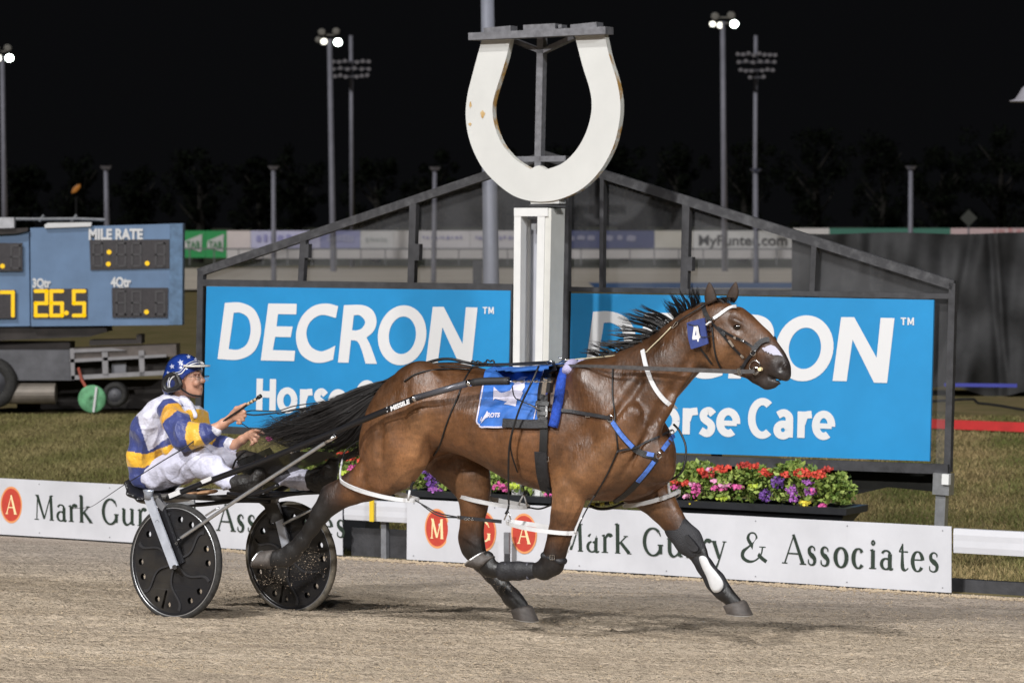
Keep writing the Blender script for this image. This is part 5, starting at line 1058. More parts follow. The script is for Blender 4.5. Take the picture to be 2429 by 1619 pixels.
tg = [guide(p, .0) for p in (
 [(940, 897), (900, 905), (850, 922), (800, 945), (755, 965), (712, 985), (660, 1002), (625, 1008)],
 [(938, 902), (895, 918), (845, 945), (795, 970), (740, 992), (690, 1008), (645, 1016), (612, 1020)],
 [(936, 908), (893, 932), (845, 965), (795, 992), (745, 1012), (700, 1022), (660, 1030), (630, 1040)],
 [(934, 914), (893, 945), (850, 982), (810, 1010), (770, 1028), (730, 1040), (690, 1048), (655, 1052)],
 [(932, 920), (898, 958), (868, 1000), (842, 1030), (815, 1048), (785, 1058), (750, 1064), (715, 1066)],
 [(932, 925), (905, 965), (885, 1010), (872, 1040), (862, 1062), (850, 1078), (838, 1088), (825, 1096)])]
hairlock(tb, tg, 1300, 15, .05, .035, .0018, .5)
hairlock(tb, tg[:4], 420, 15, .04, .075, .0010, .75)
for _k in range(26):
    _a = npr.uniform(0, 4.99); _i = int(_a); _f = _a-_i; _b = [tg[_i][j].lerp(tg[_i+1][j], _f)+Vector((0, 0, 1))*.05*(j/7)**1.3*math.sin(j*1.1+_k*1.7)+PV*.05*math.sin(_k*2.3) for j in range(8)]
    _c = [p+Vector((0, 0, -.012*(j/7))) for j, p in enumerate(_b)]
    hairlock(tb, [_b, _c], 36, 14, .012, .014, .0014, .7)
hairlock(tb, tg[1:5], 900, 12, .04, .02, .0022, .35)
tb.build('tail', M['hair'], horse)
mt_ = SDF(.008); mt_.chain([(945, 893, 0, 10, .03), (915, 915, 0, 13, .03), (880, 945, 0, 8, .02)], k=.02); V, F_, C = mt_.mesh(); mesh_obj('tail_dock', L2W(V), [tuple(map(int, f)) for f in F_], M['hair'], horse, True)
mn = MB()
def tuft(base, tips, n, jit=.015, r0=.0014, sp=.02, lmin=.55): hairlock(mn, [guide([b, ((b[0]*.6+t[0]*.4)+k*3, b[1]*.62+t[1]*.38-4-abs(k)*2), ((b[0]*.25+t[0]*.75), b[1]*.3+t[1]*.7-3), t], 0.) for k, (b, t) in enumerate(zip(base, tips))], n, 11, sp, jit, r0, lmin)
def curls(base, tip, n, k, seed, bend=6, sp=.010, r0=.0011, w0=.0):      # clumped, curling locks
    g = np.random.default_rng(seed)
    for i in range(n):
        f = (i+.5)/n; f2 = min(1, max(0, f+g.normal(0, .10))); j = f*(len(base)-1); a = min(int(j), len(base)-2); t = j-a; j2 = f2*(len(tip)-1); a2 = min(int(j2), len(tip)-2); t2 = j2-a2
        B0 = [base[a][q]*(1-t)+base[a+1][q]*t for q in (0, 1)]; T0 = [tip[a2][q]*(1-t2)+tip[a2+1][q]*t2 for q in (0, 1)]; T0 = [T0[0]+g.normal(0, 6), T0[1]+g.normal(0, 5)]; dx, dy = T0[0]-B0[0], T0[1]-B0[1]; l = math.hypot(dx, dy); nx, ny = -dy/l, dx/l; s_ = g.choice([-1, 1]); am = g.uniform(.5, 1.3)*bend; w_ = w0+g.normal(0, .012)
        C_ = []
        for q in range(9):
            z = q/8; o = am*(math.sin(z*3.4+s_*.6)*1.1*z**.5*s_+math.sin(z*6.5+s_)*.5*z); hk = 12*max(0, z-.72)**1.2*s_
            C_.append(Vector(QP(B0[0]+dx*z+nx*(o+hk), B0[1]+dy*z+ny*(o+hk)-5*math.sin(z*3.1), QC+w_-.03*z*s_)))
        C2 = [p+Vector((g.normal(0, .002), 0, .005*(1-j3/8)+g.normal(0, .001))) for j3, p in enumerate(C_)]
        hairlock(mn, [C_, C2], k, 12, sp, .004, r0, .6)
curls([(1658, 738), (1640, 748), (1618, 762), (1604, 772)], [(1652, 676), (1640, 686), (1602, 690), (1578, 704), (1590, 730)], 26, 22, 1, 7)
curls([(1606, 770), (1586, 784), (1566, 798), (1552, 808)], [(1532, 718), (1498, 734), (1470, 752), (1470, 780)], 30, 22, 2, 8)
curls([(1560, 800), (1535, 820), (1510, 834)], [(1470, 768), (1450, 790), (1436, 812), (1432, 826)], 26, 22, 3, 7)
curls([(1530, 824), (1490, 842), (1450, 853), (1420, 860)], [(1444, 800), (1414, 812), (1396, 828), (1376, 846)], 26, 20, 4, 5)
curls([(1480, 846), (1440, 858), (1405, 864)], [(1420, 846), (1390, 852), (1366, 858)], 14, 20, 5, 3)
curls([(1650, 742), (1606, 770), (1560, 800), (1500, 840)], [(1622, 742), (1575, 768), (1522, 796), (1462, 830)], 34, 24, 6, 5, .014)
tuft([(1606, 768), (1570, 795), (1530, 825), (1490, 845)], [(1596, 770), (1556, 795), (1512, 824), (1468, 845)], 420, .008, .002)
for w0 in (-.02, .02):
    hairlock(mn, [guide([(1650, 742), (1630, 762), (1600, 782), (1578, 800)], w0*1.5), guide([(1560, 805), (1540, 825), (1515, 845), (1490, 858)], w0*1.5), guide([(1480, 850), (1455, 862), (1430, 870), (1405, 873)], w0*1.5)], 260, 9, .015, .008, .0015)
tuft([(1700, 706), (1692, 708), (1684, 716)], [(1722, 722), (1735, 728), (1700, 735)], 160, .006, .0014, .02)
tuft([(1708, 704), (1716, 706), (1722, 709)], [(1728, 716), (1738, 722), (1746, 726)], 90, .004, .0012, .02)
tuft([(1676, 718), (1668, 725), (1660, 733)], [(1650, 725), (1645, 735), (1642, 742)], 120, .006, .0014, .015)
mn.build('mane', M['hair'], horse)
# ============================================================ HARNESS helpers (laid on the horse surface)
def Wp(u, v, w): return Vector(QP(u, v, QC+w))
def SP(u, v, off=.004, bvh=None, fw=-.2):
    d = ray(u, v).normalized(); h = (bvh or BVH).ray_cast(CAMP, d)
    if h[0] is None: return Wp(u, v, fw), -PV
    n = h[1] if h[1].dot(d) < 0 else -h[1]; return h[0]+n*off, n
def dense(pts, step=8):
    P = [Vector((x, y, 0)) for x, y in pts]
    if len(P) == 2: P = [P[0], (P[0]+P[1])/2, P[1]]
    L_ = sum((P[i+1]-P[i]).length for i in range(len(P)-1)); return [(p.x, p.y) for p in resample(P, max(4, int(L_/step)))]
def mirw(p):                # mirror across the horse's centre plane
    a, q, z = w2loc(p); return loc2w(a, 2*QC-q, z)
def strap(parent, name, pts, wd, m, off=.004, th=.004, fw=-.2, mirror=False, tube=0.):
    D_ = [SP(u, v, off, None, fw) for u, v in dense(pts)]; P = [d[0] for d in D_]; Nn = [d[1] for d in D_]
    for _ in range(3):
        P = [P[0]]+[(P[i-1]+P[i]*2+P[i+1])/4 for i in range(1, len(P)-1)]+[P[-1]]; Nn = [Nn[0]]+[(Nn[i-1]+Nn[i]+Nn[i+1]).normalized() for i in range(1, len(Nn)-1)]+[Nn[-1]]
    for k in range(2 if mirror else 1):
        if k: P = [mirw(p) for p in P]; Nn = [n-PV*2*n.dot(PV) for n in Nn]
        mb = MB()
        if tube: mb.tube(P, tube, 8)
        else: mb.ribbon(P, Nn, wd, th)
        mb.build(name, m, parent, bool(tube))
def line(parent, name, pts, r, m, n=24):     # pts (u,v,w)
    P = [Wp(*p) for p in pts]; P = resample(P, n) if len(P) > 2 else P; mb = MB(); mb.tube(P, r, 6); return mb.build(name, m, parent, True)
def ringo(mb, c, r, rt=.0022, X=None, Z=None):
    c = Vector(c); X = X or TV; Z = Z or Vector((0, 0, 1)); mb.tube([c+X*r*math.cos(t)+Z*r*math.sin(t) for t in [2*math.pi*i/20 for i in range(21)]], rt, 6, False)
def buckle(parent, u, v, s=.012, fw=-.1, name='buckle'):
    c, n = SP(u, v, .009, None, fw); mb = MB(); x = TV; z = Vector((0, 0, 1)); P = [c+x*s*i+z*s*j for i, j in ((-1, -1), (1, -1), (1, 1), (-1, 1), (-1, -1))]; mb.tube(P, .0025, 6); mb.tube([c-z*s, c+z*s], .002, 6); mb.build(name, M['chrome'], parent)
def sdfchain(name, pts, m, parent, res=.006, k=.012, it=1, colfn=None):
    s = SDF(res); s.chain([(*p, ) if len(p) > 5 else (*p, (.1, .1, .1)) for p in pts], k=k); V, F_, C = s.mesh(colfn, it); return mesh_obj(name, L2W(V), [tuple(map(int, f)) for f in F_], m, parent, True, C)
M['bluepad'] = mat('blue_padding', (.012, .065, .42), .7, bump=.6, bscale=160, var=.25, vscale=60); M['lilac'] = mat('lilac_padding', (.45, .42, .62), .85, bump=.5, bscale=150)
M['cloth'] = mat('race_cloth_blue', (.030, .135, .47), .65, var=.18, vscale=7, bump=.5, bscale=12); M['trim'] = mat('cloth_trim', (.56, .54, .66), .6)
M['bluestrap'] = mat('blue_strap', (.07, .16, .50), .5, var=.3, vscale=40); M['bootm'] = mat('leg_boot', (.017, .017, .020), .55, var=.4, vscale=30, bump=.2, bscale=120); M['whites'] = mat('white_strap', (.60, .60, .61), .4, var=.06, vscale=20)
# saddle cloth
scl = thing('saddle_cloth', 'blue race cloth with white number under the black saddle', 'saddle cloth', Wp(1210, 1015, -.3))
q4 = [(1152, 882), (1302, 868), (1274, 1012), (1128, 1013)]
def bil(s, t):
    u = (1-s)*(1-t)*q4[0][0]+s*(1-t)*q4[1][0]+s*t*q4[2][0]+(1-s)*t*q4[3][0]; v = (1-s)*(1-t)*q4[0][1]+s*(1-t)*q4[1][1]+s*t*q4[2][1]+(1-s)*t*q4[3][1]
    if s < .12 and t > .86: f = ((.12-s)/.12)**2*((t-.86)/.14)**2; u += 9*f; v -= 7*f
    return u, v
ns, nt_ = 44, 40; vs = []
for j in range(nt_+1):
    for i in range(ns+1):
        s_, t_ = i/ns, j/nt_; p, n = SP(*bil(s_, t_), .012, None, -.25)
        p = p+n*(.0045*math.sin(s_*9+t_*5)*t_+.004*math.sin(t_*17+s_*4)*(1-s_*.4)+.003*math.sin((s_+t_)*21)); vs.append(p)
clo = mesh_obj('cloth', vs, [(j*(ns+1)+i, j*(ns+1)+i+1, (j+1)*(ns+1)+i+1, (j+1)*(ns+1)+i) for j in range(nt_) for i in range(ns)], M['cloth'], scl, True)
CB = BVHTree.FromPolygons([tuple(v) for v in vs], [(j*(ns+1)+i, j*(ns+1)+i+1, (j+1)*(ns+1)+i+1, (j+1)*(ns+1)+i) for j in range(nt_) for i in range(ns)])
mesh_obj('far_side', [mirw(v) for v in vs], [(j*(ns+1)+i, j*(ns+1)+i+1, (j+1)*(ns+1)+i+1, (j+1)*(ns+1)+i) for j in range(nt_) for i in range(ns)], M['cloth'], scl, True)
def CP(u, v, off=.003):
    p, n = SP(u, v, off, CB, -.27); return p
top = [vs[i] for i in range(ns+1)]; mesh_obj('top_fold', [p for p in top]+[(p+mirw(p))/2+Vector((0, 0, .012)) for p in top]+[mirw(p) for p in top], [(k*(ns+1)+i, k*(ns+1)+i+1, (k+1)*(ns+1)+i+1, (k+1)*(ns+1)+i) for k in range(2) for i in range(ns)], M['cloth'], scl, True)
edge = [bil(0, j/20) for j in range(3, 21)]+[bil(i/20, 1) for i in range(1, 11)]
P = [SP(u, v, .003, CB, -.27) for u, v in [(x*.995+1210*.005, y*.997+950*.003) for x, y in edge]]; mb = MB(); mb.ribbon([p[0] for p in P], [p[1] for p in P], .009, .002); mb.build('edge_trim', M['trim'], scl)
mb = MB(); P = [SP(*bil(.93, j/16), .003, CB, -.27) for j in range(1, 15)]; mb.ribbon([p[0] for p in P], [p[1] for p in P], .007, .002); mb.build('edge_trim', M['trim'], scl)
def C7(x, y): return (1100+x/7.127, 840+y/7.127)
def surfpoly(mb, pts, off, n=3, cv=C7, pf=None):
    # subdivide polygon triangles so the patch follows the cloth
    P2 = [cv(*p) for p in pts]; tris = geometry.tessellate_polygon([[Vector((x, y, 0)) for x, y in P2]]); pf = pf or CP
    for t in tris:
        a, b, c = (Vector(P2[i]) for i in t); V = {}; k = n*2
        for i in range(k+1):
            for j in range(k+1-i): q = a+(b-a)*i/k+(c-a)*j/k; V[(i, j)] = pf(q.x, q.y, off)
        keys = list(V); ix = {kk: i for i, kk in enumerate(keys)}; f = []
        for i in range(k):
            for j in range(k-i):
                f.append((ix[(i, j)], ix[(i+1, j)], ix[(i, j+1)]))
                if j < k-i-1: f.append((ix[(i+1, j)], ix[(i+1, j+1)], ix[(i, j+1)]))
        mb.add([V[kk] for kk in keys], f)
mb = MB()
surfpoly(mb, outline([(510, 555), (560, 600, 1), (640, 655, 1), (790, 615), (840, 540), (900, 440), (985, 388, 1), (1095, 392), (1040, 430, 1), (1035, 560), (985, 640), (1008, 648), (960, 765), (905, 775), (882, 882), (680, 842), (745, 790, 1), (700, 795, 1), (530, 750), (500, 782)], 3), .004)
mb.build('number', M['trim'], scl)
mb = MB(); text_in(mb, 'ROTS', lambda x, y: CP(*C7(x, y), .004), 395, 622, 985, 1060, bold=.05, shear=.2, cap=.76); mb.build('lettering', M['trim'], scl)
mb = MB(); surfpoly(mb, [(290, 1168), (315, 1100), (375, 1010), (400, 962), (415, 970), (410, 1060), (370, 1080)], .0042, 2); surfpoly(mb, [(278, 1130), (310, 1055), (318, 1060), (292, 1125)], .0042, 1); surfpoly(mb, [(300, 1110), (372, 1060), (360, 1085), (312, 1120)], .0046, 1); mb.build('slash_mark', M['trim'], scl)
# harness
har = thing('harness', 'black and chrome racing harness with saddle, girth and blue breast straps', 'harness', Wp(1290, 1180, -.25))
strap(har, 'saddle_strap', [(1318, 866), (1302, 890), (1295, 920), (1290, 960), (1290, 1000), (1292, 1012)], .058, M['black'], .018, .008, mirror=True)
strap(har, 'saddle_strap_edge', [(1310, 900), (1303, 930), (1300, 990)], .012, M['blackp'], .028, .004)
strap(har, 'saddle_strap_edge', [(1292, 900), (1283, 930), (1281, 990)], .012, M['blackp'], .028, .004)
strap(har, 'keeper', [(1276, 960), (1306, 962)], .026, M['black'], .030, .004)
strap(har, 'keeper', [(1282, 982), (1300, 983)], .022, M['blackp'], .032, .003)
strap(har, 'lower_band', [(1197, 1003), (1250, 1006), (1302, 1005)], .050, M['bootm'], .020, .006)
strap(har, 'girth', [(1292, 1014), (1290, 1060), (1290, 1110), (1299, 1160), (1303, 1172)], [.048]*6+[.05]*40, M['black'], .006, .006, mirror=True)
strap(har, 'girth_pad', [(1284, 1070), (1288, 1120), (1298, 1160)], .075, M['bootm'], .010, .008)
strap(har, 'pad_roll', [(1343, 880), (1336, 905), (1328, 940), (1322, 975), (1316, 1005), (1313, 1012)], .03, M['bluepad'], .014, mirror=True, tube=.028)
for sg in (-1, 1): mb = MB(); mb.tube(resample([Wp(1362-(10 if sg > 0 else 0), 862, sg*.035), Wp(1352, 866, sg*.11), Wp(1345, 880, sg*.175)], 8) if sg < 0 else resample([mirw(Wp(1362, 862, -.035)), mirw(Wp(1352, 866, -.11)), mirw(Wp(1345, 880, -.175))], 8), [.024, .029, .030, .030, .030, .030, .030, .029], 10); mb.build('pad_roll_top', M['lilac'], har, True)
buckle(har, 1289, 1074); buckle(har, 1298, 1087); buckle(har, 1397, 983, .012)
# shaft tug hardware
mb = MB(); mb.tube([Wp(1205, 904, -.355), Wp(1308, 905, -.355)], .0035, 8)
for i in range(6): mb.tube([Wp(1218+i*17, 904, -.355), Wp(1224+i*17, 904.3, -.355)], .0085, 8)
mb.build('tug_rod', M['chrome'], har)
MB().box(*beam(Wp(1296, 897, -.345), Wp(1291, 934, -.33), .013, .012, TV)).build('tug_bracket', M['chrome'], har)
MB().box(*beam(Wp(1307, 896, -.335), Wp(1303, 930, -.335), .010, .02, TV)).build('tug_loop', M['black'], har)
line(har, 'saddle_line', [(1215, 915, -.35), (1220, 940, -.33), (1235, 950, -.31), (1262, 962, -.3), (1278, 972, -.3)], .0035, M['black'])
MB().tube([Wp(1255, 958, -.31), Wp(1278, 969, -.30)], .004, 6).build('snap_hook', M['chrome'], har)
# back strap, crupper and saddle top
line(har, 'back_strap', [(940, 905, 0), (985, 873, 0), (1030, 855, 0), (1068, 851, 0), (1114, 861, 0), (1160, 866, 0), (1240, 862, 0), (1310, 858, 0)], .009, M['black'], 40)
line(har, 'crupper_loop', [(940, 905, 0), (925, 925, -.02), (905, 950, -.05), (893, 985, -.06)], .006, M['black'])
for sg in (-.10, .10): mb = MB(); ringo(mb, Wp(1304, 862, sg), .016, .003); mb.build('terret_ring', M['chrome'], har)
line(har, 'saddle_hook', [(1325, 847, -.02), (1331, 850, -.02), (1332, 856, -.02), (1326, 860, -.02)], .003, M['chrome'], 10)
line(har, 'saddle_hook', [(1330, 858, -.03), (1345, 852, -.03)], .003, M['chrome'], 4)
for k, (x, y) in enumerate(((1125, 858), (1142, 861), (1160, 856))): line(har, 'strap_knot', [(x-8, y+5, -.02), (x-4, y-3, -.02), (x+3, y+1, -.02), (x+9, y-2, -.02), (x+13, y+4, -.02)], .005, M['black'], 12)
# breast collar
strap(har, 'breast_strap', [(1304, 972), (1350, 975), (1400, 982), (1446, 990)], .020, M['bootm'], .012, .005)
strap(har, 'breast_strap', [(1450, 994), (1475, 1032), (1505, 1064), (1525, 1076), (1552, 1081)], .034, M['black'], .006, .004)
strap(har, 'blue_pad', [(1455, 1001), (1478, 1034), (1502, 1060)], .026, M['bluestrap'], .011, .005); strap(har, 'blue_pad', [(1514, 1068), (1530, 1076), (1550, 1079)], .024, M['bluestrap'], .011, .005)
strap(har, 'blue_pad', [(1569, 1068), (1582, 1052), (1593, 1034)], .026, M['bluestrap'], .013, .005)
strap(har, 'breast_strap', [(1556, 1088), (1540, 1110), (1510, 1145), (1482, 1172), (1460, 1186)], .034, M['black'], .006, .004, mirror=False)
strap(har, 'blue_pad', [(1551, 1093), (1535, 1115), (1514, 1138)], .024, M['bluestrap'], .011, .005)
strap(har, 'chest_line', [(1465, 1068), (1500, 1062), (1540, 1045), (1588, 1022)], .011, M['bootm'], .014, .005)
mb = MB(); ringo(mb, SP(1446, 990, .014)[0], .018, .003); ringo(mb, SP(1560, 1080, .014)[0], .017, .003); ringo(mb, SP(1594, 1024, .012, None, -.02)[0], .012, .003); mb.build('harness_rings', M['chrome'], har)
line(har, 'hanging_lead', [(1598, 1006, -.02), (1612, 1022, -.04), (1626, 1055, -.05), (1626, 1088, -.06), (1616, 1120, -.06), (1590, 1138, .02)], .006, M['black'])
# hanger lines over the body
def sline(name, pts, r, m, off=.006, fw=-.3): 
    P = [SP(u, v, off, None, fw)[0] for u, v in dense(pts, 10)]
    for _ in range(2): P = [P[0]]+[(P[i-1]+P[i]*2+P[i+1])/4 for i in range(1, len(P)-1)]+[P[-1]]
    mb = MB(); mb.tube(P, r, 6); return mb.build(name, m, har, True)
sline('hobble_hanger', [(1455, 872), (1453, 930), (1459, 990), (1466, 1066)], .0045, M['black'])
sline('hobble_hanger', [(1466, 1066), (1440, 1125), (1410, 1175)], .0045, M['black']); line(har, 'hobble_hanger', [(1410, 1175, -.24), (1385, 1220, -.25), (1368, 1258, -.25)], .004, M['bootm'])
line(har, 'hobble_hanger', [(1278, 868, -.30), (1262, 905, -.36), (1240, 950, -.35), (1222, 1000, -.35), (1208, 1060, -.34), (1206, 1150, -.28), (1207, 1195, -.26)], .006, M['black'])
line(har, 'hobble_hanger', [(1218, 1012, -.345), (1211, 1060, -.33), (1224, 1110, -.25), (1240, 1150, .0), (1245, 1172, .05)], .0045, M['black'])
sline('hobble_hanger', [(1088, 940), (1062, 1000), (1042, 1060), (1026, 1078)], .005, M['black']); line(har, 'hobble_hanger', [(982, 1142, -.25), (976, 1152, -.25), (975, 1163, -.25)], .008, M['black'])
sline('hobble_hanger', [(1120, 872), (1100, 905), (1088, 940)], .005, M['black'])
sline('reins_over_croup', [(960, 905), (985, 888), (1030, 878), (1080, 876), (1114, 878)], .005, M['black'])
# hobbles: white loops round the four legs
hob = thing('hobbles', 'white racing hobbles looped round the legs and joined by dark straps', 'hobbles', Wp(1100, 1240, -.2))
def hobble(L_, R_, w, wn, sag, extra=None):
    n = 28; P = []
    for i in range(n+1):
        t = 2*math.pi*i/n; f = .5-.5*math.cos(t); ww = w-wn*math.sin(t)   # near half first
        u = L_[0]+(R_[0]-L_[0])*f; v = L_[1]+(R_[1]-L_[1])*f+sag*math.sin(t) if i <= n/2 else L_[1]+(R_[1]-L_[1])*f
        c = Wp(L_[0]+(R_[0]-L_[0])*f, L_[1]+(R_[1]-L_[1])*f+sag*abs(math.sin(t)), w); P.append(c-PV*wn*math.sin(t))
    N = [((p-sum(P[:-1], Vector())/n)*Vector((1, 1, 0))).normalized() for p in P]
    mb = MB(); mb.ribbon(P, N, .024, .010); return mb.build('loop', M['whites'], hob)
# the offsets make the near half of each loop land where it is seen
hobble((812, 1133), (988, 1184), -.18, .10, 8); hobble((1086, 1169), (1252, 1201), .17, .08, 4); hobble((1206, 1236), (1364, 1263), -.17, .08, 3); hobble((1484, 1192), (1608, 1164), .15, .10, 12)
line(hob, 'upright', [(806, 1134, -.2), (808, 1110, -.2), (812, 1090, -.15)], .006, M['whites'], 6); line(hob, 'hanger', [(812, 1092, -.15), (820, 1068, -.1), (850, 1045, -.1), (873, 1040, -.1)], .004, M['black'], 10)
line(hob, 'upright', [(968, 1186, -.26), (972, 1162, -.26)], .007, M['whites'], 4)
line(hob, 'upright', [(1230, 1196, .12), (1242, 1172, .1)], .005, M['whites'], 4); line(hob, 'upright', [(1250, 1198, .12), (1243, 1172, .1)], .005, M['whites'], 4)
line(hob, 'upright', [(1196, 1232, -.25), (1205, 1212, -.25)], .004, M['chrome'], 4); line(hob, 'upright', [(1212, 1232, -.25), (1205, 1212, -.25)], .004, M['chrome'], 4); line(hob, 'link', [(1199, 1218, -.26), (1205, 1207, -.26), (1207, 1195, -.26)], .006, M['black'], 6)
line(hob, 'upright', [(1364, 1264, -.25), (1372, 1240, -.25), (1381, 1226, -.25)], .007, M['whites'], 8); line(hob, 'upright', [(1364, 1264, -.25), (1354, 1290, -.25), (1346, 1310, -.25)], .003, M['whites'], 6)
line(hob, 'upright', [(1588, 1170, .03), (1585, 1148, .03), (1584, 1142, .03)], .008, M['whites'], 5)
line(hob, 'connecting_strap', [(985, 1186, -.26), (1010, 1200, -.26), (1040, 1216, -.26), (1088, 1226, -.26)], .004, M['black']); line(hob, 'connecting_strap', [(1000, 1196, -.26), (1040, 1222, -.26), (1088, 1227, -.26)], .004, M['black'])
strapm = [(1086, 1224), (1190, 1236)]
mb = MB(); P = [Wp(1086+i*13, 1226+i*1.3, -.265) for i in range(9)]; mb.ribbon(P, [-PV]*9, .020, .005); mb.build('connecting_strap', M['bootm'], hob)
mb = MB()
for u in (1088, 1104, 1112, 1120): ringo(mb, Wp(u, 1230 if u > 1100 else 1226, -.275), .007, .002)
mb.build('small_rings', M['chrome'], hob)
line(hob, 'connecting_strap', [(1252, 1202, .1), (1280, 1206, .05), (1310, 1196, 0), (1330, 1190, 0)], .005, M['black'])
for i in range(7):
    MB().tube([Wp(1402+i*11.2, 1196-i*i*.25, .06), Wp(1411+i*11.2, 1196-(i+.8)**2*.25, .06)], .010, 8).build('strap_piece', mat('yellow_strap', (.45, .45, .08), .5) if i % 2 == 0 else M['black'], hob)
line(hob, 'connecting_strap', [(1396, 1198, .05), (1420, 1206, .05), (1450, 1204, .05), (1478, 1192, .05)], .008, M['black'])
# leg boots
lb = thing('leg_boots', 'dark leg boots on the forelegs, the far one with a white shield', 'boots', Wp(1650, 1300, .1))
sdfchain('near_cannon_boot', [(1262, 1352, -.17, 20, .036), (1230, 1353, -.17, 22, .038), (1195, 1354, -.17, 24, .04)], M['bootm'], lb); 
for u in (1203, 1232, 1254): sdfchain('boot_strap', [(u, 1337, -.17, 5, .03), (u+1, 1370, -.17, 5, .03)], mat('strap_grey', (.06, .06, .075), .5), lb, .005, .005)
sdfchain('knee_strap', [(1294, 1316, -.17, 10, .042), (1312, 1322, -.17, 10, .045), (1334, 1330, -.17, 10, .04)], M['bootm'], lb); buckle(lb, 1311, 1320, .013, -.22)
sdfchain('far_knee_boot', [(1606, 1252, .15, 33, .047), (1634, 1283, .15, 35, .05), (1650, 1302, .15, 27, .044)], mat('knee_boot', (.026, .026, .030), .7, bump=.4, bscale=150), lb)
sdfchain('far_cannon_boot', [(1652, 1310, .15, 22, .036), (1672, 1342, .15, 21, .036), (1697, 1378, .15, 25, .04), (1711, 1397, .15, 24, .04)], M['bootm'], lb)
k = outline([(1639, 1277), (1650, 1290, 1), (1656, 1302, 1), (1647, 1308, 1), (1636, 1302, 1), (1628, 1288, 1), (1624, 1272, 1), (1630, 1268, 1)], 4); mb = MB(); mb.slab([Wp(u, v, .15-.062) for u, v in k], PV*.02); mb.build('knee_pad', M['bootm'], lb)
sh_ = outline([(1658, 1322, 1), (1666, 1317, 1), (1676, 1322, 1), (1686, 1340, 1), (1701, 1358, 1), (1714, 1377, 1), (1715, 1392, 1), (1706, 1403, 1), (1694, 1404, 1), (1685, 1393, 1), (1676, 1368, 1), (1664, 1343, 1)], 5)
cs_ = Vector((1686, 1362)); rings = [[Wp(cs_.x+(u-cs_.x)*k_, cs_.y+(v-cs_.y)*k_, .15-o_) for u, v in sh_] for k_, o_ in ((1, .036), (1, .046), (.8, .052), (.4, .055), (.05, .056))]
MB().loft(rings).build('white_shield', M['whites'], lb, True)
# bridle
br = thing('bridle', 'racing bridle with white browband, chrome bit rings and dark noseband', 'bridle', Wp(1720, 800, -.08))
strap(br, 'browband', [(1691, 757), (1706, 748), (1722, 735), (1738, 726), (1747, 726)], .018, M['whites'], .005, .005, -.06)
strap(br, 'crownpiece', [(1668, 724), (1670, 738), (1678, 752), (1686, 762)], .026, M['black'], .005, .005, -.06, mirror=True)
strap(br, 'cheek_strap', [(1690, 766), (1706, 783), (1720, 800), (1740, 824), (1762, 845)], .013, M['blackp'], .005, .005); strap(br, 'cheek_strap', [(1703, 776), (1725, 790), (1745, 800), (1765, 808), (1787, 824)], .013, M['blackp'], .006, .005)
for pts in ([(1714, 787), (1722, 796)], [(1731, 806), (1741, 820)], [(1743, 799), (1748, 801)], [(1760, 806), (1765, 808)], [(1758, 840), (1765, 846)]): strap(br, 'chrome_fitting', pts, .014, M['chrome'], .011, .004)
strap(br, 'noseband', [(1788, 832), (1796, 818), (1806, 808), (1816, 803), (1824, 807)], .030, M['bootm'], .006, .010, -.03, mirror=True)
strap(br, 'chin_strap', [(1790, 834), (1778, 846), (1770, 856), (1764, 868)], .018, M['bootm'], .005, .005)
strap(br, 'throat_strap', [(1690, 776), (1693, 800), (1696, 830), (1703, 858), (1711, 872)], .009, M['black'], .005, .004); strap(br, 'throat_strap', [(1662, 826), (1676, 845), (1690, 862)], .010, M['black'], .006, .004)
strap(br, 'bit_strap', [(1760, 866), (1764, 878), (1760, 884)], .022, M['black'], .008, .005)
mb = MB(); ringo(mb, SP(1793, 868, .012, None, -.05)[0], .032, .0026); ringo(mb, SP(1795, 877, .018, None, -.05)[0], .019, .0032); ringo(mb, SP(1788, 836, .012, None, -.05)[0], .015, .0024); mb.build('bit_rings', M['chrome'], br)
c = SP(1806, 874, .014, None, -.05)[0]; MB().tube([c-PV*.01, c+PV*.012], .010, 10).build('bit_end', M['cream'], br)
c = SP(1691, 758, .012, None, -.08)[0]; MB().tube([c, c-PV*.008], [.013, .010], 12).build('rosette', M['chrome'], br)
MB().box(*beam(Wp(1676, 770, -.112), Wp(1685, 763, -.112), .004, .010, Vector((0, 0, 1)))).build('white_keeper', M['whites'], br); buckle(br, 1682, 778, .014, -.11)
mb = MB(); surfpoly(mb, [(1808, 826), (1811, 823), (1813, 825), (1819, 821), (1829, 818), (1838, 822), (1848, 833), (1856, 845), (1845, 842), (1834, 842), (1830, 838), (1827, 840), (1824, 835), (1821, 837), (1818, 832), (1815, 834)], .006, 2, lambda x, y: (x, y), lambda u, v, o: SP(u, v, o, None, -.03)[0]); mb.build('nose_strip', mat('lilac_strip', (.42, .41, .50), .5), br)
nt4 = thing('head_number', 'navy number tag with a white 4 beside the horse cheek', 'number tag', Wp(1650, 826, -.13))
tp = outline([(1629, 767), (1632, 764, 1), (1668, 754, 1), (1671, 757), (1674, 785, 1), (1679, 812), (1676, 816, 1), (1642, 827, 1), (1638, 824), (1632, 800, 1)], 3); mb = MB(); mb.slab([Wp(u, v, -.125) for u, v in tp], PV*.012); mb.build('plate', mat('navy_tag', (.030, .050, .19), .5, var=.15, vscale=30), nt4)
def CH(x, y): return (1600+x/5.2267, 640+y/5.2267)
mb = MB(); fill2d([[CH(*p) for p in [(240, 692), (290, 692), (298, 700), (312, 800), (322, 812), (318, 845), (304, 850), (300, 888), (283, 888), (278, 860), (225, 865), (218, 848)]], [CH(*p) for p in [(266, 742), (252, 812), (272, 806)]]], lambda x, y: Wp(x, y, -.1265), mb); mb.build('numeral', M['letter'], nt4)
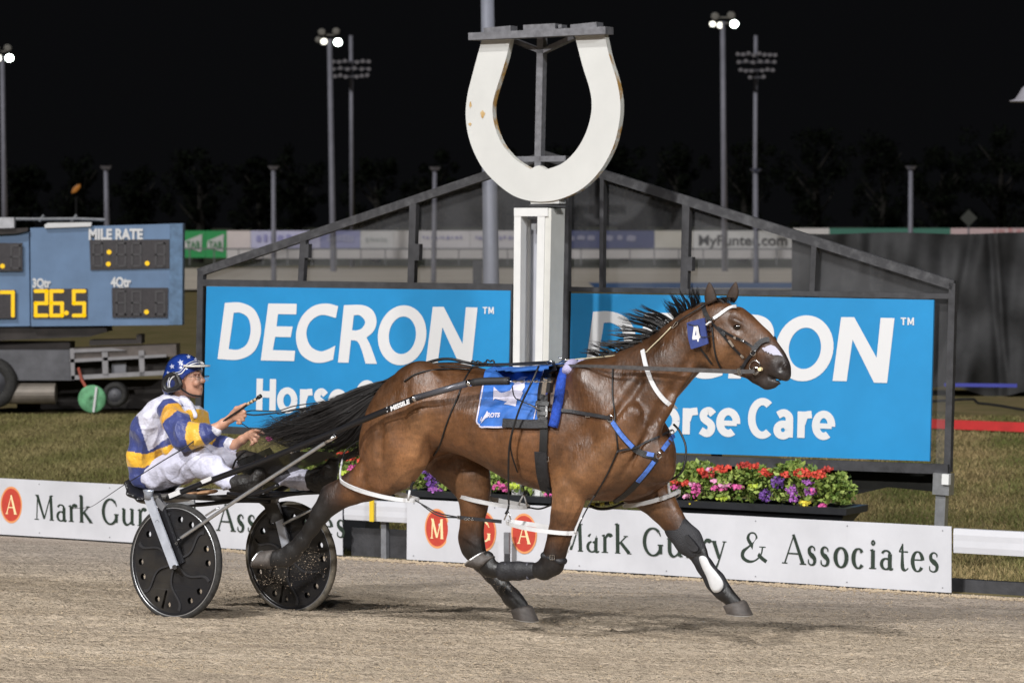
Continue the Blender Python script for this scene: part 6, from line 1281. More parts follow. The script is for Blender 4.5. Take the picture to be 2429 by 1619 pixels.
line(nt4, 'tie_cord', [(1632, 768, -.13), (1648, 772, -.13), (1656, 772, -.132), (1661, 796, -.132), (1672, 799, -.132), (1690, 797, -.11)], .002, M['black'], 14)
# neck strap and check line
nk = thing('neck_strap', 'white plastic strap round the base of the horse neck', 'strap', Wp(1580, 950, -.15))
strap(nk, 'band', [(1527, 832), (1533, 862), (1543, 895), (1556, 922), (1574, 947), (1592, 962), (1604, 967)], .025, M['whites'], .010, .006, -.05)
ck = thing('check_rein', 'thin cream check line running along the crest of the neck', 'rein', Wp(1520, 845, -.05))
line(ck, 'line', [(1340, 854, -.03), (1420, 847, -.03), (1480, 841, -.06), (1526, 838, -.1), (1545, 822, -.10), (1570, 798, -.09), (1592, 775, -.08)], .0032, mat('cream_line', (.55, .48, .33), .6)); line(ck, 'dark_line', [(1600, 768, -.08), (1630, 748, -.08), (1665, 727, -.06), (1672, 722, -.05)], .004, M['black'])
mb = MB(); mb.tube([Wp(u, v, -.085) for u, v in ((1594, 776), (1604, 762), (1608, 763), (1606, 769), (1596, 778), (1594, 776))], .0025, 6); mb.build('snap_hook', M['chrome'], ck)
# ============================================================ SULKY
sk = thing('racing_sulky', 'black two wheeled racing sulky with disc wheels and silver forks', 'sulky', Vector((QP(550, 1464, QC).x, QP(550, 1464, QC).y, 0)))
M['disc'] = mat('disc_black', (.012, .012, .014), .38, col2=(.035, .031, .026), vscale=5, contrast=(.45, .8)); M['rim'] = mat('rim_grey', (.20, .20, .21), .4, .4); M['ridge'] = mat('disc_ridge', (.028, .028, .031), .4)
M['dusty'] = mat('dusty_tyre', (.06, .055, .045), .85, col2=(.17, .145, .11), vscale=9, contrast=(.4, .65), bump=.2, bscale=150)
def sulky_wheel(cu, cv, w, Rr, camber, dirt):
    c = Wp(cu, cv, w); n0 = PV.copy(); n0.rotate(Matrix.Rotation(camber, 3, TV)); n0.normalize(); yaw = R(-4); n0.rotate(Matrix.Rotation(yaw, 3, Vector((0, 0, 1))))
    X = Vector((0, 0, 1)).cross(n0).normalized(); X = X if X.dot(TV) > 0 else -X; Z = n0.cross(X); Z = Z if Z.z > 0 else -Z
    root = bpy.data.objects.new('wheel', None); COL.objects.link(root); root.parent = sk; root.location = c-parent_world(sk)
    def pt(x, z, d=0.): return c+X*x*Rr+Z*z*Rr+n0*d
    def lathe(prof, m, name, n=72, smooth=True):
        mb = MB(); rings = [[pt(k*math.cos(t), k*math.sin(t), d) for t in [2*math.pi*i/n for i in range(n)]] for k, d in prof]; mb.loft(rings, caps=False); return mb.build(name, m, root, smooth)
    lathe([(.905, -.010), (.915, -.018), (.945, -.022), (.975, -.018), (.995, -.008), (1.0, 0), (.995, .008), (.975, .018), (.945, .022), (.915, .018), (.905, .010), (.905, -.010)], dirt or M['rubber'], 'tyre')
    lathe([(.86, -.010), (.875, -.0165), (.905, -.017), (.912, -.010), (.912, .010), (.905, .017), (.875, .0165), (.86, .010)], M['blackp'], 'rim'); lathe([(.908, -.019), (.916, -.0215), (.924, -.019)], M['alu'] if not dirt else M['rim'], 'rim_line')
    ho = [(62, ), (82, ), (2, ), (21, ), (-59, ), (-39, ), (-118, ), (-98, ), (-177, ), (-157, ), (122, ), (143, )]
    outer = [(.87*math.cos(2*math.pi*i/90), .87*math.sin(2*math.pi*i/90)) for i in range(90)]
    loops = [outer]+[[(.735*math.cos(R(h[0]))+.056*math.cos(t), .735*math.sin(R(h[0]))+.056*math.sin(t)) for t in [-2*math.pi*i/16 for i in range(16)]] for h in ho]
    a = R(-106); dx, dz = math.cos(a), math.sin(a); nx, nz = -dz, dx; sl = [(dx*r_+nx*s_, dz*r_+nz*s_) for r_, s_ in ((.52, .022), (.50, 0), (.52, -.022), (.83, -.028), (.83, .028))]; loops.append(sl)
    mb = MB(); fill2d(loops, lambda x, z: pt(x, z, -.0125-.010*(1-min(1, math.hypot(x, z)/.87))), mb); mb.build('disc_cover', M['disc'], root)
    mb = MB(); fill2d([outer[::3]]+[l[::2] for l in loops[1:-1]], lambda x, z: pt(x, z, .0125), mb); mb.build('back_cover', M['disc'], root)
    mb = MB()
    for k in range(6):
        a0 = R(40+60*k); P = []
        for i in range(15):
            f = i/14; rr_ = .07+.76*f; a = a0+R(-30)*math.sin(f*math.pi*1.0)*(1-f)*1.6+R(14)*math.sin(f*3.14); P.append(pt(rr_*math.cos(a), rr_*math.sin(a), -.016-.008*(1-f)))
        wds = [.012+.010*max(0, (i-11)/3) for i in range(15)]; mb.ribbon(P, [-n0]*15, wds, .003)
    mb.build('disc_ridges', M['ridge'], root)
    mb = MB(); mb.tube([pt(0, 0, -.045), pt(0, 0, .045)], .022, 16); mb.build('hub', M['alu'], root, True)
    mb = MB()
    for t in (5, 95, 185, 275): pass
    return root, c, n0, X, Z
w1, c1, n1, X1, Z1 = sulky_wheel(417, 1332, -.40, .338, R(-3.5), None)
w2, c2, n2, X2, Z2 = sulky_wheel(690, 1322, .44, .338, R(1.5), M['dusty'])
# forks
def fork(p0, p1, w0, w1_, wpx, m, name='fork'):
    mb = MB(); a = Wp(*p0, w0); b = Wp(*p1, w1_); mb.box(*beam(a, b, wpx*pxs(400, 1250)/2, .006, TV)); return mb.build(name, m, sk)
M['fork'] = mat('fork_silver', (.50, .53, .60), .38, .35, var=.12, vscale=15, bump=.05, bscale=60)
f1 = fork((352, 1180), (414, 1344), -.44, -.465, 22, M['fork']); 
MB().box(*beam(Wp(372, 1172, -.40), Wp(432, 1335, -.43), .022, .004, TV)).build('fork_inner', M['blackp'], sk)
MB().loft([[Wp(352, 1170, -.44)+TV*(math.cos(t)*k)+PV*(math.sin(t)*.02)+Vector((0, 0, z)) for t in [2*math.pi*i/16 for i in range(16)]] for k, z in ((.036, .022), (.036, .014), (.028, 0), (.027, -.03))]).build('fork_cap', mat('cap_steel', (.40, .44, .52), .35, .6), f1, True)
mb = MB()
for i, (u, v, r_) in enumerate(((374, 1238, 5), (382, 1255, 5), (380, 1247, 4), (391, 1272, 5), (389, 1281, 4), (393, 1292, 5), (398, 1283, 4))): ringo(mb, Wp(u-1, v, -.452-.002), r_*pxs(400, 1250), .0012)
mb.build('swirl_marks', M['blackp'], f1)
mb = MB(); mb.tube([Wp(414, 1344, -.50), Wp(414, 1344, -.38)], .014, 12); mb.tube([Wp(418, 1288, -.48), Wp(418, 1288, -.42)], .010, 10); mb.build('axle_bolt', M['chrome'], f1)
f2 = fork((652, 1190), (680, 1302), .39, .405, 22, M['fork']); fork((625, 1172), (655, 1195), .36, .39, 60, mat('bracket_dusty', (.14, .135, .125), .7, .3, var=.3, vscale=20), 'fork_bracket'); fork((640, 1190), (658, 1235), .385, .395, 38, mat('bracket_dark', (.06, .058, .055), .7, var=.3, vscale=20), 'fork_bracket')
line(sk, 'stay', [(672, 1242, .37), (745, 1205, .36)], .009, M['alu'])
# axle arch
def tubew(name, pts, r, m, n=20, k=10):
    P = [Wp(*p) for p in pts]; P = resample(P, n) if len(P) > 2 else P; mb = MB(); mb.tube(P, r, k); return mb.build(name, m, sk, True)
tubew('arch_bar', [(352, 1180, -.43), (420, 1176, -.3), (500, 1180, 0), (580, 1177, .2), (640, 1178, .37)], .017, mat('arch', (.10, .095, .09), .5, .4, var=.3, vscale=20)); tubew('arch_bar', [(380, 1195, -.33), (470, 1196, -.1), (560, 1187, .15), (640, 1188, .35)], .013, M['blackp'])
MB().box(*beam(Wp(385, 1200, -.38), Wp(462, 1190, -.30), .010, .022, Vector((0, 0, 1)))).build('arch_plate', M['alu'], sk)
MB().box(*beam(Wp(372, 1185, -.40), Wp(392, 1205, -.40), .02, .015, TV)).build('arch_bracket', M['rim'], sk)
# shafts
tubew('shaft', [(398, 1181, -.36), (470, 1150, -.36), (605, 1100, -.37), (700, 1062, -.37), (802, 1020, -.37), (908, 976, -.37), (984, 945, -.36), (1060, 922, -.36), (1112, 908, -.36), (1150, 904, -.36), (1208, 903, -.36)], .0175, M['blackp'], 60, 14)
tubew('shaft_sleeve', [(1122, 907, -.36), (1150, 904, -.36), (1207, 903, -.36)], .0215, mat('sleeve', (.02, .02, .022), .6), 8, 14)
tubew('shaft_band', [(987, 943, -.362), (1108, 909, -.362)], .0182, mat('grey_band', (.10, .10, .115), .3, .3), 6, 14)
for u, v in ((984, 944), (690, 1067), (636, 1087), (1113, 908)): tubew('shaft_clip', [(u-3, v+1.4, -.365), (u+3, v-1.2, -.365)], .0195, M['chrome'], 4, 14)
tubew('shaft', [(640, 1175, .34), (720, 1130, .34), (800, 1092, .34), (875, 1060, .34), (1000, 1005, .34), (1150, 935, .34), (1330, 900, .34)], .0175, M['blackp'], 40, 12)
tubew('stay_bar', [(422, 1280, -.44), (600, 1160, -.41), (796, 1034, -.38)], .0105, M['alu'], 20, 12); tubew('stay_end', [(772, 1049, -.385), (797, 1033, -.38)], .0125, M['chrome'], 6, 12)
tubew('stay_brace', [(418, 1287, -.45), (428, 1275, -.44)], .013, M['blackp'], 4)
tubew('stay_brace', [(488, 1222, -.43), (510, 1208, -.43), (520, 1203, -.425)], .006, M['alu'], 6)
# stickers along the shaft
def shaft_text(s, p0, p1, hpx, name, bg_=None):
    d = Vector((p1[0]-p0[0], p1[1]-p0[1])); l = d.length; d /= l; n = Vector((-d.y, d.x)); w_ = -.3865
    fn = lambda x, y: Wp(p0[0]+d.x*x+n.x*y, p0[1]+d.y*x+n.y*y, w_-.001)
    if bg_: mb = MB(); mb.slab([Wp(p0[0]+d.x*x+n.x*y, p0[1]+d.y*x+n.y*y, w_+.0008) for x, y in ((-2, -hpx*.62), (l+2, -hpx*.62), (l+2, hpx*.62), (-2, hpx*.62))], PV*.002); b_ = mb.build('sticker', bg_, sk)
    mb = MB(); text_in(mb, s, fn, 0, l, -hpx*.46, hpx*.46, bold=.05, shear=.2, cap=.78); mb.build(name, M['letter'] if not bg_ else M['ink'], sk)
shaft_text('MISSILE', (925, 969), (972, 950), 12, 'lettering'); mb = MB(); mb.slab([Wp(u, v, -.384) for u, v in ((913, 972), (917, 965), (922, 968), (919, 977))], PV*.002); mb.build('sticker_mark', M['letter'], sk)
MB().slab([Wp(u, v, -.381) for u, v in ((475, 1139), (499, 1129), (502, 1135), (500, 1139), (480, 1147))], PV*.004).build('sticker', M['whites'], sk)
MB().box(*beam(Wp(402, 1176, -.375), Wp(427, 1166, -.375), .014, .006, Vector((0, 0, 1)))).build('sticker', M['whites'], sk)
# seat, foot rests, mud sheet
sdfchain('seat', [(338, 1140, 0, 12, .18), (352, 1165, 0, 14, .20), (375, 1178, 0, 15, .20), (430, 1176, 0, 13, .19), (470, 1168, 0, 9, .17)], M['blackp'], sk, .008)
mb = MB(); mb.slab([Wp(315, 1127, .05), Wp(345, 1127, .05), Wp(352, 1142, .05), Wp(312, 1138, .05)], PV*.1); mb.build('tail_flap', M['rim'], sk)
for k, (u, v) in enumerate(((452, 1172), (492, 1167))): sdfchain('seat_spring', [(u-12, v+1, -.1, 5, .06), (u+12, v-2, -.1, 5, .06)], mat('tan_leather', (.42, .24, .13), .5), sk, .006)
g = np.random.default_rng(2); mm_ = mat('mud_mesh', (.016, .016, .016), .75, alpha=.88, var=.4, vscale=30)
def sheet(name, top, bot, w0, w1_, n=16, mtl=None):
    T_ = [Vector((x, y, 0)) for x, y in top]; B_ = [Vector((x, y, 0)) for x, y in bot]; T_ = resample(T_, n); B_ = resample(B_, n); vs = []
    for j in range(9):
        f = j/8
        for i in range(n): p = T_[i].lerp(B_[i], f); vs.append(Wp(p.x, p.y, w0+(w1_-w0)*f+.015*math.sin(i*.9+j)))
    return mesh_obj(name, vs, [(j*n+i, j*n+i+1, (j+1)*n+i+1, (j+1)*n+i) for j in range(8) for i in range(n-1)], mtl or mm_, sk, True)
sheet('mud_sheet', [(600, 1100), (650, 1080), (700, 1072), (760, 1070), (800, 1076)], [(590, 1150), (620, 1148), (660, 1130), (720, 1110), (760, 1096)], -.28, .1)
sheet('mud_sheet', [(690, 1072), (740, 1070), (790, 1078), (830, 1072), (873, 1060)], [(740, 1102), (770, 1108), (790, 1102), (830, 1088), (873, 1072)], .05, .3)
sheet('mud_sheet', [(560, 1095), (600, 1078), (640, 1060)], [(600, 1165), (650, 1150), (690, 1125)], -.15, .05)
tubew('foot_rest', [(540, 1170, -.25), (600, 1172, -.25), (660, 1150, -.25)], .012, M['blackp'], 10); tubew('foot_rest', [(640, 1170, .25), (720, 1168, .25), (790, 1150, .25)], .014, M['blackp'], 10)
tubew('foot_rest_bar', [(560, 1180, .0), (640, 1180, .1), (700, 1170, .2), (780, 1166, .25)], .012, M['blackp'], 10)
# ============================================================ DRIVER
drv = thing('person', 'harness driver in white, navy and gold silks sitting in the sulky', 'person', Wp(400, 1175, 0))
SK1 = (.50, .27, .185); SK2 = (.42, .21, .14)
B = SDF(.0046)
B.chain([(372, 1125, 0, 34, .13, SK1), (372, 1080, 0, 34, .13, SK1), (385, 1010, 0, 32, .13, SK1), (400, 972, 0, 26, .11, SK1), (418, 952, 0, 17, .055, SK1), (436, 925, 0, 17, .05, SK1), (440, 905, 0, 18, .05, SK1)], k=.02)
B.ell(HPl(438, 884), .098, .105, .074, 0, .02, SK1)
B.ell(HPl(455, 905), .062, .078, .058, 0, .02, SK1)
B.chain([(432, 925, 0, 12, .045, SK1), (462, 930, 0, 11, .032, SK1), (470, 931, 0, 9, .022, SK1)], k=.015)
B.chain([(474, 888, 0, 3.5, .008, SK1), (482, 903, 0, 4.5, .012, SK2), (480, 905, 0, 4.5, .016, SK1)], k=.01)
B.ell(HPl(470, 920, 0), .020, .018, .030, 0, .015, SK1); B.ell(HPl(479, 920, 0), .005, .003, .014, 0, .004, (.42, .21, .16))
B.ell(HPl(468, 931, 0), .022, .020, .026, 0, .015, SK1); B.ell(HPl(458, 922, 0), .045, .040, .050, 0, .02, SK1)
for sg in (-1, 1):
    B.ell(HPl(468, 893, sg*.032), .018, .013, .017, 0, .01, (.25, .12, .09), sub=True); B.ell(HPl(468, 893, sg*.031), .010, .009, .011, 0, .002, (.10, .07, .06)); B.ell(HPl(466, 908, sg*.040), .020, .022, .020, 0, .02, SK1)
    B.ell(HPl(428, 904, sg*.080), .018, .030, .010, .2, .006, SK2); B.ell(HPl(428, 903, sg*.091), .008, .014, .006, .2, .005, (.30, .13, .10), sub=True)
    B.chain([(463, 885, sg*.032, 3, .016, (.10, .06, .04)), (472, 885, sg*.02, 3, .012, (.10, .06, .04))], k=.008)
# near arm
B.chain([(402, 982, -.15, 18, .045, SK1), (432, 1030, -.22, 15, .038, SK1), (470, 1028, -.22, 14, .034, SK1), (508, 1018, -.20, 12.5, .030, SK1), (530, 1004, -.18, 11, .027, SK1), (546, 993, -.17, 9.5, .023, SK1)], k=.015)
B.chain([(546, 993, -.17, 10, .022, SK1), (558, 984, -.165, 13, .026, SK1), (566, 978, -.16, 12, .026, SK1)], k=.012)
def finger(pts, r0=5.2, col=SK1):   # (u,v,w)
    n = len(pts); B.chain([(p[0], p[1], p[2], r0*(1-.28*i/(n-1)), .0115*(1-.25*i/(n-1)), col) for i, p in enumerate(pts)], k=.006)
finger([(562, 974, -.187), (574, 970, -.190), (580, 977, -.188), (573, 983, -.186)]); finger([(565, 981, -.182), (577, 979, -.184), (581, 986, -.182), (573, 990, -.180)])
finger([(564, 988, -.178), (575, 988, -.180), (577, 995, -.178), (569, 998, -.176)]); finger([(560, 993, -.172), (569, 996, -.176), (570, 1003, -.174), (563, 1003, -.172)], 4.6); finger([(553, 980, -.188), (560, 968, -.195), (572, 964, -.196), (583, 958, -.192)], 5.6)
# far arm
B.chain([(440, 985, .17, 17, .045, SK1), (480, 1045, .22, 14, .036, SK1), (520, 1062, .22, 13, .032, SK1), (556, 1055, .21, 12, .029, SK1), (575, 1042, .20, 10.5, .025, SK1), (590, 1032, .20, 9, .021, SK1)], k=.015)
B.chain([(588, 1033, .20, 9, .020, SK1), (600, 1028, .20, 11, .024, SK1)], k=.012)
finger([(604, 1022, .19), (618, 1024, .19), (627, 1028, .192)], 4.6); finger([(604, 1030, .185), (614, 1036, .185), (608, 1042, .19)], 4.8); finger([(600, 1036, .19), (608, 1046, .19), (601, 1050, .195)], 4.6); finger([(596, 1040, .195), (600, 1052, .195), (595, 1055, .2)], 4.2); finger([(594, 1024, .19), (606, 1021, .18), (617, 1022, .178)], 4.6)
# legs inside the trousers
B.chain([(376, 1122, -.09, 28, .07, SK1), (440, 1098, -.13, 24, .06, SK1), (488, 1096, -.16, 18, .045, SK1), (530, 1132, -.17, 14, .038, SK1), (565, 1152, -.17, 11, .03, SK1)], k=.02)
B.chain([(385, 1115, .09, 28, .07, SK1), (480, 1085, .14, 24, .06, SK1), (565, 1100, .18, 17, .045, SK1), (650, 1125, .2, 14, .038, SK1), (735, 1140, .2, 11, .03, SK1)], k=.02)
skin = mat('skin', (.5, .3, .2), .5, attr=True, var=.08, vscale=60, bump=.1, bscale=150); skin.node_tree.nodes['Principled BSDF'].inputs['Subsurface Weight'].default_value = .08
sdf_obj(B, 'body', skin, drv, it=1)
# jacket (torso, sleeves, collar) with its panels as cloth colours
WH = (.60, .595, .70); NV = (.035, .050, .19); GD = (.78, .43, .03); OR = (.60, .30, .025)
J = SDF(.0062)
J.chain([(362, 1124, 0, 41, .178, NV), (362, 1075, 0, 48, .178, GD), (375, 1020, 0, 52, .19, WH), (395, 985, 0, 42, .19, WH), (410, 962, 0, 26, .14, WH), (428, 948, 0, 17, .075, WH)], k=.035)
J.chain([(455, 985, .0, 22, .15, GD), (450, 1020, 0, 28, .16, GD), (430, 1060, 0, 30, .16, GD)], k=.05)
NS = len(J.pr)
J.chain([(402, 975, -.17, 29, .065, WH), (420, 1005, -.22, 32, .070, OR), (438, 1034, -.245, 33, .070, NV), (470, 1032, -.235, 27, .062, GD), (500, 1023, -.215, 19, .045, NV), (508, 1020, -.21, 15, .038, NV)], k=.02)
J.chain([(440, 978, .17, 26, .06, WH), (470, 1020, .22, 27, .062, NV), (495, 1052, .24, 26, .060, OR), (530, 1060, .235, 23, .052, NV), (553, 1056, .22, 17, .04, NV)], k=.02)
rg = np.random.default_rng(4)
def sleeve_t(V, ks):    # nearest point along a sleeve
    best = np.full(len(V), 9.); tt = np.zeros(len(V))
    for n_, i in enumerate(ks):
        d, t = J.ev(J.pr[i], V); m_ = d < best; best = np.where(m_, d, best); tt = np.where(m_, n_+t, tt)
    return best, tt
def jcol(V):
    body = np.full(len(V), 9.)
    for i in range(NS): d, _ = J.ev(J.pr[i], V); body = np.minimum(body, d)
    dn, tn = sleeve_t(V, range(NS, NS+5)); df, tf = sleeve_t(V, range(NS+5, NS+9)); W_ = L2W(V); C = np.zeros((len(V), 3)); cs0 = HPl(400, 1000)
    px = np.array([proj(p) for p in W_]); u, v = px[:, 0], px[:, 1]
    a0 = (V[:, 0]-HPl(340, 1000)[0])/pxs(400, 1000)*.866; z0 = 1000-(V[:, 2]-HPl(380, 1000)[2])/pxs(400, 1000)      # cloth coordinates, same both sides
    nar = np.array([math.sin(x*.05) for x in u])
    up = 340+a0-215*np.abs(V[:, 1]); v_ = z0
    tri = (v_ < 1066-(up-359)*.70) & (up > 339+(v_-996)*.29) | (v_ < 985)
    gold = (v_ > np.where(up < 357, 1068+(up-318)*.13, 1072-(up-357)*.42)) & (v_ < np.where(up < 352, 1104, 1103-(up-352)*.42))
    C[:] = np.array(NV); C[gold] = np.array(GD); C[tri] = np.array(WH)
    C[(v_ < 965) & (up < 372)] = np.array(WH)
    fr = (a0 > 118) & (v_ < 1050); C[fr & (v_ > 968)] = np.array(GD); C[fr & (v_ <= 990) & (a0 < 132)] = np.array(WH); C[fr & (v_ > 1005) & (v_ < 1016)] = np.array(NV)
    for dd, t, N_ in ((dn, tn, 5), (df, tf, 4)):
        m_ = dd < body-.004
        if N_ == 5: s = np.select([t < .0, t < .15, t < 1.0, t < 2.45, t < 3.25, t < 4.5], [0, 1, 2, 1, 3, 1], 4)
        else: s = np.select([t < .05, t < .5, t < 1.2, t < 1.9, t < 2.6, t < 3.6], [0, 1, 2, 1, 3, 1], 4)
        C[m_] = np.array([WH, NV, OR, (.70, .40, .04), (.6, .6, .68)])[s][m_]
    return C
def wrinkle(V, amp, fs=(38, 61), seed=1):
    g = np.random.default_rng(seed); d = np.zeros(len(V))
    for k in range(9):
        w_ = g.normal(0, 1, 3); w_ /= np.linalg.norm(w_); f = g.uniform(*fs); d += np.sin(V@w_*f+g.uniform(0, 6)+1.6*np.sin(V@g.normal(0, 1, 3)*12))
    return 1-np.abs(d)/3
def wrinkled(S_, name, m, parent, amp, colfn=None, fs=(38, 61), it=1, seed=1):
    V, F_, C = S_.mesh(colfn, it); n = np.zeros_like(V); a, b, c, d = (V[F_[:, i]] for i in range(4)); fn = np.cross(c-a, d-b)
    for i in range(4):
        for k in range(3): n[:, k] += np.bincount(F_[:, i], fn[:, k], len(V))
    n /= np.maximum(np.linalg.norm(n, axis=1, keepdims=True), 1e-12); V2 = V+n*(wrinkle(V, amp, fs, seed)[:, None]-.4)*amp
    return mesh_obj(name, L2W(V2), [tuple(map(int, f)) for f in F_], m, parent, True, C)
M['silk'] = mat('silk', (.5, .5, .5), .46, attr=True, var=.12, vscale=14, sheen=.2, bump=.8, bscale=20)
jk = wrinkled(J, 'jacket', M['silk'], drv, .011, jcol, (24, 60))
K = SDF(.006)
for sg in (-1, 1): K.chain([(434, 944, sg*.03, 9, .03, WH), (448, 962, sg*.05, 11, .02, WH), (462, 985, sg*.05, 8, .012, WH)], k=.012)
wrinkled(K, 'collar', M['silk'], drv, .003)
T = SDF(.0062); TW = (.54, .54, .66)
T.chain([(372, 1122, 0, 32, .165, TW), (390, 1132, 0, 34, .165, TW)], k=.03)
T.chain([(388, 1120, -.09, 38, .085, TW), (430, 1103, -.12, 40, .080, TW), (480, 1096, -.16, 33, .068, TW), (505, 1110, -.165, 29, .058, TW), (532, 1132, -.17, 24, .05, TW), (555, 1148, -.17, 21, .046, TW)], k=.03)
T.chain([(395, 1112, .09, 38, .085, TW), (480, 1083, .13, 30, .080, TW), (540, 1090, .17, 25, .068, TW), (575, 1096, .18, 23, .058, TW)], k=.03)
T.chain([(650, 1124, .2, 22, .05, TW), (700, 1134, .2, 24, .052, TW), (726, 1138, .2, 24, .052, TW)], k=.02)
wrinkled(T, 'trousers', mat('white_breeches', (.6, .6, .7), .6, attr=True, var=.08, vscale=12, bump=.8, bscale=18), drv, .010, None, (22, 60), seed=3)
M['bootl'] = mat('boot_leather', (.020, .018, .017), .5, bump=.4, bscale=60, var=.4, vscale=20)
sdfchain('boot', [(560, 1148, -.17, 23, .05), (580, 1150, -.17, 25, .052), (600, 1152, -.17, 24, .05), (608, 1140, -.17, 18, .045), (616, 1122, -.17, 13, .038)], M['bootl'], drv)
sdfchain('boot', [(732, 1136, .2, 23, .05), (755, 1140, .2, 26, .055), (775, 1135, .2, 25, .05), (785, 1112, .2, 18, .045), (790, 1095, .2, 13, .04)], M['bootl'], drv)
sdfchain('knee_guard', [(578, 1092, .18, 26, .062), (600, 1100, .19, 27, .060), (640, 1118, .2, 24, .055)], M['bootl'], drv)
line(drv, 'elastic_band', [(583, 1068, .11), (560, 1090, .10), (550, 1115, .10)], .006, M['black'], 10)
# helmet
HM = SDF(.005); HM.ell(HPl(436, 884), .117, .113, .098, .05, .01, (.02, .05, .3)); HM.ell(HPl(416, 912), .072, .090, .098, 0, .03, (.02, .05, .3))
HM.ell(HPl(487, 925, 0), .135, .12, .2, 0, .008, (.02, .02, .02), sub=True); HM.ell(HPl(440, 953, 0), .09, .085, .2, 0, .008, (.02, .02, .02), sub=True); HM.ell(HPl(436, 888), .101, .10, .084, 0, .004, (.02, .02, .02), sub=True)
hm, HVv, HFf, HWw = sdf_obj(HM, 'helmet', mat('helmet_blue', (.010, .030, .17), .18, coat=.8, var=.4, vscale=9), drv, it=1)
HB = BVHTree.FromPolygons([tuple(p) for p in HWw], [tuple(map(int, f)) for f in HFf])
def CD(x, y): return (280+x/3.92, 820+y/3.92)
def hp(u, v, off=.003): return SP(u, v, off, HB, -.09)[0]
mb = MB()
for (x, y, r_) in ((505, 192, 26), (583, 155, 30), (516, 258, 22), (468, 250, 18), (655, 103, 22), (720, 128, 20), (478, 330, 16)):
    pts = [CD(x+(r_ if i % 2 == 0 else r_*.45)*math.cos(math.pi/2+i*math.pi/5+.2), y-(r_ if i % 2 == 0 else r_*.45)*math.sin(math.pi/2+i*math.pi/5+.2)) for i in range(10)]; c = hp(*CD(x, y)); mb.add([c]+[hp(*p) for p in pts], [(0, 1+i, 1+(i+1) % 10) for i in range(10)])
mb.build('stars', mat('star_silver', (.36, .38, .50), .4), hm)
for d_, m_ in (((0, 0), M['whites']),):
    P = [SP(*CD(x, y), .003, HB, -.095) for x, y in dense([(485, 415), (480, 350), (500, 300), (545, 268), (590, 255), (625, 215), (665, 180), (720, 162), (770, 160), (800, 165)], 14)]; mb = MB(); mb.ribbon([p[0] for p in P], [p[1] for p in P], .0065, .002); mb.build('piping', m_, hm)
    P = [SP(*CD(x, y), .003, HB, -.095) for x, y in dense([(470, 400), (466, 340), (488, 285), (535, 250), (580, 236), (615, 196), (660, 160), (720, 143), (790, 150)], 14)]; mb = MB(); mb.ribbon([p[0] for p in P], [p[1] for p in P], .003, .002); mb.build('piping', m_, hm)
# peak
rings = []; n = 15
for i in range(n):
    t = -1+2*i/(n-1); w_ = t*.085; rr_ = math.sqrt(max(0, 1-t*t)); b = Wp(455, 868, 0)+PV*w_; f_ = b+TV*(.005+.108*rr_**.8)+Vector((0, 0, .006-.004)); rings.append([b+Vector((0, 0, .012)), f_+Vector((0, 0, .004)), f_-Vector((0, 0, .004)), b+Vector((0, 0, .000))])
MB().loft(rings).build('peak', mat('peak_pale', (.50, .48, .44), .45), hm, True)
# ear guard, chin strap, goggles
def ring_path(pts, w): return [Wp(*CD(*p), w) for p in pts]
for sg in (-1, 1):
    mb = MB(); P = resample(ring_path([(625, 250), (560, 270), (520, 310), (515, 370), (545, 405), (610, 395), (665, 365), (650, 300), (625, 250)], 0), 26); P = [p+PV*sg*.092 for p in P]; mb.tube(P, .016, 8); mb.build('ear_guard', M['black'], hm, True)
mb = MB(); gp_ = outline([(632, 240, 1), (570, 262, 1), (522, 300, 1), (505, 360, 1), (520, 412, 1), (600, 405, 1), (672, 372, 1), (660, 300, 1)], 4); hole = outline([(600, 305, 1), (560, 310, 1), (542, 345, 1), (560, 378, 1), (605, 372, 1), (622, 335, 1)], 4)
for sg in (-1, 1): mb = MB(); fill2d([[CD(*p) for p in gp_], [CD(*p) for p in hole[::-1]]], lambda x, y: Wp(x, y, 0)+PV*sg*.0985, mb); mb.build('ear_pad', M['bootm'], hm)
mb = MB()
for sg in (-1, 1): mb.tube([p+PV*sg*w_ for p, w_ in zip(resample(ring_path([(655, 375), (685, 415), (730, 455), (770, 465)], 0), 8), (.085, .082, .075, .065, .055, .04, .02, 0))], .006, 6)
mb.build('chin_strap', M['black'], hm)
mb = MB(); P = [Wp(*CD(*p), w_) for p, w_ in (((655, 290), -.08), ((700, 285), -.072), ((745, 290), -.055), ((772, 290), -.03), ((782, 290), 0))]; P = P+[p+PV*2*(-(w2loc(p)[1]-QC)) for p in P[-2::-1]]
mb.tube(resample(P, 20), .0022, 6); mb.build('goggle_frame', M['chrome'], hm)
mb = MB(); Q_ = resample(P, 20)[4:16]; mb.add([p for p in Q_]+[p-Vector((0, 0, .026)) for p in Q_], [(i, i+1, 12+i+1, 12+i) for i in range(11)]); gl = mat('goggle_lens', (.6, .55, .5), .08, alpha=.18); mb.build('goggle_lens', gl, hm, True)
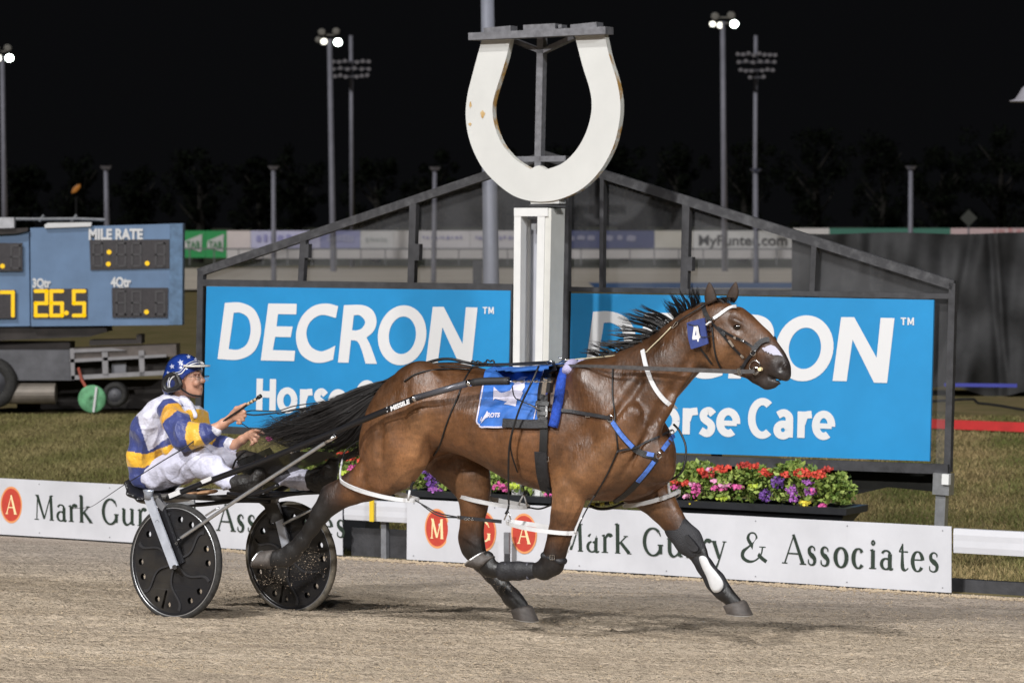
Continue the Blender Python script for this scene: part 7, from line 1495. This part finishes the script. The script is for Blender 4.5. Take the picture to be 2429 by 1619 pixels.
# whip and reins
wh = thing('whip', 'thin black driving whip with banded handle held in the raised hand', 'whip', Wp(566, 980, -.2))
WP = [(618, 940, -.21), (600, 950, -.205), (575, 968, -.20), (548, 986, -.20), (520, 1005, -.205), (480, 1030, -.26), (440, 1060, -.32), (390, 1090, -.33), (330, 1128, -.33), (290, 1152, -.33), (222, 1198, -.33), (205, 1203, -.33), (165, 1206, -.33)]
mb = MB(); P = resample([Wp(*p) for p in WP], 44); mb.tube(P, [.0065 if i < 9 else max(.0016, .0045-.0001*(i-9)) for i in range(44)], 8); mb.build('stick', M['black'], wh, True)
MB().tube([Wp(619, 938, -.21), Wp(612, 943, -.21)], .012, 10).build('knob', M['black'], wh, True)
mb = MB()
for i in range(3): mb.tube([Wp(608-8*i, 946+4.6*i, -.208), Wp(603-8*i, 949+4.6*i, -.207)], .0095, 10)
mb.build('handle_band', mat('band_tan', (.45, .33, .20), .5), wh, True)
rn = thing('reins', 'black driving reins running from the hands over the horse back', 'reins', Wp(600, 980, -.1))
line(rn, 'near_rein', [(574, 978, -.18), (600, 984, -.15), (660, 978, -.10), (735, 966, -.05), (800, 952, -.03), (860, 937, -.05), (935, 915, -.10), (985, 880, -.13), (1030, 868, -.14), (1114, 869, -.13), (1183, 866, -.12), (1300, 863, -.11)], .0045, M['black'], 60)
line(rn, 'near_rein', [(584, 976, -.17), (600, 973, -.15), (658, 974, -.10), (700, 962, -.05), (790, 948, -.03), (860, 925, -.03), (935, 905, -.05), (1000, 868, -.06), (1060, 860, -.05), (1183, 862, -.06), (1300, 858, -.08)], .0035, M['black'], 60)
line(rn, 'rein_loop', [(655, 978, -.11), (664, 982, -.11), (690, 972, -.1), (735, 966, -.09), (742, 972, -.09), (800, 954, -.08), (860, 935, -.08)], .003, M['black'], 40)
line(rn, 'far_rein', [(617, 1026, .19), (600, 1020, .2), (570, 1000, .1), (575, 985, -.05)], .003, M['black'], 16)
line(rn, 'rein_slack', [(640, 985, -.1), (660, 998, -.1), (700, 1006, -.1), (760, 995, -.1), (830, 975, -.1)], .0025, M['black'], 24)
mb = MB(); P = [Wp(1300, 866, -.12), Wp(1400, 868, -.20), Wp(1530, 873, -.21), Wp(1640, 877, -.17), Wp(1755, 881, -.105), Wp(1790, 880, -.075)]; P = resample(P, 30); mb.ribbon(P, [-PV]*30, [.011+.012*min(1, i/14) for i in range(30)], .004); mb.build('rein_strap', mat('rein_leather', (.06, .055, .055), .5, var=.3, vscale=40), rn)
line(rn, 'far_rein', [(1300, 862, .10), (1450, 868, .18), (1640, 874, .14), (1770, 874, .07)], .005, M['black'], 20)
MB().box(*beam(Wp(1752, 873, -.112), Wp(1756, 890, -.112), .010, .005, TV)).build('rein_buckle', M['chrome'], rn)
# ============================================================ FLYING DIRT
def fly(g):
    c = [((640, 1375), 26, 22, -.15), ((690, 1350), 45, 24, -.2), ((545, 1395), 18, 26, .1), ((560, 1410), 22, 20, .1), ((1045, 1395), 42, 22, -.1), ((1190, 1385), 25, 14, -.05), ((740, 1330), 18, 20, -.2), ((60, 1375), 60, 20, .2), ((980, 1430), 50, 25, -.1), ((1100, 1370), 40, 16, .1)][int(g.integers(0, 10))]
    return Wp(c[0][0]+g.normal(0, c[1]), c[0][1]+g.normal(0, c[2])*.8, c[3]+g.normal(0, .05))
clods('flying_dirt', 2600, fly, lambda g: .0010+.0040*g.uniform(0, 1)**5, mat('dust', (.22, .17, .13), .95, col2=(.36, .30, .23), vscale=8, spec=.1), 8)
